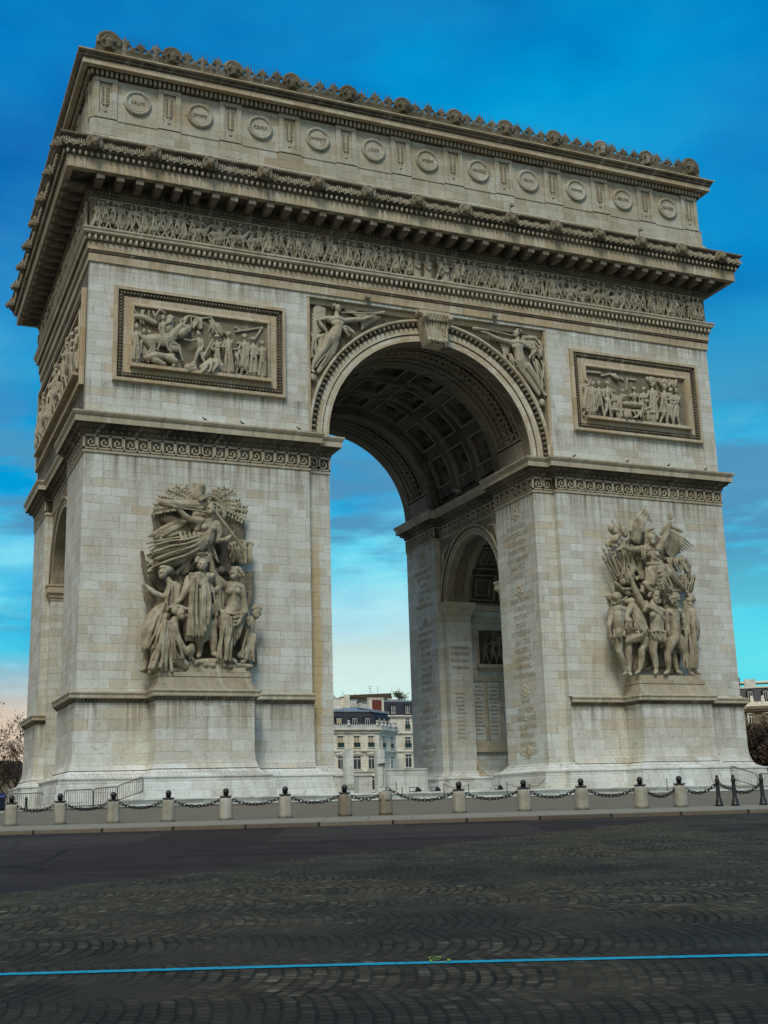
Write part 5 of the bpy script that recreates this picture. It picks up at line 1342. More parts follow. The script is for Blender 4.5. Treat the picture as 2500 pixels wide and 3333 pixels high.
# ---------------- relief panels (rows of figures traced roughly)
def man(f, x, y0, H, d, look=1, stride=.12, arms=('d','d'), coat=0, helm=0, lean=0, hair=0, seed=0):
    """standing figure, feet at y0, H grid units tall"""
    u = H/8.; hx = x+lean*u*3
    f.E(hx,y0-H+u*.55,d+.04,u*.40,u*.52,u*.42); f.E(hx+look*u*.38,y0-H+u*.6,d+.05,u*.1,u*.14)
    if helm: f.E(hx,y0-H+u*.28,d+.04,u*.50,u*.34,u*.45); f.T([(hx-u*.3,y0-H+u*.05,d,u*.16),(hx+look*u*.1,y0-H-u*.25,d,u*.18)])
    if hair: f.E(hx-look*u*.15,y0-H+u*.35,d,u*.46,u*.4)
    f.T([(hx,y0-H+u,d,u*.22),(x+lean*u*2.6,y0-H+u*1.6,d,u*.42),(x+lean*u*2,y0-H+u*2.4,d+.03,u*.62),(x+lean*u,y0-H+u*3.3,d,u*.5),(x,y0-H+u*4.1,d,u*.58)],.8)
    s0 = stride*H
    for sg in (-1,1):
        kx = x+sg*s0*.5+look*u*.2; f.T([(x+sg*u*.25,y0-u*3.9,d,u*.46),(kx,y0-u*2,d+.03,u*.34),(x+sg*s0,y0-u*.2,d,u*.2),(x+sg*s0+look*u*.45,y0,d+.04,u*.17)])
    if coat:
        f.T([(x,y0-H+u*3.4,d,u*.6),(x,y0-u*2.6,d,u*.9),(x,y0-u*coat,d,u*1.0)],.55); f.folds([(x-u*.5,y0-H+u*2),(x+u*.5,y0-H+u*2)],[(x-u*1.0,y0-u*coat),(x+u*1.0,y0-u*coat)],5,u*.17,d+.13,0,2,u*.2,seed=seed)
    sh = (x+lean*u*2.5, y0-H+u*1.8)
    for sg, k in zip((-1,1), arms):
        sx_ = sh[0]+sg*u*.7
        if k == 'd': q = [(sx_,sh[1]),(sx_+sg*u*.25,sh[1]+u*1.4),(sx_+look*u*.3,sh[1]+u*2.5)]
        elif k == 'f': q = [(sx_,sh[1]),(sx_+look*u*.5,sh[1]+u*1.2),(sx_+look*u*1.7,sh[1]+u*1.2)]
        elif k == 'u': q = [(sx_,sh[1]),(sx_+look*u*1.0,sh[1]-u*.4),(sx_+look*u*1.5,sh[1]-u*1.5)]
        elif k == 'o': q = [(sx_,sh[1]),(sx_+look*u*1.2,sh[1]+u*.2),(sx_+look*u*2.6,sh[1]-u*.1)]
        else: q = [(sx_,sh[1]),(sx_+sg*u*.8,sh[1]+u*1.1),(sx_,sh[1]+u*1.7)]
        f.T([(q[0][0],q[0][1],d+.05,u*.3),(q[1][0],q[1][1],d+.1,u*.23),(q[2][0],q[2][1],d+.14,u*.17)])
    return f
def horse(f, x, y0, H, d, look=1, rear=0):
    """x is the middle of the barrel, H height at withers in grid units"""
    u = H/5.; L = look
    f.T([(x-L*u*2.0,y0-u*3.6,d,u*.95),(x-L*u*.6,y0-u*3.7,d,u*.9),(x+L*u*1.0,y0-u*(3.8+rear*.5),d,u*.95),(x+L*u*1.7,y0-u*(4.2+rear),d,u*.8)],.7)
    f.T([(x+L*u*1.7,y0-u*(4.4+rear),d+.05,u*.72),(x+L*u*2.5,y0-u*(5.4+rear),d+.08,u*.5),(x+L*u*3.0,y0-u*(6.0+rear),d+.1,u*.36)],.8)
    f.T([(x+L*u*3.0,y0-u*(6.0+rear),d+.1,u*.36),(x+L*u*3.7,y0-u*(5.5+rear),d+.14,u*.28),(x+L*u*4.1,y0-u*(5.0+rear),d+.14,u*.22)])
    f.T([(x+L*u*2.8,y0-u*(6.5+rear),d,u*.1),(x+L*u*2.9,y0-u*(6.2+rear),d,u*.14)])
    for dxx, lift in ((-2.2,0),(-1.7,.2)): f.T([(x+L*u*dxx,y0-u*3.2,d,u*.6),(x+L*u*(dxx+.5),y0-u*2.1,d,u*.34),(x+L*u*(dxx-.3),y0-u*1.3,d,u*.24),(x+L*u*(dxx+lift),y0-u*.2,d,u*.2)])
    f.T([(x+L*u*1.5,y0-u*3.2,d,u*.45),(x+L*u*2.6,y0-u*2.6,d,u*.28),(x+L*u*2.9,y0-u*1.4,d+.04,u*.2),(x+L*u*3.2,y0-u*.4,d,u*.18)])
    f.T([(x+L*u*1.2,y0-u*3.0,d,u*.4),(x+L*u*1.3,y0-u*1.5,d,u*.24),(x+L*u*1.2,y0-u*.2,d,u*.18)])
    f.T([(x-L*u*2.9,y0-u*3.9,d,u*.3),(x-L*u*3.4,y0-u*3.0,d,u*.3),(x-L*u*3.3,y0-u*1.6,d,u*.2)],.8)
    return f
HK = (9.3068,-.37837,-23.4136,-.32066,-8.08582,38.68914,-.04841,.0287)
HL_ = (7.91124,-.32163,9.41077,-.27258,-6.87334,34.24739,-.04115,.0244)
def kf_(x): return 1278+(x-390)*.110          # ledge line of the left panel grid
f = Fig(HK, .0089, .16, .30, .1, 0, 1.0)
f.folds([(400,900),(560,915)],[(400,1010),(560,1000)],5,9,.14,0,6,9,seed=50)
man(f,425,1280,270,.30,1,.05,('d','f'),.6,1,seed=1); f.done('person', PANEL_L, .036, relief_m)
man(f,480,1270,225,.16,1,.07,('d','d'),0,1); man(f,520,1265,215,.14,1,.07,('d','d'),0,0,hair=1); f.done('person', PANEL_L, .036, relief_m)
horse(f,610,1288,230,.34,1,.05); f.done('carved_horse', PANEL_L, .036, relief_m, 1)
man(f,612,1200,250,.46,1,.16,('d','u'),0,1,.03); f.E(612,1120,.42,52,50,24); f.T([(560,950,.4,9),(590,905,.45,10),(630,930,.4,9)]); f.done('person', PANEL_L, .036, relief_m, label='rider raising his hat on the horse')
f.head(667,965,.22,26,0,0,.8); f.T([(660,1000,.2,34),(650,1050,.2,40)]); f.T([(740,985,.16,10),(800,948,.18,11),(860,955,.18,9),(885,1010,.16,7)]); f.T([(880,965,.16,8),(960,958,.18,9),(1000,1010,.18,8),(1070,1080,.16,6)]); f.folds([(760,950),(900,960)],[(740,1030),(900,1040)],8,8,.16,0,6,7,seed=70); f.folds([(940,965),(1010,1000)],[(950,1060),(1060,1090)],6,8,.16,0,6,7,seed=71); f.fan(850,960,.18,-120,-30,9,70,100,6); f.fan(980,990,.18,-100,-40,6,70,110,6); f.T([(560,1000,.2,20),(480,960,.18,24),(420,950,.18,20)]); f.T([(740,1080,.3,36),(790,1040,.34,30)]); f.done('palm_and_banners', PANEL_L, .036, relief_m)
f.T([(500,1250,.3,26),(560,1235,.34,34),(640,1240,.3,22),(690,1230,.3,14)]); f.T([(560,1270,.4,24),(620,1295,.4,18)]); f.E(525,1245,.34,20,22); f.T([(660,1250,.3,34),(700,1275,.4,26)]); f.E(690,1308,.45,14,12); f.done('person', PANEL_L, .036, relief_m, label='fallen man under the horse')
man(f,880,1318,255,.34,-1,.20,('o','d'),0,1,-.10); f.T([(970,1120,.35,8),(900,1250,.38,9)]); f.done('person', PANEL_L, .036, relief_m)
f.E(800,1320,.4,34,30,26).T([(830,1290,.4,16),(850,1330,.42,16),(800,1340,.45,16)]); f.T([(900,1320,.3,26),(960,1290,.35,44),(1020,1310,.35,36)],.8).T([(1000,1280,.35,30),(1040,1340,.35,20)]); f.folds([(900,1290),(1030,1270)],[(880,1350),(1010,1350)],7,10,.5,0,4,11,seed=51); f.done('person', PANEL_L, .036, relief_m, label='man prostrate on the ground')
for i,(x,H,c_,a,lk,sd) in enumerate(((1005,265,.5,('a','f'),-1,2),(1085,295,.2,('f','f'),-1,3),(1160,230,2.2,('d','d'),1,4),(1200,290,1.6,('f','d'),-1,5),(1262,275,.6,('a','d'),-1,6),(1325,255,.1,('f','f'),-1,7))):
    man(f,x,kf_(x)+2,H,.26+.08*(i%2),lk,.08,a,c_,0,0,1,sd); f.E(x,kf_(x)-H+14,.32,24,15,18); f.done('person', PANEL_L, .036, relief_m)
f.T([(1140,1060,.14,8),(1330,1030,.14,8)]).T([(1140,1030,.12,10),(1180,1050,.12,8)]).T([(1330,1030,.12,10),(1280,1110,.12,8)]); f.E(700,1180,.3,50,30,18); f.done('carved_background', PANEL_L, .04, relief_m)
def kl_(x): return 915+(x-290)*.105
f = Fig(HL_, .0078, .52, .28, .1, 0, 1.0)
for i,(x,H,c_,a,lk,hl) in enumerate(((325,370,1.7,('u','f'),1,0),(378,345,1.2,('d','f'),-1,0),(440,350,2.6,('d','f'),1,1),(525,365,0,('d','d'),1,0),(590,290,0,('f','d'),1,0))):
    man(f,x,kl_(x),H,.26+.07*(i%2),lk,.10 if i!=2 else .16,a,c_,hl,0,1-hl,i+1); f.done('person', PANEL_R, .036, relief_m)
man(f,640,kl_(640),300,.34,1,.08,('o','o'),1.0,0,.30,1,3); f.done('person', PANEL_R, .036, relief_m, label='man bending over the table')
f.T([(570,852,.5,14),(700,862,.5,14),(980,885,.5,14)],.8).T([(650,870,.5,16),(655,925,.5,16)]).T([(915,870,.5,14),(918,955,.5,14)]); f.folds([(660,850),(900,870)],[(690,940),(870,930)],9,11,.55,18,6,12,seed=52)
f.T([(690,800,.45,26),(780,810,.5,32),(870,820,.5,22),(850,890,.5,16)]).T([(820,800,.5,16),(880,860,.55,14),(940,835,.5,12)]).E(905,775,.45,24,20); f.done('person', PANEL_R, .036, relief_m, label='dead man laid out on a table')
for i,(x,H,c_,a,lk,hl,ln) in enumerate(((790,330,0,('a','f'),1,0,0),(880,340,1.0,('d','d'),-1,0,0),(965,400,.8,('f','d'),-1,1,0),(1075,385,2.4,('f','f'),1,1,.06),(1140,365,0,('o','d'),-1,0,0),(1200,360,0,('a','f'),-1,1,0))):
    man(f,x,kl_(x)-(10 if i<2 else 0),H,.30 if i>1 else .2,lk,.09,a,c_,hl,ln,1-hl,i+11); f.done('person', PANEL_R, .036, relief_m)
f.T([(330,480,.14,14),(460,495,.14,14)]).T([(470,520,.12,12),(560,500,.12,12),(680,560,.12,12)]).T([(580,520,.2,20),(630,560,.2,24),(600,510,.2,16)]); f.folds([(900,540),(1200,570)],[(920,600),(1200,640)],12,20,.14,0,8,18,seed=53); f.T([(720,550,.1,12),(800,560,.1,12)]).T([(720,560,.1,9),(715,660,.1,9)]); f.done('carved_background', PANEL_R, .04, relief_m)
# long battle relief on the left flank (metres as grid)
class Lin(Fig):
    def __init__(s, mp): s.mb = MB(); s.sc = .01; s.mp = mp; s.ds = 1
    def P(s, x, y, d): return s.mp(x/100, d, -y/100)
fs_ = Lin(lambda u, w_, z: (-22.5-w_, u, z+31))
rn = random.Random(3)
for i in range(15):
    x = 235+i*122+rn.uniform(-18,18)
    if i in (2,6,11): horse(fs_, x, 355, 190, .30, rn.choice((-1,1)), .2); man(fs_,x,240,220,.45,1,.14,('u','d'),0,1)
    else: man(fs_, x, 358-rn.uniform(0,30), rn.uniform(260,320), .28+.1*(i%2), rn.choice((-1,1)), rn.uniform(.08,.22), (rn.choice('dfuoa'),rn.choice('dfuoa')), rn.choice((0,0,1.2,2.2)), rn.choice((0,1)), rn.uniform(-.15,.15), 1, i)
    fs_.done('person', PANEL_S, .045, relief_m)

# ---------------- winged victories in the spandrels
HM = (10.85162,-.43287,-9.00004,-.37363,-9.4415,34.06523,-.05607,.03324)
for side in (0, 1):
    f = Fig(HM, .0100, .40, .45, .45, .5+.0)
    f.wall = 0.5; f.d0 = .05
    # work in the left figure's grid; the right one has its own joints
    if side == 0:
        f.head(237,108,.30,26,1,0,1.0,-16,-8); f.T([(228,140,.28,15),(232,165,.28,20)]); f.T([(180,185,.26,22),(235,180,.3,34),(275,190,.26,22)])
        f.T([(232,205,.3,42),(235,240,.32,36),(215,285,.32,44),(190,330,.3,34)],.8); f.E(212,205,.44,17,15,14).E(262,208,.42,17,15,14)
        f.T([(185,172,.28,20),(140,178,.32,17),(110,185,.34,15),(135,225,.36,14),(160,250,.38,11)]); f.hand(166,262,.4,10,290)
        f.T([(270,190,.28,20),(340,180,.32,17),(400,180,.34,14),(455,158,.36,10)]); f.hand(470,150,.38,11,10)
        f.T([(175,310,.32,36),(150,370,.32,28),(120,410,.3,22),(85,460,.28,18),(72,500,.26,12)]); f.foot(72,520,.26,12,12)
        f.T([(215,330,.28,34),(200,390,.22,28),(150,460,.2,22),(110,520,.18,16)],.7); f.E(76,558,.24,24,28,16)
        f.done('person', ARC, .036, relief_m, label='left winged victory blowing a trumpet in the spandrel')
        f.T([(265,133,.4,5),(470,140,.42,6),(540,135,.4,13)]); f.done('trumpet', ARC, .03, relief_m)
        for k in range(9): f.T([(150,110+k*16,.14,12),(110-k*3,130+k*18,.18,14),(75,150+k*22,.14,9)],.5,6)
        for k in range(10): f.T([(290+k*8,120+k*2,.12,10),(400,150+k*7,.18,11),(520-k*14,165+k*9,.14,6)],.5,6)
        f.E(115,130,.12,46,50,10).E(330,110,.1,60,20,10); f.done('wing', ARC, .036, relief_m)
        f.folds([(250,230),(300,220)],[(300,290),(350,270)],5,9,.3,0,8,10,seed=60); f.folds([(60,270),(150,280)],[(70,430),(110,430)],7,9,.22,0,8,10,seed=61); f.folds([(200,330),(240,310)],[(90,500),(150,470)],5,10,.22,0,6,9,seed=62)
        f.T([(150,280,.2,12),(100,300,.24,14),(70,340,.2,12),(90,380,.2,10)]); f.done('flying_drapery', ARC, .036, relief_m)
    else:
        f.head(1410,272,.30,26,-1,0,1.0,16,-8); f.T([(1418,300,.28,15),(1415,320,.28,20)]); f.T([(1370,335,.26,22),(1415,335,.3,34),(1465,345,.26,22)])
        f.T([(1415,360,.3,42),(1425,400,.32,36),(1435,450,.32,42),(1455,490,.3,34)],.8); f.E(1392,358,.44,17,15,14).E(1440,362,.42,17,15,14)
        f.T([(1375,330,.28,20),(1310,315,.32,17),(1250,290,.34,14),(1215,268,.36,10)]); f.hand(1200,260,.38,11,170)
        f.T([(1465,345,.28,20),(1510,370,.32,17),(1535,385,.34,15),(1510,410,.36,12)]); f.hand(1500,420,.38,10,260)
        f.T([(1480,490,.32,34),(1515,540,.32,27),(1545,590,.3,21),(1575,640,.28,15),(1590,665,.26,11)]); f.foot(1592,672,.26,11,14)
        f.T([(1430,480,.28,34),(1470,540,.22,28),(1520,610,.2,20),(1560,670,.18,15)],.7); f.E(1580,725,.24,24,28,16)
        f.done('person', ARC, .036, relief_m, label='right winged victory blowing a trumpet in the spandrel')
        f.T([(1385,285,.4,5),(1240,250,.42,6),(1130,238,.4,13)]); f.done('trumpet', ARC, .03, relief_m)
        for k in range(9): f.T([(1380-k*4,330+k*10,.12,11),(1330,330+k*12,.16,12),(1290+k*8,310+k*18,.14,8)],.5,6)
        for k in range(8): f.T([(1450,290+k*6,.12,11),(1520,285+k*10,.18,11),(1575,300+k*22,.14,7)],.5,6)
        f.done('wing', ARC, .036, relief_m)
        f.folds([(1480,330),(1560,330)],[(1520,440),(1590,420)],6,9,.3,0,10,9,seed=63); f.folds([(1510,440),(1600,460)],[(1560,640),(1605,620)],8,9,.24,0,8,9,seed=64); f.folds([(1350,400),(1390,420)],[(1380,470),(1440,520)],4,10,.24,0,6,9,seed=65)
        f.T([(1470,300,.2,10),(1530,300,.24,12),(1575,340,.24,12),(1560,400,.24,12),(1510,420,.24,10)]); f.done('flying_drapery', ARC, .036, relief_m)

# ---------------- frieze procession: a stock of carved figures repeated along the frieze
fz = [c for c in ARC.children if c.name.startswith('frieze_ground')][0]
def proto(kind, seed):
    q = Lin(lambda u, w_, z: (u, -w_, z)); rn = random.Random(seed)
    if kind == 'h':
        horse(q, 0, 0, 108, .16, 1, rn.uniform(0,.3)); man(q, 0, -48, 118, .24, 1, .12, (rn.choice('dfu'),'f'), 0, 1)
    elif kind == 'a':
        q.T([(-40,0,.1,12),(40,0,.1,12)]); q.T([(0,-10,.1,30),(0,-110,.1,30)],.5); q.T([(-30,-115,.1,10),(30,-115,.1,10)]); q.T([(-20,-80,.3,5),(0,-60,.34,6),(20,-80,.3,5)]); q.E(0,-150,.12,16,34,12)
    else:
        man(q, 0, 0, rn.uniform(168,186), .15, rn.choice((-1,1)), rn.uniform(.06,.24), (rn.choice('dfuoa'),rn.choice('dfoa')), rn.choice((0,0,1.4,2.4)), rn.choice((0,1)), rn.uniform(-.2,.2), 1, seed)
        if rn.random() < .4: q.T([(30,-10,.2,2.5),(20,-180,.24,2.5)])
    
    return q.done('relief_figure', fz, .034, relief_m, 1)
pro = [proto('m', 100+i) for i in range(12)]; hor = [proto('h', 200+i) for i in range(3)]; alt = proto('a', 5)
used = set(); cnt = 0
def put(o, x, y, z, rz, sx_=1.0, sc_=1.0):
    global cnt
    if o.name in used: c = o.copy(); COL.objects.link(c); c.parent = fz
    else: used.add(o.name); c = o
    c.location = (x, y, z); c.rotation_euler = (0,0,rz); c.scale = (sx_*sc_, 1, sc_); cnt += 1
    return c
rn = random.Random(9); x = -22.25
LAY = []
while x < 22.2:
    if (-16.8 < x < -12.2 or 10.2 < x < 14.6) and rn.random() < .75: LAY.append((x+.6,'h')); x += 1.25
    elif abs(x) < .3: LAY.append((x,'a')); x += .9
    elif abs(abs(x)-1.0) < .2: LAY.append((x,'a')); x += .8
    else: LAY.append((x,'m')); x += rn.uniform(.40,.60)
stuffmb = MB()
for i, (x, k) in enumerate(LAY):
    sc_ = rn.uniform(.96,1.03)
    if k == 'h': o = put(rn.choice(hor), x, -.10, 36.02, 0, 1, .98)
    elif k == 'a': o = put(alt, x, -.10, 36.02, 0, 1, 1.0)
    else: o = put(rn.choice(pro), x, -.10-rn.uniform(0,.05), 36.02, 0, rn.choice((-1,1)) if x < 2 or rn.random() < .7 else 1, sc_)
# the flank of the frieze and a second, overlapping rank read as one mass
def bake(items, name):
    mb = MB()
    for (o, x, y, z, rz, sx_) in items:
        M_ = Matrix.Translation((x,y,z)) @ Matrix.Rotation(rz,4,'Z') @ Matrix.Diagonal((sx_,1,1,1)); off = len(mb.v)
        mb.v.extend(tuple(M_ @ v.co) for v in o.data.vertices); mb.f.extend(tuple(i+off for i in p.vertices) for p in o.data.polygons)
    q = mb.link(name, relief_m, fz, True, fix=False); q['kind'] = 'stuff'; return q
items = []
y = .4
while y < 21.8: items.append((rn.choice(pro+hor[:1]), -22.6, y, 36.02, -pi/2, rn.choice((-1,1)))); y += rn.uniform(.45,.62)
x = -22.1
while x < 22.2:
    if abs(x) > 1.7: items.append((rn.choice(pro), x+rn.uniform(-.1,.1), -.02, 36.08, 0, rn.choice((-1,1))))
    x += rn.uniform(.5,.75)
bake(items, 'relief_crowd')

# ---------------- dim reliefs inside the passage (right pier)
q = Lin(lambda u, w_, z: (7.8-w_, u, z)); 
for (u, z0, lk) in ((6.5,20.6,1),(15.45,20.4,-1)):
    X_, Z_ = u*100, -z0*100
    q.T([(X_+lk*18,Z_-62,.12,9),(X_+lk*10,Z_-30,.14,17),(X_+lk*2,Z_+12,.13,14),(X_-lk*6,Z_+60,.12,11),(X_-lk*10,Z_+120,.1,7)]); q.E(X_+lk*22,Z_-80,.14,10,12)
    q.T([(X_+lk*14,Z_-45,.16,6),(X_+lk*55,Z_-62,.16,5),(X_+lk*90,Z_-70,.14,4)]); q.T([(X_+lk*60,Z_-66,.2,3),(X_+lk*120,Z_-84,.18,6)])
    for k in range(6): q.T([(X_+lk*10,Z_-40+k*6,.08,6),(X_-lk*(14+k*2),Z_-60+k*18,.1,7),(X_-lk*20,Z_-30+k*26,.08,4)],.6,6)
    for k in range(5): q.T([(X_+lk*30,Z_-58,.08,5),(X_+lk*(90-k*8),Z_-100+k*18,.09,6)],.6,6)
o = q.done('side_spandrel_relief', ARC, .035, relief_m)
q = Lin(lambda u, w_, z: (u, 16.05-w_, z))
for i, (u, lk) in enumerate(((11.2,1),(11.9,1),(12.5,-1),(13.3,1),(14.1,-1),(14.7,-1))): man(q, u*100, -1232, 225-25*(i%3 == 0), .18, lk, .14, ('f','u'), 0, 0, .1*lk, 1, i)
q.done('tunnel_relief', ARC, .04, carve_m)

# ---------------- engraved names on the jambs and shafts
ins = MB()
def names(lst, yc, z0, dz, size, xw=7.31, sq=.95):
    for i, s_ in enumerate(lst):
        if not s_: continue
        text(ins, s_, size, lambda a, b_, c: (xw-.004-c*.3, yc-a, z0-i*dz+b_), .012, sq)
names(['WERTINGEN','GUNTZBOURG','ELCHINGEN','DIERNSTEIN','HOLLABRUNN','SAALFELD','HALLE',None,None,'PRENTZLOW','LUBECK','PULTUSK','EYLAU','OSTROLENKA','DANTZIG','HEILSBERG','LANDSHUT','ECKMUHL','RATISBONNE',None,None,'RAAB','MOHILEW','SMOLENSKO','VALONTINA','POLOTSK','KRASNOE','WURSCHEN'], 3.1, 20.0, .565, .46)
names(['LILLE','HONDSCHOOTE','WATTIGNIES','ARLON','COURTRAI','TOURCOING','WEISSENBOURG',None,None,'MAESTRICHT','ALDENHOVEN','LANDAU','NEUWIED','RASTADT','ETLINGEN','NERESHEIM','BAMBERG','AMBERG','FRIEDBERG',None,None,'BIBERACH','ALTENKIRCHEN','SCHLIENGEN','KEHL','ENGEN','MOESKIRCH','HOCHSTETT',None,'ULM'], 18.4, 20.3, .55, .44)
ins.link('engraved_names', engl_m, ARC)
ins = MB()
for i, s_ in enumerate(['DUNKERQUE','DUSSELDORF','GRAND PORT','HAMBOURG']): text(ins, s_, .30, lambda a, b_, c: (8.75+a, 15.345-c*.3, 13.4-i*.52+b_), .012, .85)
rn = random.Random(5)
W2 = ['MASSENA','JOUBERT','BELLIARD','REYNIER','DESAIX','LAGRANGE','MENOU','SAVARY','MURAT','LANNES','DAVOUT','SONGIS','BON','FRIANT','CAFFARELLI','DOMMARTIN','VIAL','RAMPON']
for i in range(12): text(ins, W2[i], .19, lambda a, b_, c: (8.62+a, 15.345-c*.3, 9.9-i*.30+b_), .012, .9)
for cxx in (10.55, 11.85, 13.25):
    for i in range(13): text(ins, W2[(i+int(cxx*3))%18], .19, lambda a, b_, c: (cxx+a, 16.04-c*.3, 10.5-i*.30+b_), .012, .85)
ins.link('engraved_names', engr_m, ARC)
em = MB()     # small carved wreath emblems between the name lists
for (yc, zc, s_) in ((3.1,21.05,1.),(3.1,15.7,.9),(3.1,8.95,1.),(3.1,4.6+.35,1.),(18.4,21.3,1.),(18.4,15.9,.9),(18.4,9.35,.9),(18.4,5.6,.7)):
    for k in range(16):
        a = 2*pi*k/16; em.ell((7.30, yc+.26*s_*cos(a), zc+.34*s_*sin(a)), (.03,.09*s_,.09*s_), None, 5, 4)
    em.ell((7.30,yc,zc),(.04,.15*s_,.22*s_),None,6,4)
    for sg in (-1,1): em.ell((7.30,yc+sg*.46*s_,zc-.15*s_),(.03,.13*s_,.10*s_),None,5,4)
em.link('carved_emblem', jamb_m, ARC, True)

# =================================================================== PLAZA FURNITURE
def set_geo(o, loc=None, rz=0, sc=None):
    if loc is not None: o.location = loc
    o.rotation_euler = (0,0,rz)
    if sc: o.scale = sc
    return o
SB = [(-28.54,-27.21),(-27.19,-28.14),(-25.75,-29.23),(-24.29,-30.29),(-22.69,-31.0),(-21.04,-31.72),(-19.37,-32.4),(-18.17,-32.73),(-16.2,-33.81),(-14.35,-34.5),(-12.79,-35.27),(-11.16,-36.0),(-9.84,-36.16)]
DS = ['leftmost pale stone bollard with a black ball, cut by the chain from the left edge','pale stone bollard with a dark chipped notch at its foot, second from the left','heavily pitted rough stone bollard below the crowd barriers','stone bollard with a black ball before the left pier, fourth from the left','stone bollard with a black ball below the kneeling-figure relief, fifth from the left','smooth pale stone bollard with a black ball right of the left pedestal','dark grey stone bollard with a black ball before the gap of the archway','dark stub bollard with a pale rounded cap and no ball, where one chain ends','bright stone bollard with a black ball in front of the dark passage floodlights','stone bollard with a black ball at the left corner of the right pier','mottled stone bollard with a black ball below the recessed strip of the right pier','stone bollard with a stained band and a black ball below the right warrior relief','last stone bollard with a black ball, next to the twin iron posts']
def bollard(i, x, y):
    rn = random.Random(i*7+1); z = gz(x, y)-.01; d_ = atan2(y-CP.y, x-CP.x)
    t = thing('stone_bollard', DS[i], 'bollard', (x, y, z), 'stone bollards ringing the plaza' )
    m = MB(); n = 20; prof = [(.0,.0),(.205,0),(.203,.10),(.198,.50),(.196,.60),(.185,.632),(.155,.65),(0,.655)] if i != 2 else [(.0,.0),(.215,0),(.20,.10),(.205,.3),(.19,.45),(.20,.60),(.185,.632),(.155,.65),(0,.655)]
    k = len(prof)
    vs = []
    for a in range(n):
        th = 2*pi*a/n; c_, s_ = cos(th), sin(th); q = (abs(c_)**4+abs(s_)**4)**-.25*.93
        for r_, zz in prof:
            j = (rn.uniform(-.014,.014) if i == 2 else rn.uniform(-.003,.003)) if 0 < zz < .6 else 0
            dent = .05 if (i == 1 and zz < .12 and c_ < -.2) else 0
            vs.append(((r_*q+j-dent*(r_ > .1))*c_+x, (r_*q+j-dent*(r_ > .1))*s_+y, zz+z))
    fs = [(a*k+b, ((a+1)%n)*k+b, ((a+1)%n)*k+b+1, a*k+b+1) for a in range(n) for b in range(k-1)]
    m.add(vs, fs); mm = grey_m if i in (6, 7) else cap_m
    m.link('post', mm, t, True)
    if i == 7:
        c = MB(); c.lathe([(0,.42),(.20,.42),(.212,.5),(.212,.66),(.19,.70),(0,.715)], (x,y,z), 20); c.link('cap', cap_m, t, True)
    else:
        c = MB(); c.lathe([(0,.64),(.14,.64),(.145,.67),(.10,.69),(.055,.705),(.05,.73),(.085,.745),(.10,.77)], (x,y,z), 16); c.link('collar', iron_m, t, True)
        b = MB(); b.ell((x,y,z+.845), (.092,.092,.098), None, 14, 10); b.link('ball', iron_m, t, True)
        r_ = MB(); r_.tube([(x-.16*sin(d_)*-1,y-.16*cos(d_),z+.70),(x+.16*sin(d_)*-1,y+.16*cos(d_),z+.70)], .026, 8); r_.link('chain_bar', iron_m, t)
for i, (x, y) in enumerate(SB): bollard(i, x, y)
# cast iron posts
def iron_post(x, y, z, H, label, grp='cast iron posts'):
    t = thing('iron_post', label, 'post', (x,y,z), grp)
    k = H/.90
    m = MB(); m.lathe([(0,0),(.125,0),(.125,.05),(.105,.07),(.10,.16),(.082,.20),(.07,.24),(.058,.60),(.054,.70),(.078,.71),(.078,.74),(.05,.755)], (x,y,z), 12)
    m.v = [(a,b,z+(c-z)*k) for a,b,c in m.v]; m.link('shaft', iron_m, t, True)
    q = MB(); q.lathe([(.05,.755),(.062,.77),(.062,.80),(.03,.815),(.045,.835),(.048,.86),(.03,.89),(.0,.91)], (x,y,z), 12)
    q.v = [(a,b,z+(c-z)*k) for a,b,c in q.v]; q.link('finial', iron_m, t, True)
IP = [(-8.75,-36.6),(-8.30,-36.8),(-7.40,-37.0)]
iron_post(*IP[0], gz(*IP[0]), .93, 'black fluted iron post just right of the last stone bollard')
iron_post(*IP[1], gz(*IP[1]), .93, 'middle one of three black iron posts at the right end of the chains')
iron_post(*IP[2], gz(*IP[2]), .93, 'black iron post at the right edge in front of the barrier')
iron_post(-25.6, -6.0, 2.04, .64, 'short black iron post behind the leftmost chain, before the railing barrier')
# chains
def chain(p0, p1, sag, label, L=.155):
    p0, p1 = Vector(p0), Vector(p1); mb = MB()
    D = (p1-p0).length; n = max(6, int((D+sag*sag*2.6/D)/ (L*.72)))
    pts = []
    for i in range(n+1):
        f_ = i/n; p = p0.lerp(p1, f_); p.z -= sag*4*f_*(1-f_); pts.append(p)
    for i in range(n):
        a, b_ = pts[i], pts[i+1]; d_ = (b_-a); l_ = d_.length; d_.normalize(); c_ = (a+b_)/2
        side = d_.cross(Vector((0,0,1))).normalized(); upv = side.cross(d_).normalized()
        w_ = upv if i % 2 == 0 else (side*.85+upv*.5).normalized(); hl = l_*.5+.028; hw = .036; ring = []
        for q in range(10):
            th = 2*pi*q/10; ring.append(c_+d_*hl*cos(th)+w_*hw*sin(th)*1.15)
        nn = d_.cross(w_); vs = []
        for q in range(10):
            o_ = (ring[q]-c_).normalized()
            for s_ in range(5):
                t_ = 2*pi*s_/5; vs.append(tuple(ring[q]+o_*.0155*cos(t_)+nn*.0155*sin(t_)))
        mb.add(vs, [(q*5+s_, ((q+1)%10)*5+s_, ((q+1)%10)*5+(s_+1)%5, q*5+(s_+1)%5) for q in range(10) for s_ in range(5)])
    o = mb.link('iron_chain', iron_m, None, True, fix=False)
    c = (p0+p1)/2; o.data.transform(Matrix.Translation(-c)); o.location = c
    return tag(o, label, 'chain', 'black chains slung between the bollards')
def btop(i): x, y = SB[i]; return (x, y, gz(x,y)+.69)
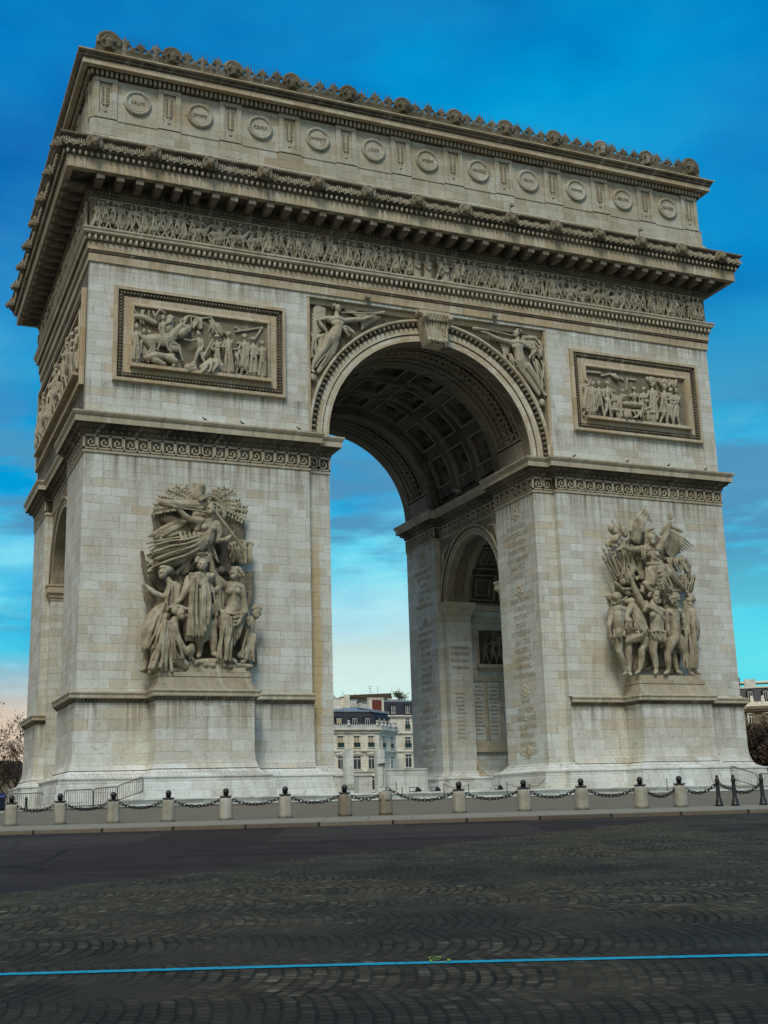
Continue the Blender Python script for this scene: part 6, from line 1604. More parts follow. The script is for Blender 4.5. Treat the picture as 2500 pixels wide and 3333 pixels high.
CL = ['drooping chain between the leftmost bollard and the notched one','chain hanging in front of the two crowd barriers','chain between the pitted bollard and the fourth one','chain hanging before the left pedestal, between fourth and fifth bollards','chain right of the fifth bollard, under the left pedestal','chain ending at the dark grey ball-topped bollard','short chain between the dark bollard and the capless stub']
for i in range(7): chain(btop(i), btop(i+1), .26 if i < 6 else .20, CL[i])
chain((SB[7][0]+.05, SB[7][1], gz(*SB[7])+.80), btop(8), .34, 'long chain rising from a hooked end beside the stub bollard')
for i, lb in ((8,'chain hanging before the passage of the arch, right of the bright bollard'),(9,'chain in front of the left corner of the right pier'),(10,'chain below the curved base of the right pier'),(11,'tightly drooping chain between the last two stone bollards')): chain(btop(i), btop(i+1), .30 if i < 11 else .36, lb)
chain(btop(12), (*IP[0], gz(*IP[0])+.72), .30, 'chain from the last stone bollard to the first iron post')
chain((*IP[0], gz(*IP[0])+.72), (*IP[1], gz(*IP[1])+.50), .06, 'short taut chain between the twin iron posts')
chain((*IP[1], gz(*IP[1])+.45), (*IP[2], gz(*IP[2])+.68), .16, 'chain to the iron post at the right edge')
e0 = Vector((-29.9,-26.1,gz(-29.9,-26.1)+.69)); chain(e0, btop(0), .26, 'chain leaving the picture at the left edge')
# crowd barriers
def barrier(p0, p1, z0, z1, h, label, tilt=0):
    c = ((p0[0]+p1[0])/2, (p0[1]+p1[1])/2, min(z0, z1)-.05); t = thing('crowd_barrier', label, 'barrier', c, 'grey steel crowd barriers'); r_ = .028
    def P(u, v): return (p0[0]+(p1[0]-p0[0])*u, p0[1]+(p1[1]-p0[1])*u, z0+(z1-z0)*u+v*h)
    m = MB(); m.tube([P(0,.12),P(0,.86),P(.03,.97),P(.07,1),P(.93,1),P(.97,.97),P(1,.86),P(1,.12)], r_, 6); m.tube([P(0,.14),P(1,.14)], r_*.9, 6); m.link('tube_frame', steel_m, t, True)
    b = MB(); L = hypot(p1[0]-p0[0], p1[1]-p0[1]); n = int(L/.105)
    for k in range(1, n): b.tube([P(k/n,.14),P(k/n,.99)], .012, 4)
    b.link('bar_infill', steel_m, t)
    d_ = Vector((p1[0]-p0[0], p1[1]-p0[1], 0)).normalized(); nn = Vector((-d_.y, d_.x, 0))
    for u in (.06, .94):
        a = Vector(P(u,.14)); f_ = MB(); f_.tube([tuple(a+nn*.25-Vector((0,0,.12*h))), tuple(a+nn*.18-Vector((0,0,.03))), tuple(a), tuple(a-nn*.18-Vector((0,0,.03))), tuple(a-nn*.25-Vector((0,0,.12*h)))], .02, 6); f_.link('foot', steel_m, t, True)
barrier((-25.42,4.0),(-23.5,4.0),2.0,2.02,1.02,'crowd barrier beyond the left side of the arch, behind the short iron post')
barrier((-23.82,-6.0),(-22.44,-6.0),2.03,2.07,.90,'crowd barrier at the left front corner, left of its pair')
barrier((-22.40,-6.0),(-21.25,-6.0),2.07,2.16,.92,'crowd barrier joined to the right of another at the left pier')
barrier((-20.92,-4.2),(-19.6,-4.15),2.30,2.74,.84,'crowd barrier climbing onto the step beside the left pedestal')
barrier((16.9,-5.25),(18.88,-5.25),2.70,2.17,.92,'crowd barrier sloping down beside the right pier')
barrier((19.0,-5.25),(20.9,-5.25),2.16,2.18,.93,'crowd barrier standing level at the right edge')
# rope posts with slack ropes, ground floodlights
PP = [(-5.59,2.62,3.02),(-5.24,2.18,2.73),(-2.66,2.18,2.92),(-1.1,2.18,2.83),(1.38,2.18,2.88),(2.88,2.18,2.76),(12.5,2.18,2.93)]
RL = ['thin black rope post farthest left, on the step left of the floodlights','short thin black post next to the hooked chain end','tall thin black rope post beside the passage, left of the bright bollard','thin black rope post right of the bright bollard','thin black rope post before the foot of the right pier','thin black rope post at the white corner of the right pier','lone thin black post in front of the right pedestal']
for (x, z0, z1), lb in zip(PP, RL):
    y = -4.6; t = thing('rope_post', lb, 'post', (x,y,z0), 'thin rope posts in front of the arch')
    m = MB(); m.lathe([(0,0),(.10,0),(.10,.015),(.02,.03)], (x,y,2.2 if z0 < 2.5 else z0), 10); m.link('base', iron_m, t, True)
    m = MB(); m.tube([(x,y,z0+.02),(x,y,z1-.03)], .024, 6); m.ell((x,y,z1),(.035,.035,.03)); m.link('pole', iron_m, t, True)
for (x0, za, x1, zb, sag, lb) in ((-2.66,2.86,-1.1,2.80,.16,'slack rope between the two thin posts by the bright bollard'),(1.38,2.84,2.88,2.72,.14,'slack rope between the thin posts at the right pier'),(2.88,2.72,4.0,3.15,.25,'loose rope end curling up against the white corner of the right pier')):
    m = MB(); m.tube([(x0+(x1-x0)*i/8, -4.6, za+(zb-za)*i/8-sag*4*(i/8)*(1-i/8)) for i in range(9)], .014, 5); c = ((x0+x1)/2,-4.6,za)
    o = m.link('barrier_rope', iron_m, None, True); o.data.transform(Matrix.Translation(-Vector(c))); o.location = c; tag(o, lb, 'rope', 'ropes between the thin posts')
def flood(x, y, z, w_, h_, label, rz=0):
    t = thing('floodlight', label, 'floodlight', (x,y,z), 'black floodlights aimed at the arch')
    m = MB(); m.tube([(x-w_/2,y,z+.02),(x-w_/2,y+.05,z+h_),(x+w_/2,y+.05,z+h_),(x+w_/2,y,z+.02)], .022, 6); m.tube([(x-w_/2,y,z+.02),(x+w_/2,y,z+.02)], .03, 6); m.link('bracket', iron_m, t, True)
    m = MB(); m.prism([(x+w_*.34,z+.02),(x+w_*.80,z+.02),(x+w_*.78,z+h_*.5),(x+w_*.5,z+h_*.95),(x+w_*.38,z+h_*.6)], y+.10, y+.42, 'xzy'); m.link('lamp_housing', iron_m, t)
flood(-3.85,-3.2,2.50,.62,.26,'double-framed black floodlight on the step, leftmost of three'); flood(-2.55,-3.2,2.50,.52,.25,'black floodlight on the step with its hood to the right, middle of three'); flood(1.58,-3.2,2.50,.46,.25,'black floodlight on the step at the foot of the right pier')
def cctv(x, y, z, s, label, cat='camera', grp='small cameras on the arch'):
    t = thing('security_camera', label, cat, (x,y,z), grp)
    m = MB(); m.tube([(x-.1*s,y,z),(x-.1*s,y,z+.25*s),(x,y-.05,z+.38*s)], .028*s, 6); m.link('bracket', iron_m, t, True)
    m = MB(); m.prism([(y-.34*s,z+.28*s),(y-.30*s,z+.46*s),(y+.10*s,z+.56*s),(y+.12*s,z+.38*s)], x-.09*s, x+.09*s, 'zyx'); m.link('camera_body', cap_m, t)
cctv(5.35,-2.2,41.0,1.1,'small white camera on the main cornice above the arch crown'); cctv(15.85,-2.2,41.0,1.1,'small white camera on the main cornice, right of the other')
cctv(6.95,11.3,24.3,1.2,'white camera on the cornice inside the great vault')
for x, lb in ((-4.69,'small pale box lamp on the lower fascia, left of the keystone'),(4.69,'small pale box lamp on the lower fascia, right of the keystone')):
    t = thing('box_lamp', lb, 'lamp', (x,-.15,34.0)); m = MB(); m.box(x-.17,x+.17,-.42,-.12,34.02,34.18); m.box(x-.14,x+.14,-.39,-.12,33.97,34.02); m.link('housing', cap_m, t); m = MB(); m.tube([(x,-.25,34.18),(x,-.2,34.3),(x,-.1,34.34)], .02, 5); m.link('arm', iron_m, t)
bird_m = plain('slate_feathers', (.05,.052,.06), .7)
for (x, y, z), lb in zip(((9.95,-.72,24.33),(14.21,-.72,24.33),(17.63,-.72,24.33),(20.85,-.66,24.33),(-22.82,-.55,24.33),(-15.61,-.72,24.33),(-13.3,-.72,24.33),(-9.7,-.72,24.33)),
    ('pigeon on the impost ledge just right of the great archivolt','pigeon on the impost ledge under the left side of the right relief','pigeon on the impost ledge under the right relief','pigeon on the impost ledge near the right corner','pigeon on the impost ledge at the left corner','pigeon on the impost ledge under the left relief, the left one of two','pigeon on the impost ledge under the right end of the left relief','pigeon on the impost ledge left of the great archivolt')):
    s_ = -1 if x < 0 else 1; m = MB(); m.tube([(-.15*s_,0,.08),(-.03*s_,0,.11),(.08*s_,0,.14),(.12*s_,0,.22)], [.025,.07,.06,.035], 8); m.ell((.14*s_,0,.26),(.04,.035,.04)); m.tube([(.17*s_,0,.255),(.20*s_,0,.245)],.009,4)
    m.tube([(0,.02,0),(0,.02,.07)],.008,4); m.tube([(.03*s_,-.02,0),(.03*s_,-.02,.07)],.008,4); m.v = [(a+x,b+y,c+z) for a,b,c in m.v]
    o = m.link('pigeon', bird_m, None, True); o.data.transform(Matrix.Translation((-x,-y,-z))); o.location = (x,y,z); o.scale = (.85,.85,.85); tag(o, lb, 'pigeon', 'pigeons on the ledges')

# pale stone wall and round-topped posts seen through the arch
pale_m = stone('pale_bluish_limestone', [(.48,.52,.49),(.58,.62,.58),(.42,.45,.42)], 1.3, .5, .1, .5)
t = thing('low_wall', 'low pale stone wall crossing the opening of the archway', 'wall', (-5,-.6,2.4))
m = MB(); m.box(-7.9,-5.53,-.9,-.2,2.45,3.52); m.box(-7.9,-5.5,-.96,-.14,3.52,3.60); m.link('wall', pale_m, t)
m = MB(); m.box(-5.02,-1.9,-.85,-.2,2.45,3.82); m.box(-5.04,-1.9,-.9,-.15,3.82,3.90); m.link('wall', pale_m, t)
for (x0, x1, zt, lb) in ((-7.47,-6.98,5.02,'round-topped pale stone post, the left of two in the archway'),(-5.51,-5.03,5.02,'round-topped pale stone post with a dark bracket, right one in the archway')):
    t = thing('stone_post', lb, 'post', ((x0+x1)/2,-1.5,2.45)); r_ = (x1-x0)/2; xc = (x0+x1)/2
    m = MB(); m.prism([(x0,2.45),(x1,2.45)]+[(xc+r_*cos(pi*i/10), zt-r_*.7+r_*.9*sin(pi*i/10)) for i in range(11)], -1.75, -1.3, 'xzy'); m.link('shaft', pale_m, t)
    if x0 < -6: m = MB(); m.box(x0+.05,x1+.16,-1.85,-1.78,2.80,3.05); m.link('plaque', cap_m, t)
    else: m = MB(); m.tube([(-5.47,-1.8,4.12),(-5.10,-1.84,4.15)],[.03,.05],6); m.tube([(-5.16,-1.79,4.10),(-5.15,-1.79,2.9),(-5.42,-1.79,2.85)],.014,5); m.link('bracket', iron_m, t)

# =================================================================== BUILDINGS
hs_m = stone('cream_building_stone', [(.72,.70,.58),(.80,.78,.67),(.68,.65,.52)], 1.6, .6, .15, .3)
hd_m = stone('dark_building_stone', [(.12,.10,.065),(.17,.145,.095),(.09,.075,.05)], 1.6, .6, .15, .4)
zinc_m = plain('pale_zinc_roof', (.26,.32,.38), .45, .5, .2); slate_m = plain('dark_slate_roof', (.022,.025,.032), .6)
glass_m = plain('dark_window_glass', (.012,.014,.018), .12, .6); wood_m = plain('white_window_frame', (.62,.62,.56), .6); rail_m = plain('dark_green_balcony_rail', (.012,.045,.045), .5)
brick_m = plain('red_chimney_brick', (.16,.035,.02), .9); curt_m = plain('cream_blind', (.48,.36,.18), .9); brown_m = plain('brown_roof_slab', (.10,.06,.035), .8)
def wall_frame(p0, p1, z0):
    a, b_ = Vector(p0), Vector(p1); d_ = (b_-a); L = d_.length; d_.normalize(); nn = Vector((d_.y,-d_.x))
    return (lambda u, w_, z: (a.x+d_.x*u+nn.x*w_, a.y+d_.y*u+nn.y*w_, z0+z)), L
def window(par, mp, u, z, w_, h_, blind=False, rail=False, arched=False, sill=True):
    f_ = MB(mp); t_ = .10
    f_.box(u-w_/2-.16,u-w_/2,.0,.12,z,z+h_); f_.box(u+w_/2,u+w_/2+.16,.0,.12,z,z+h_); f_.box(u-w_/2-.22,u+w_/2+.22,.0,.20,z+h_,z+h_+.16)
    if sill: f_.box(u-w_/2-.2,u+w_/2+.2,.0,.22,z-.14,z)
    o = f_.link('window', hs_m if not arched else zinc_m, par)
    g_ = MB(mp); g_.box(u-w_/2,u+w_/2,.0,.03,z,z+h_); g_.link('pane', glass_m, o)
    k = MB(mp); k.box(u-.05,u+.05,.03,.075,z,z+h_)
    for s_ in (-1,1): k.box(*sorted((u+s_*w_/2,u+s_*(w_/2-.09))),.03,.075,z,z+h_)
    k.box(u-w_/2+.09,u-.05,.03,.075,z+h_*.74,z+h_*.80); k.box(u+.05,u+w_/2-.09,.03,.075,z+h_*.74,z+h_*.80)
    k.link('frame', wood_m, o)
    if blind: q = MB(mp); q.box(u-w_/2+.09,u-.05,.031,.05,z+h_*.36,z+h_*.73); q.box(u+.05,u+w_/2-.09,.031,.05,z+h_*.36,z+h_*.73); q.link('blind', curt_m, o)
    if rail: q = MB(mp); q.box(u-w_/2-.05,u+w_/2+.05,.22,.25,z-.02,z+h_*.34); q.box(u-w_/2-.08,u+w_/2+.08,.20,.28,z+h_*.34,z+h_*.38); q.link('balcony_rail', rail_m, o)
    return o
B = thing('corner_building', 'cream stone building with dark mansard roof seen through the archway', 'building', (48,146,-1))
segs = [((34.0,140.0),(54.0,140.0)),((54.0,140.0),(59.8,145.6)),((59.8,145.6),(62.5,160.0))]
for si, (p0, p1) in enumerate(segs):
    mp, L = wall_frame(p0, p1, 0)
    m = MB(mp); m.box(0,L,-1.5,0,-1.2,15.4); m.link('facade', hs_m, B)
    m = MB(mp); m.box(-.1,L+.1,-.2,.42,15.42,15.62); m.box(-.15,L+.15,-.2,.62,15.62,15.86); m.box(0,L,0,.28,15.05,15.2)
    k = int(L/.34)
    for i in range(k): m.box((i+.3)*L/k,(i+.68)*L/k,0,.34,15.22,15.42)
    m.box(0,L,0,.35,11.75,11.98); m.box(0,L,0,.22,8.1,8.3); m.box(0,L,0,.35,4.5,4.7)
    m.link('cornice', hs_m, B)
    m = MB(mp); m.box(0,L,.1,.45,15.88,16.34)
    k = int(L/.42)
    for i in range(k): m.ell(((i+.5)*L/k,.28,16.40),(.16,.14,.24))
    m.link('balustrade', pale_m, B)
    m = MB(mp); m.prism([(0,0),(0,0),(0,0)],0,0); m = MB(mp)
    m.add([(0,-.3,15.9),(L,-.3,15.9),(L-.4*(si<2),-1.5,19.0),(0+.4*(si>0),-1.5,19.0)],[(0,1,2,3)]); m.link('mansard', slate_m, B)
    m = MB(mp); m.add([(0,-1.35,19.0),(L,-1.35,19.0),(L,-1.35,19.25),(0,-1.35,19.25),(0,-4.5,20.0),(L,-4.5,20.0)],[(0,1,2,3),(3,2,5,4)])
    k = int(L/.7)
    for i in range(k): m.box(i*L/k,(i+.14)*L/k,-1.42,-1.2,19.0,19.45)
    m.link('zinc_roof_edge', zinc_m, B)
XW = [46.3-3.1*2,46.3-3.1,45.77+.62,49.55,52.35]
mp, L = wall_frame(*segs[0], 0)
for i, x in enumerate(XW+[37.0]):
    u = x-34.0
    window(B, mp, u, 8.6, 1.25 if i != 3 else 1.55, 2.35); window(B, mp, u, 12.55, 1.15, 2.0, True, True); window(B, mp, u, 4.9, 1.2, 2.4); window(B, mp, u, .2, 1.4, 3.2)
    q = MB(mp); q.prism([(u-1.1,11.2),(u+1.1,11.2),(u+1.1,11.34),(u,11.72),(u-1.1,11.34)], 0, .32, 'xzy'); q.link('pediment', hs_m, B)
mp2, L2 = wall_frame(*segs[1], 0)
for u in (2.0, 5.8): window(B, mp2, u, 8.6, 1.35, 2.35); window(B, mp2, u, 12.55, 1.15, 2.0, True, True); window(B, mp2, u, 4.9, 1.2, 2.4)
def dormer(par, mp, u, z, w_, h_, wback=-1.7, front=-.45, lit=False):
    d_ = MB(mp); d_.box(u-w_/2-.18,u+w_/2+.18,wback,front,z-.1,z+h_+.12); d_.prism([(u-w_/2-.3,z+h_+.12),(u+w_/2+.3,z+h_+.12),(u,z+h_+.45)], wback, front+.1, 'xzy'); o = d_.link('dormer', slate_m, par)
    g_ = MB(mp); g_.box(u-w_/2,u+w_/2,front,front+.03,z,z+h_); g_.link('pane', curt_m if lit else glass_m, o)
    k = MB(mp)
    for uu in (u-w_/2, u-.04, u+w_/2-.08): k.box(uu,uu+.08,front+.03,front+.08,z,z+h_)
    k.box(u-w_/2+.08,u-.04,front+.03,front+.08,z+h_-.1,z+h_); k.box(u+.04,u+w_/2-.08,front+.03,front+.08,z+h_-.1,z+h_); k.link('frame', wood_m, o)
for i, x in enumerate((40.3,43.4,46.35,49.45,51.95)): dormer(B, mp, x-34, 16.75, .92, 1.0, lit=(i == 2))
for u in (1.4,3.7,6.0): dormer(B, mp2, u, 16.7, .8, 1.1)
for mpp, us in ((mp,(9.9,13.98,19.6)),(mp2,(.9,2.7,4.5,6.6,7.6))):
    for u in us:
        v = MB(mpp); v.lathe([(0,0),(.30,0),(.30,.35),(.16,.42),(.12,.55),(.26,.85),(.28,.98),(.2,1.0),(0,1.02)], (u,.28,16.3), 10); v.link('urn', pale_m, B, True)
for (x, y, z0, z1, w_, mm) in ((47.4,144.2,18.5,21.6,.75,hs_m),(56.2,146.5,19.0,21.9,1.5,hs_m)):
    c = MB(); c.box(x-w_,x+w_,y-.5,y+.5,z0,z1); c.box(x-w_-.1,x+w_+.1,y-.6,y+.6,z1,z1+.15); o = c.link('chimney', mm, B)
    if w_ > 1: c = MB(); c.box(x-w_*.62,x+w_*.66,y-.56,y-.5,z0,z1-.25); c.link('brick_panel', brick_m, o)
B2 = thing('apartment_building', 'ochre building with arched mansard windows beside the right pier of the arch', 'building', (66,156,-1))
mp, L = wall_frame((58.2,152),(76,152), 0)
m = MB(mp); m.box(0,L,-6,0,-1.2,19.1); m.link('facade', hs_m, B2)
m = MB(mp); m.box(0,L,0,.3,15.7,15.9); m.box(0,L,0,.4,19.0,19.25); m.box(0,L,0,.25,12.2,12.45); m.link('cornice', hs_m, B2)
m = MB(mp); m.add([(0,0,19.25),(L,0,19.25),(L,-.9,21.9),(0,-.9,21.9)],[(0,1,2,3)]); m.link('mansard', slate_m, B2)
m = MB(mp); m.box(0,L,-6,-.85,21.9,22.25)
for i in range(26): m.box(i*L/26,(i+.2)*L/26,-.85,-.7,22.0,22.3)
m.link('zinc_roof_edge', zinc_m, B2)
for u in (4.0,7.1,10.2,13.3):
    o = MB(mp); o.box(u-.62,u+.62,-.8,.0,19.6,20.9); o.prism([(u+.62*cos(pi*i/8), 20.9+.62*sin(pi*i/8)) for i in range(9)], -.8, 0, 'xzy'); q = o.link('arched_dormer', slate_m, B2)
    g_ = MB(mp); g_.prism([(u-.42,19.7),(u+.42,19.7)]+[(u+.42*cos(pi*i/8), 20.85+.42*sin(pi*i/8)) for i in range(9)], 0, .03, 'xzy'); g_.link('pane', glass_m, q)
    k = MB(mp)
    for uu in (u-.42,u-.05,u+.32): k.box(uu,uu+.10,.03,.08,19.7,21.0)
    k.box(u-.5,u+.5,.03,.14,19.58,19.7); k.link('frame', wood_m, q)
for u in (6.95,10.2,13.4): window(B2, mp, u, 16.6, .95, 2.15, False, True); window(B2, mp, u, 13.0, 1.3, 2.0, False, True); window(B2, mp, u, 9.2, 1.4, 2.5)
B3 = thing('rooftop_block', 'white rooftop blocks under a long brown slab roof behind the corner building', 'building', (63,172,-1))
m = MB(); m.box(56,70,170,178,-1.2,24.2); m.link('facade', hs_m, B3)
m = MB(); m.prism([(59.4,24.2),(68.6,24.2),(68.6,25.2),(59.4,24.75)], 168.6, 178, 'xzy'); m.link('slab_roof', brown_m, B3)
for (a, b_, c, d_, mm) in ((59.6,61.4,22.2,24.0,pale_m),(61.5,63.5,21.6,23.1,pale_m),(64.0,64.9,22.9,24.3,wood_m),(61.2,63.2,23.1,23.35,slate_m)):
    m = MB(); m.box(a,b_,169.0-(c<22)*1.0,170,c,d_); m.link('roof_block', mm, B3)
m = MB(); m.box(58.6,59.5,168.4,169.6,20,24.8); m.link('chimney', hs_m, B3)
m = MB(); m.box(50,58.6,171,176,-1.2,24.0); m.box(50,58.6,170.9,176,24.0,24.3); m.link('side_wing', hd_m, B3)
for (x, z0, z1, lb) in ((65.2,24.5,26.8,'tall thin television aerial with crossbars, left of the other on the brown roof'),(67.0,24.8,26.8,'plain thin aerial mast at the right end of the brown roof')):
    m = MB(); m.tube([(x,171,z0),(x,171,z1)],.04,5)
    if x < 66: m.tube([(x-.5,171,z1),(x+.6,171,z1)],.03,4); m.tube([(x-.3,171,z1-.4),(x+.2,171,z1-.4)],.03,4); m.tube([(x,171,z1-1),(x+.6,171,z1-1.3)],.03,4)
    o = m.link('roof_aerial', iron_m, None); o.data.transform(Matrix.Translation((-x,-171,-z0))); o.location = (x,171,z0); tag(o, lb, 'aerial')
m = MB(); m.lathe([(0,0),(.5,0),(.35,.6),(.22,.9),(.28,1.3),(.1,1.6),(0,1.8)], (0,0,0), 8); o = m.link('roof_finial', slate_m, None, True); o.location = (70.3,172,24.0); tag(o, 'small dark finial standing on the roofs right of the brown slab', 'finial')
m = MB(); m.box(-1.2,1.2,-1,1,-25.2,0); m.box(-1.35,1.35,-1.1,1.1,0,.2); o = m.link('finial_tower', hs_m, None); o.location = (70.3,172.2,24.0); tag(o, 'narrow stone turret carrying the dark roof finial', 'turret')

# building at the right edge
B4 = thing('dark_stone_building', 'dark stone building with balustrade and slate roof at the right edge', 'building', (120,114,-1))
a4 = radians(-36); p0 = Vector((109.5,115.0)); dv = Vector((cos(a4), sin(a4)))
mp, L = wall_frame(p0, p0+dv*26, 0)
m = MB(mp); m.box(0,L,-9,0,-1.2,18.3); m.link('facade', hd_m, B4)
m = MB(mp); m.box(-.3,L,0,.7,17.2,17.7); m.box(-.2,L,0,.45,16.8,17.2); m.box(0,L,0,.25,13.2,13.5); m.box(0,L,0,.2,9.2,9.5)
for i in range(14): m.box(i*1.9-.1,i*1.9+.35,0,.22,13.5,16.8)
m.link('cornice', hd_m, B4)
m = MB(mp); m.box(0,L,.2,.6,17.7,18.5)
for i in range(14): m.box(i*1.9-.2,i*1.9+.4,.1,.75,17.7,19.0); m.ell((i*1.9+.1,.4,19.2),(.3,.3,.4))
m.link('balustrade', hs_m, B4)
m = MB(mp); m.add([(0,-1.0,18.3),(L,-1.0,18.3),(L,-2.4,21.2),(0,-2.4,21.2)],[(0,1,2,3)]); m.link('mansard', slate_m, B4)
m = MB(mp); m.box(0,L,-9,-2.2,21.2,21.5); m.box(0,L,-9,-5,22.4,22.7); m.link('roof_edge', hs_m, B4)
for u in (2.2,4.9,7.6,10.3): dormer(B4, mp, u, 18.8, .8, 1.7, -2.3, -1.0); window(B4, mp, u-.3, 13.9, .9, 2.5); window(B4, mp, u-.3, 10.0, .9, 2.6)
m = MB(mp); m.box(1.4,6.2,-5.6,-4.6,20.5,23.2); m.box(1.3,6.3,-5.7,-4.5,23.2,23.4); c = m.link('chimney', brown_m, B4)
m = MB(mp)
for i in range(8): m.tube([(1.8+i*.55,-5.1,23.4),(1.8+i*.55,-5.1,23.9+.5*(i%3==0))],.13,6)
m.link('chimney_pot', brick_m, c)
m = MB(mp); m.box(7.0,9.0,-6,-4.8,21.5,23.1); m.box(.2,1.2,-6,-4.8,21.5,23.6); m.link('roof_block', pale_m, B4)

# =================================================================== TREES
bark_m = plain('dark_bark', (.022,.017,.013), .9); twig_m = plain('brown_twigs', (.045,.030,.020), .9); dead_m = plain('dry_brown_leaves', (.085,.055,.03), .9)
budm = plain('pale_yellow_green_leaves', (.42,.36,.14), .8)
def tree(name, label, cat, x, y, z, H, spread, seed, leaf=None, nleaf=0, lsz=.12, depth=6, grp=None, tr=.28):
    rn = random.Random(seed); t = thing(name, label, cat, (x,y,z), grp)
    tk = MB(); cw = MB(); tips = []
    def br(p, d_, l_, r_, k):
        q = p+d_*l_*.5+Vector((rn.uniform(-.06,.06),rn.uniform(-.06,.06),rn.uniform(-.03,.05)))*l_; e = q+(d_+Vector((rn.uniform(-.2,.2),rn.uniform(-.2,.2),rn.uniform(-.05,.15)))).normalized()*l_*.5
        (tk if k >= depth-1 else cw).tube([p,q,e],[r_,r_*.8,r_*.62],6 if k > 3 else 3)
        if k <= 2: tips.append(e); tips.append(q)
        if k == 0: return
        for i in range(3 if k > 1 else 4):
            a = rn.uniform(0,2*pi); s_ = rn.uniform(.35,.85)*spread
            nd = (d_+Vector((cos(a)*s_, sin(a)*s_, rn.uniform(-.10,.30)))).normalized(); br(e if i else q, nd, l_*rn.uniform(.62,.84), r_*.58, k-1)
    br(Vector((x,y,z)), Vector((rn.uniform(-.05,.05),rn.uniform(-.05,.05),1)), H*.30, tr, depth)
    tk.link('trunk', bark_m, t, True); cw.link('crown', twig_m, t, False, fix=False)
    if leaf:
        lf = MB()
        for i in range(nleaf):
            p = rn.choice(tips)+Vector((rn.gauss(0,.35),rn.gauss(0,.35),rn.gauss(0,.3))); s_ = lsz*rn.uniform(.5,1.4)
            a = Vector((rn.gauss(0,1),rn.gauss(0,1),rn.gauss(0,1))).normalized(); b_ = a.cross(Vector((rn.gauss(0,1),rn.gauss(0,1),rn.gauss(0,1)))).normalized()
            lf.add([tuple(p+a*s_),tuple(p+b_*s_*.6),tuple(p-a*s_),tuple(p-b_*s_*.6)],[(0,1,2,3)])
        lf.link('foliage', leaf, t, False, fix=False)
tree('bare_tree','spreading bare tree with a few brown leaves left of the arch','tree',-20.8,76,-.8,14.5,1.0,5,dead_m,1500,.13,6,'bare trees beyond the arch',.34)
tree('bare_tree','bare tree close behind the left pier, paler twigs','tree',-15.6,84,-.8,14.0,1.0,8,dead_m,1200,.13,6,'bare trees beyond the arch',.30)
tree('bare_tree','low dense bare tree at the left edge in front of the others','tree',-23.5,66,-.6,9.5,1.2,13,dead_m,1500,.12,6,'bare trees beyond the arch',.26)
tree('leafy_tree','pale yellow-green tree showing above the rooftops through the archway','tree',57.3,182,9.0,19.5,.9,21,budm,4200,.20,6,None,.4)
for i, (x, y, H, lb) in enumerate(((98.2,92,14.2,'dark brown dense tree at the right edge, against the dark building'),(103.2,94,15.0,'tall dark tree running off the right edge'),(97.0,86,9.5,'low dark tree just behind the right pier'),(101.0,84,11,'lower dark tree in front of the tall ones at the right edge'))):
    tree('dark_tree', lb, 'tree', x, y, -.9, H, 1.15, 40+i, dead_m if i % 2 else twig_m, 5200, .26, 6, 'dark trees at the right edge', .4)
tree('pot_shrub','small roof-terrace shrub at the right end of the far roofs','shrub',70.9,168,22.6,3.4,1.2,60,plain('dull_green_leaves',(.10,.12,.04),.8),900,.14,4,None,.06)
B5 = thing('terrace_block', 'stone block carrying the roof-terrace shrub behind the ochre building', 'building', (72,168,-1)); m = MB(); m.box(68.8,80,165,169.5,-1.2,22.7); m.link('facade', hs_m, B5); m = MB(); m.box(68.7,80,164.9,169.6,22.7,22.95); m.link('parapet', zinc_m, B5)
B6 = thing('distant_building', 'dark low building behind the bare trees at the left', 'building', (-24,104,-1)); m = MB(); m.box(-46,-12.2,100,110,-1.2,6.6); m.link('facade', hd_m, B6); m = MB(); m.prism([(-46.2,6.6),(-12.0,6.6),(-14,9.0),(-44,9.0)], 100, 110, 'xzy'); m.link('roof', slate_m, B6)
mpz = lambda u, w_, z: (u, 100-w_, z)
for u in (-17.5,-21,-24.5,-28): window(B6, mpz, u, 2.2, 1.1, 1.9)
# coach whose rear end shows at the left edge
t = thing('coach', 'dark blue coach with a pale stripe, only its end showing at the left edge', 'coach', (-26,62,.6))
cb_m = plain('dark_blue_coach_paint', (.010,.014,.035), .3, .6); st_m = plain('light_blue_stripe', (.10,.16,.45), .4)
z0 = gz(-26,62)
m = MB(); m.prism([(60.8,z0+.45),(63.3,z0+.45),(63.3,z0+2.9),(63.1,z0+3.15),(61.0,z0+3.15),(60.8,z0+2.9)], -31.5, -19.75, 'zyx'); m.link('body', cb_m, t)
m = MB(); m.box(-31.3,-20.4,60.76,60.8,z0+1.7,z0+2.6); m.link('side_window', glass_m, t); m = MB(); m.box(-31.4,-19.8,60.75,60.79,z0+2.68,z0+2.86); m.link('stripe', st_m, t)
for x in (-22.0,-29.0):
    for y in (60.9,63.1):
        m = MB(lambda a, b_, c: (x+a, y+c, z0+.48+b_)); m.lathe([(0,-.14),(.30,-.14),(.46,-.12),(.48,0),(.46,.12),(.30,.14),(0,.14)], (0,0,0), 18); w0 = m.link('wheel', iron_m, t, True)

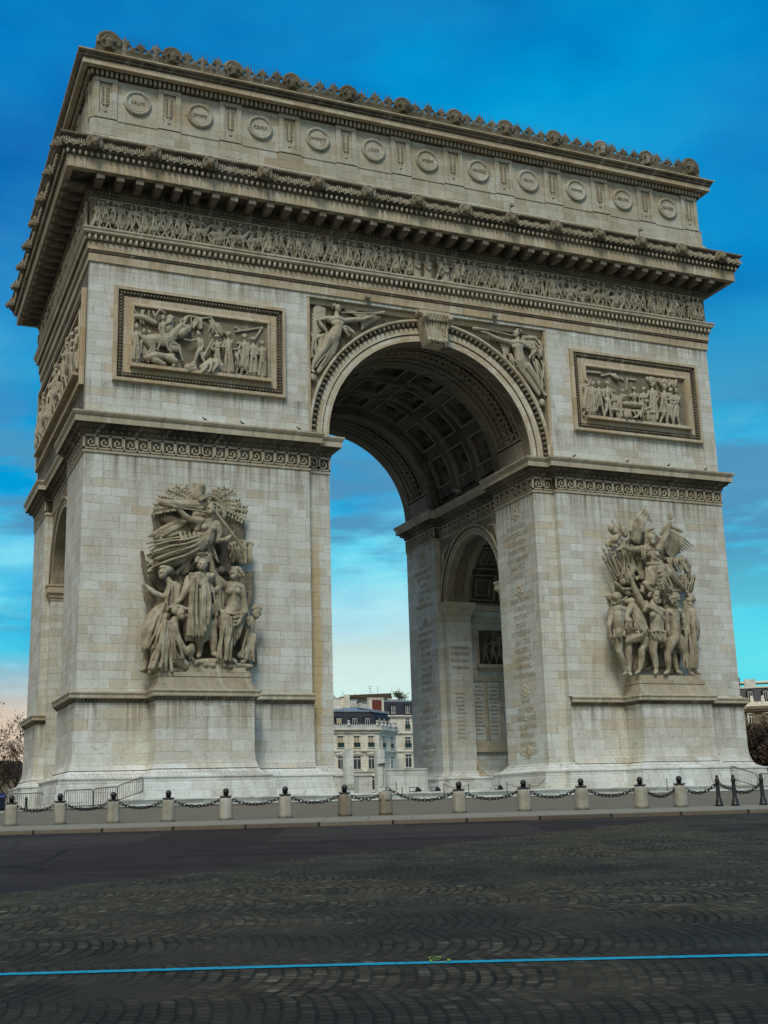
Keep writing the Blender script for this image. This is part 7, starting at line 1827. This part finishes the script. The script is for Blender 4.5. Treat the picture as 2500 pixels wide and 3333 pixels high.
# person at the right edge behind the barrier
skin_m = plain('skin', (.34,.20,.13), .6); cloth_m = plain('dark_navy_jacket', (.012,.015,.026), .8); pants_m = plain('black_trousers', (.012,.012,.013), .85); felt_m = plain('black_felt', (.008,.008,.009), .9)
px_, py_, pz_ = 22.35, -3.9, 2.2
t = thing('person', 'person in a dark jacket and black brimmed hat behind the barrier at the right edge', 'person', (px_,py_,pz_))
m = MB()
def pt(*L): m.tube([(px_+a,py_+b_,pz_+c) for a,b_,c,_ in L],[q[3] for q in L],10)
pt((0,0,1.36,.055),(0,-.01,1.44,.055)); m.ell((px_,py_-.02,pz_+1.54),(.078,.098,.118),None,14,10); m.ell((px_,py_-.10,pz_+1.47),(.05,.04,.05)); m.ell((px_,py_-.125,pz_+1.53),(.014,.022,.025))
for s_ in (-1,1):
    m.ell((px_+s_*.08,py_-.01,pz_+1.53),(.014,.025,.034)); pt((s_*.17,0,1.32,.055),(s_*.235,.02,1.06,.045),(s_*.22,-.10,.84,.034),(s_*.215,-.13,.78,.028))
    for k in range(4): pt((s_*.215+(k-1.5)*.018*s_,-.14,.75,.010),(s_*.215+(k-1.5)*.020*s_,-.165,.69+.006*abs(k-1),.008))
    pt((s_*.19,-.15,.76,.011),(s_*.165,-.18,.72,.009))
    pt((s_*.095,0,.86,.085),(s_*.10,-.01,.47,.058),(s_*.10,.02,.09,.042)); pt((s_*.10,.03,.045,.045),(s_*.11,-.15,.03,.038))
pt((0,0,1.30,.13),(0,0,1.12,.14),(0,0,.92,.14))
body = sculpt(m, 'body', skin_m, t, .016, 1)
m = MB(); pt((0,0,1.34,.10),(0,0,1.27,.16),(0,.0,1.1,.165),(0,0,.90,.165),(0,0,.80,.16))
for s_ in (-1,1): pt((s_*.15,0,1.31,.07),(s_*.235,.02,1.06,.062),(s_*.22,-.09,.86,.05))
sculpt(m, 'jacket', cloth_m, t, .02, 1)
m = MB()
for s_ in (-1,1): pt((s_*.09,0,.88,.105),(s_*.10,-.01,.47,.078),(s_*.10,.02,.10,.062)); pt((s_*.10,.04,.05,.055),(s_*.11,-.17,.035,.045))
sculpt(m, 'trousers', pants_m, t, .02, 1)
m = MB(); m.lathe([(0,.13),(.09,.12),(.105,.08),(.11,.02),(.20,.0),(.205,-.01),(.10,-.005)], (px_,py_,pz_+1.60), 20); o = m.link('hat', felt_m, t, True)
m = MB(); m.ell((px_-.02,py_-.105,pz_+1.655),(.028,.012,.018)); m.link('hat_badge', plain('brass_badge',(.55,.42,.12),.4,.5,.4), o)
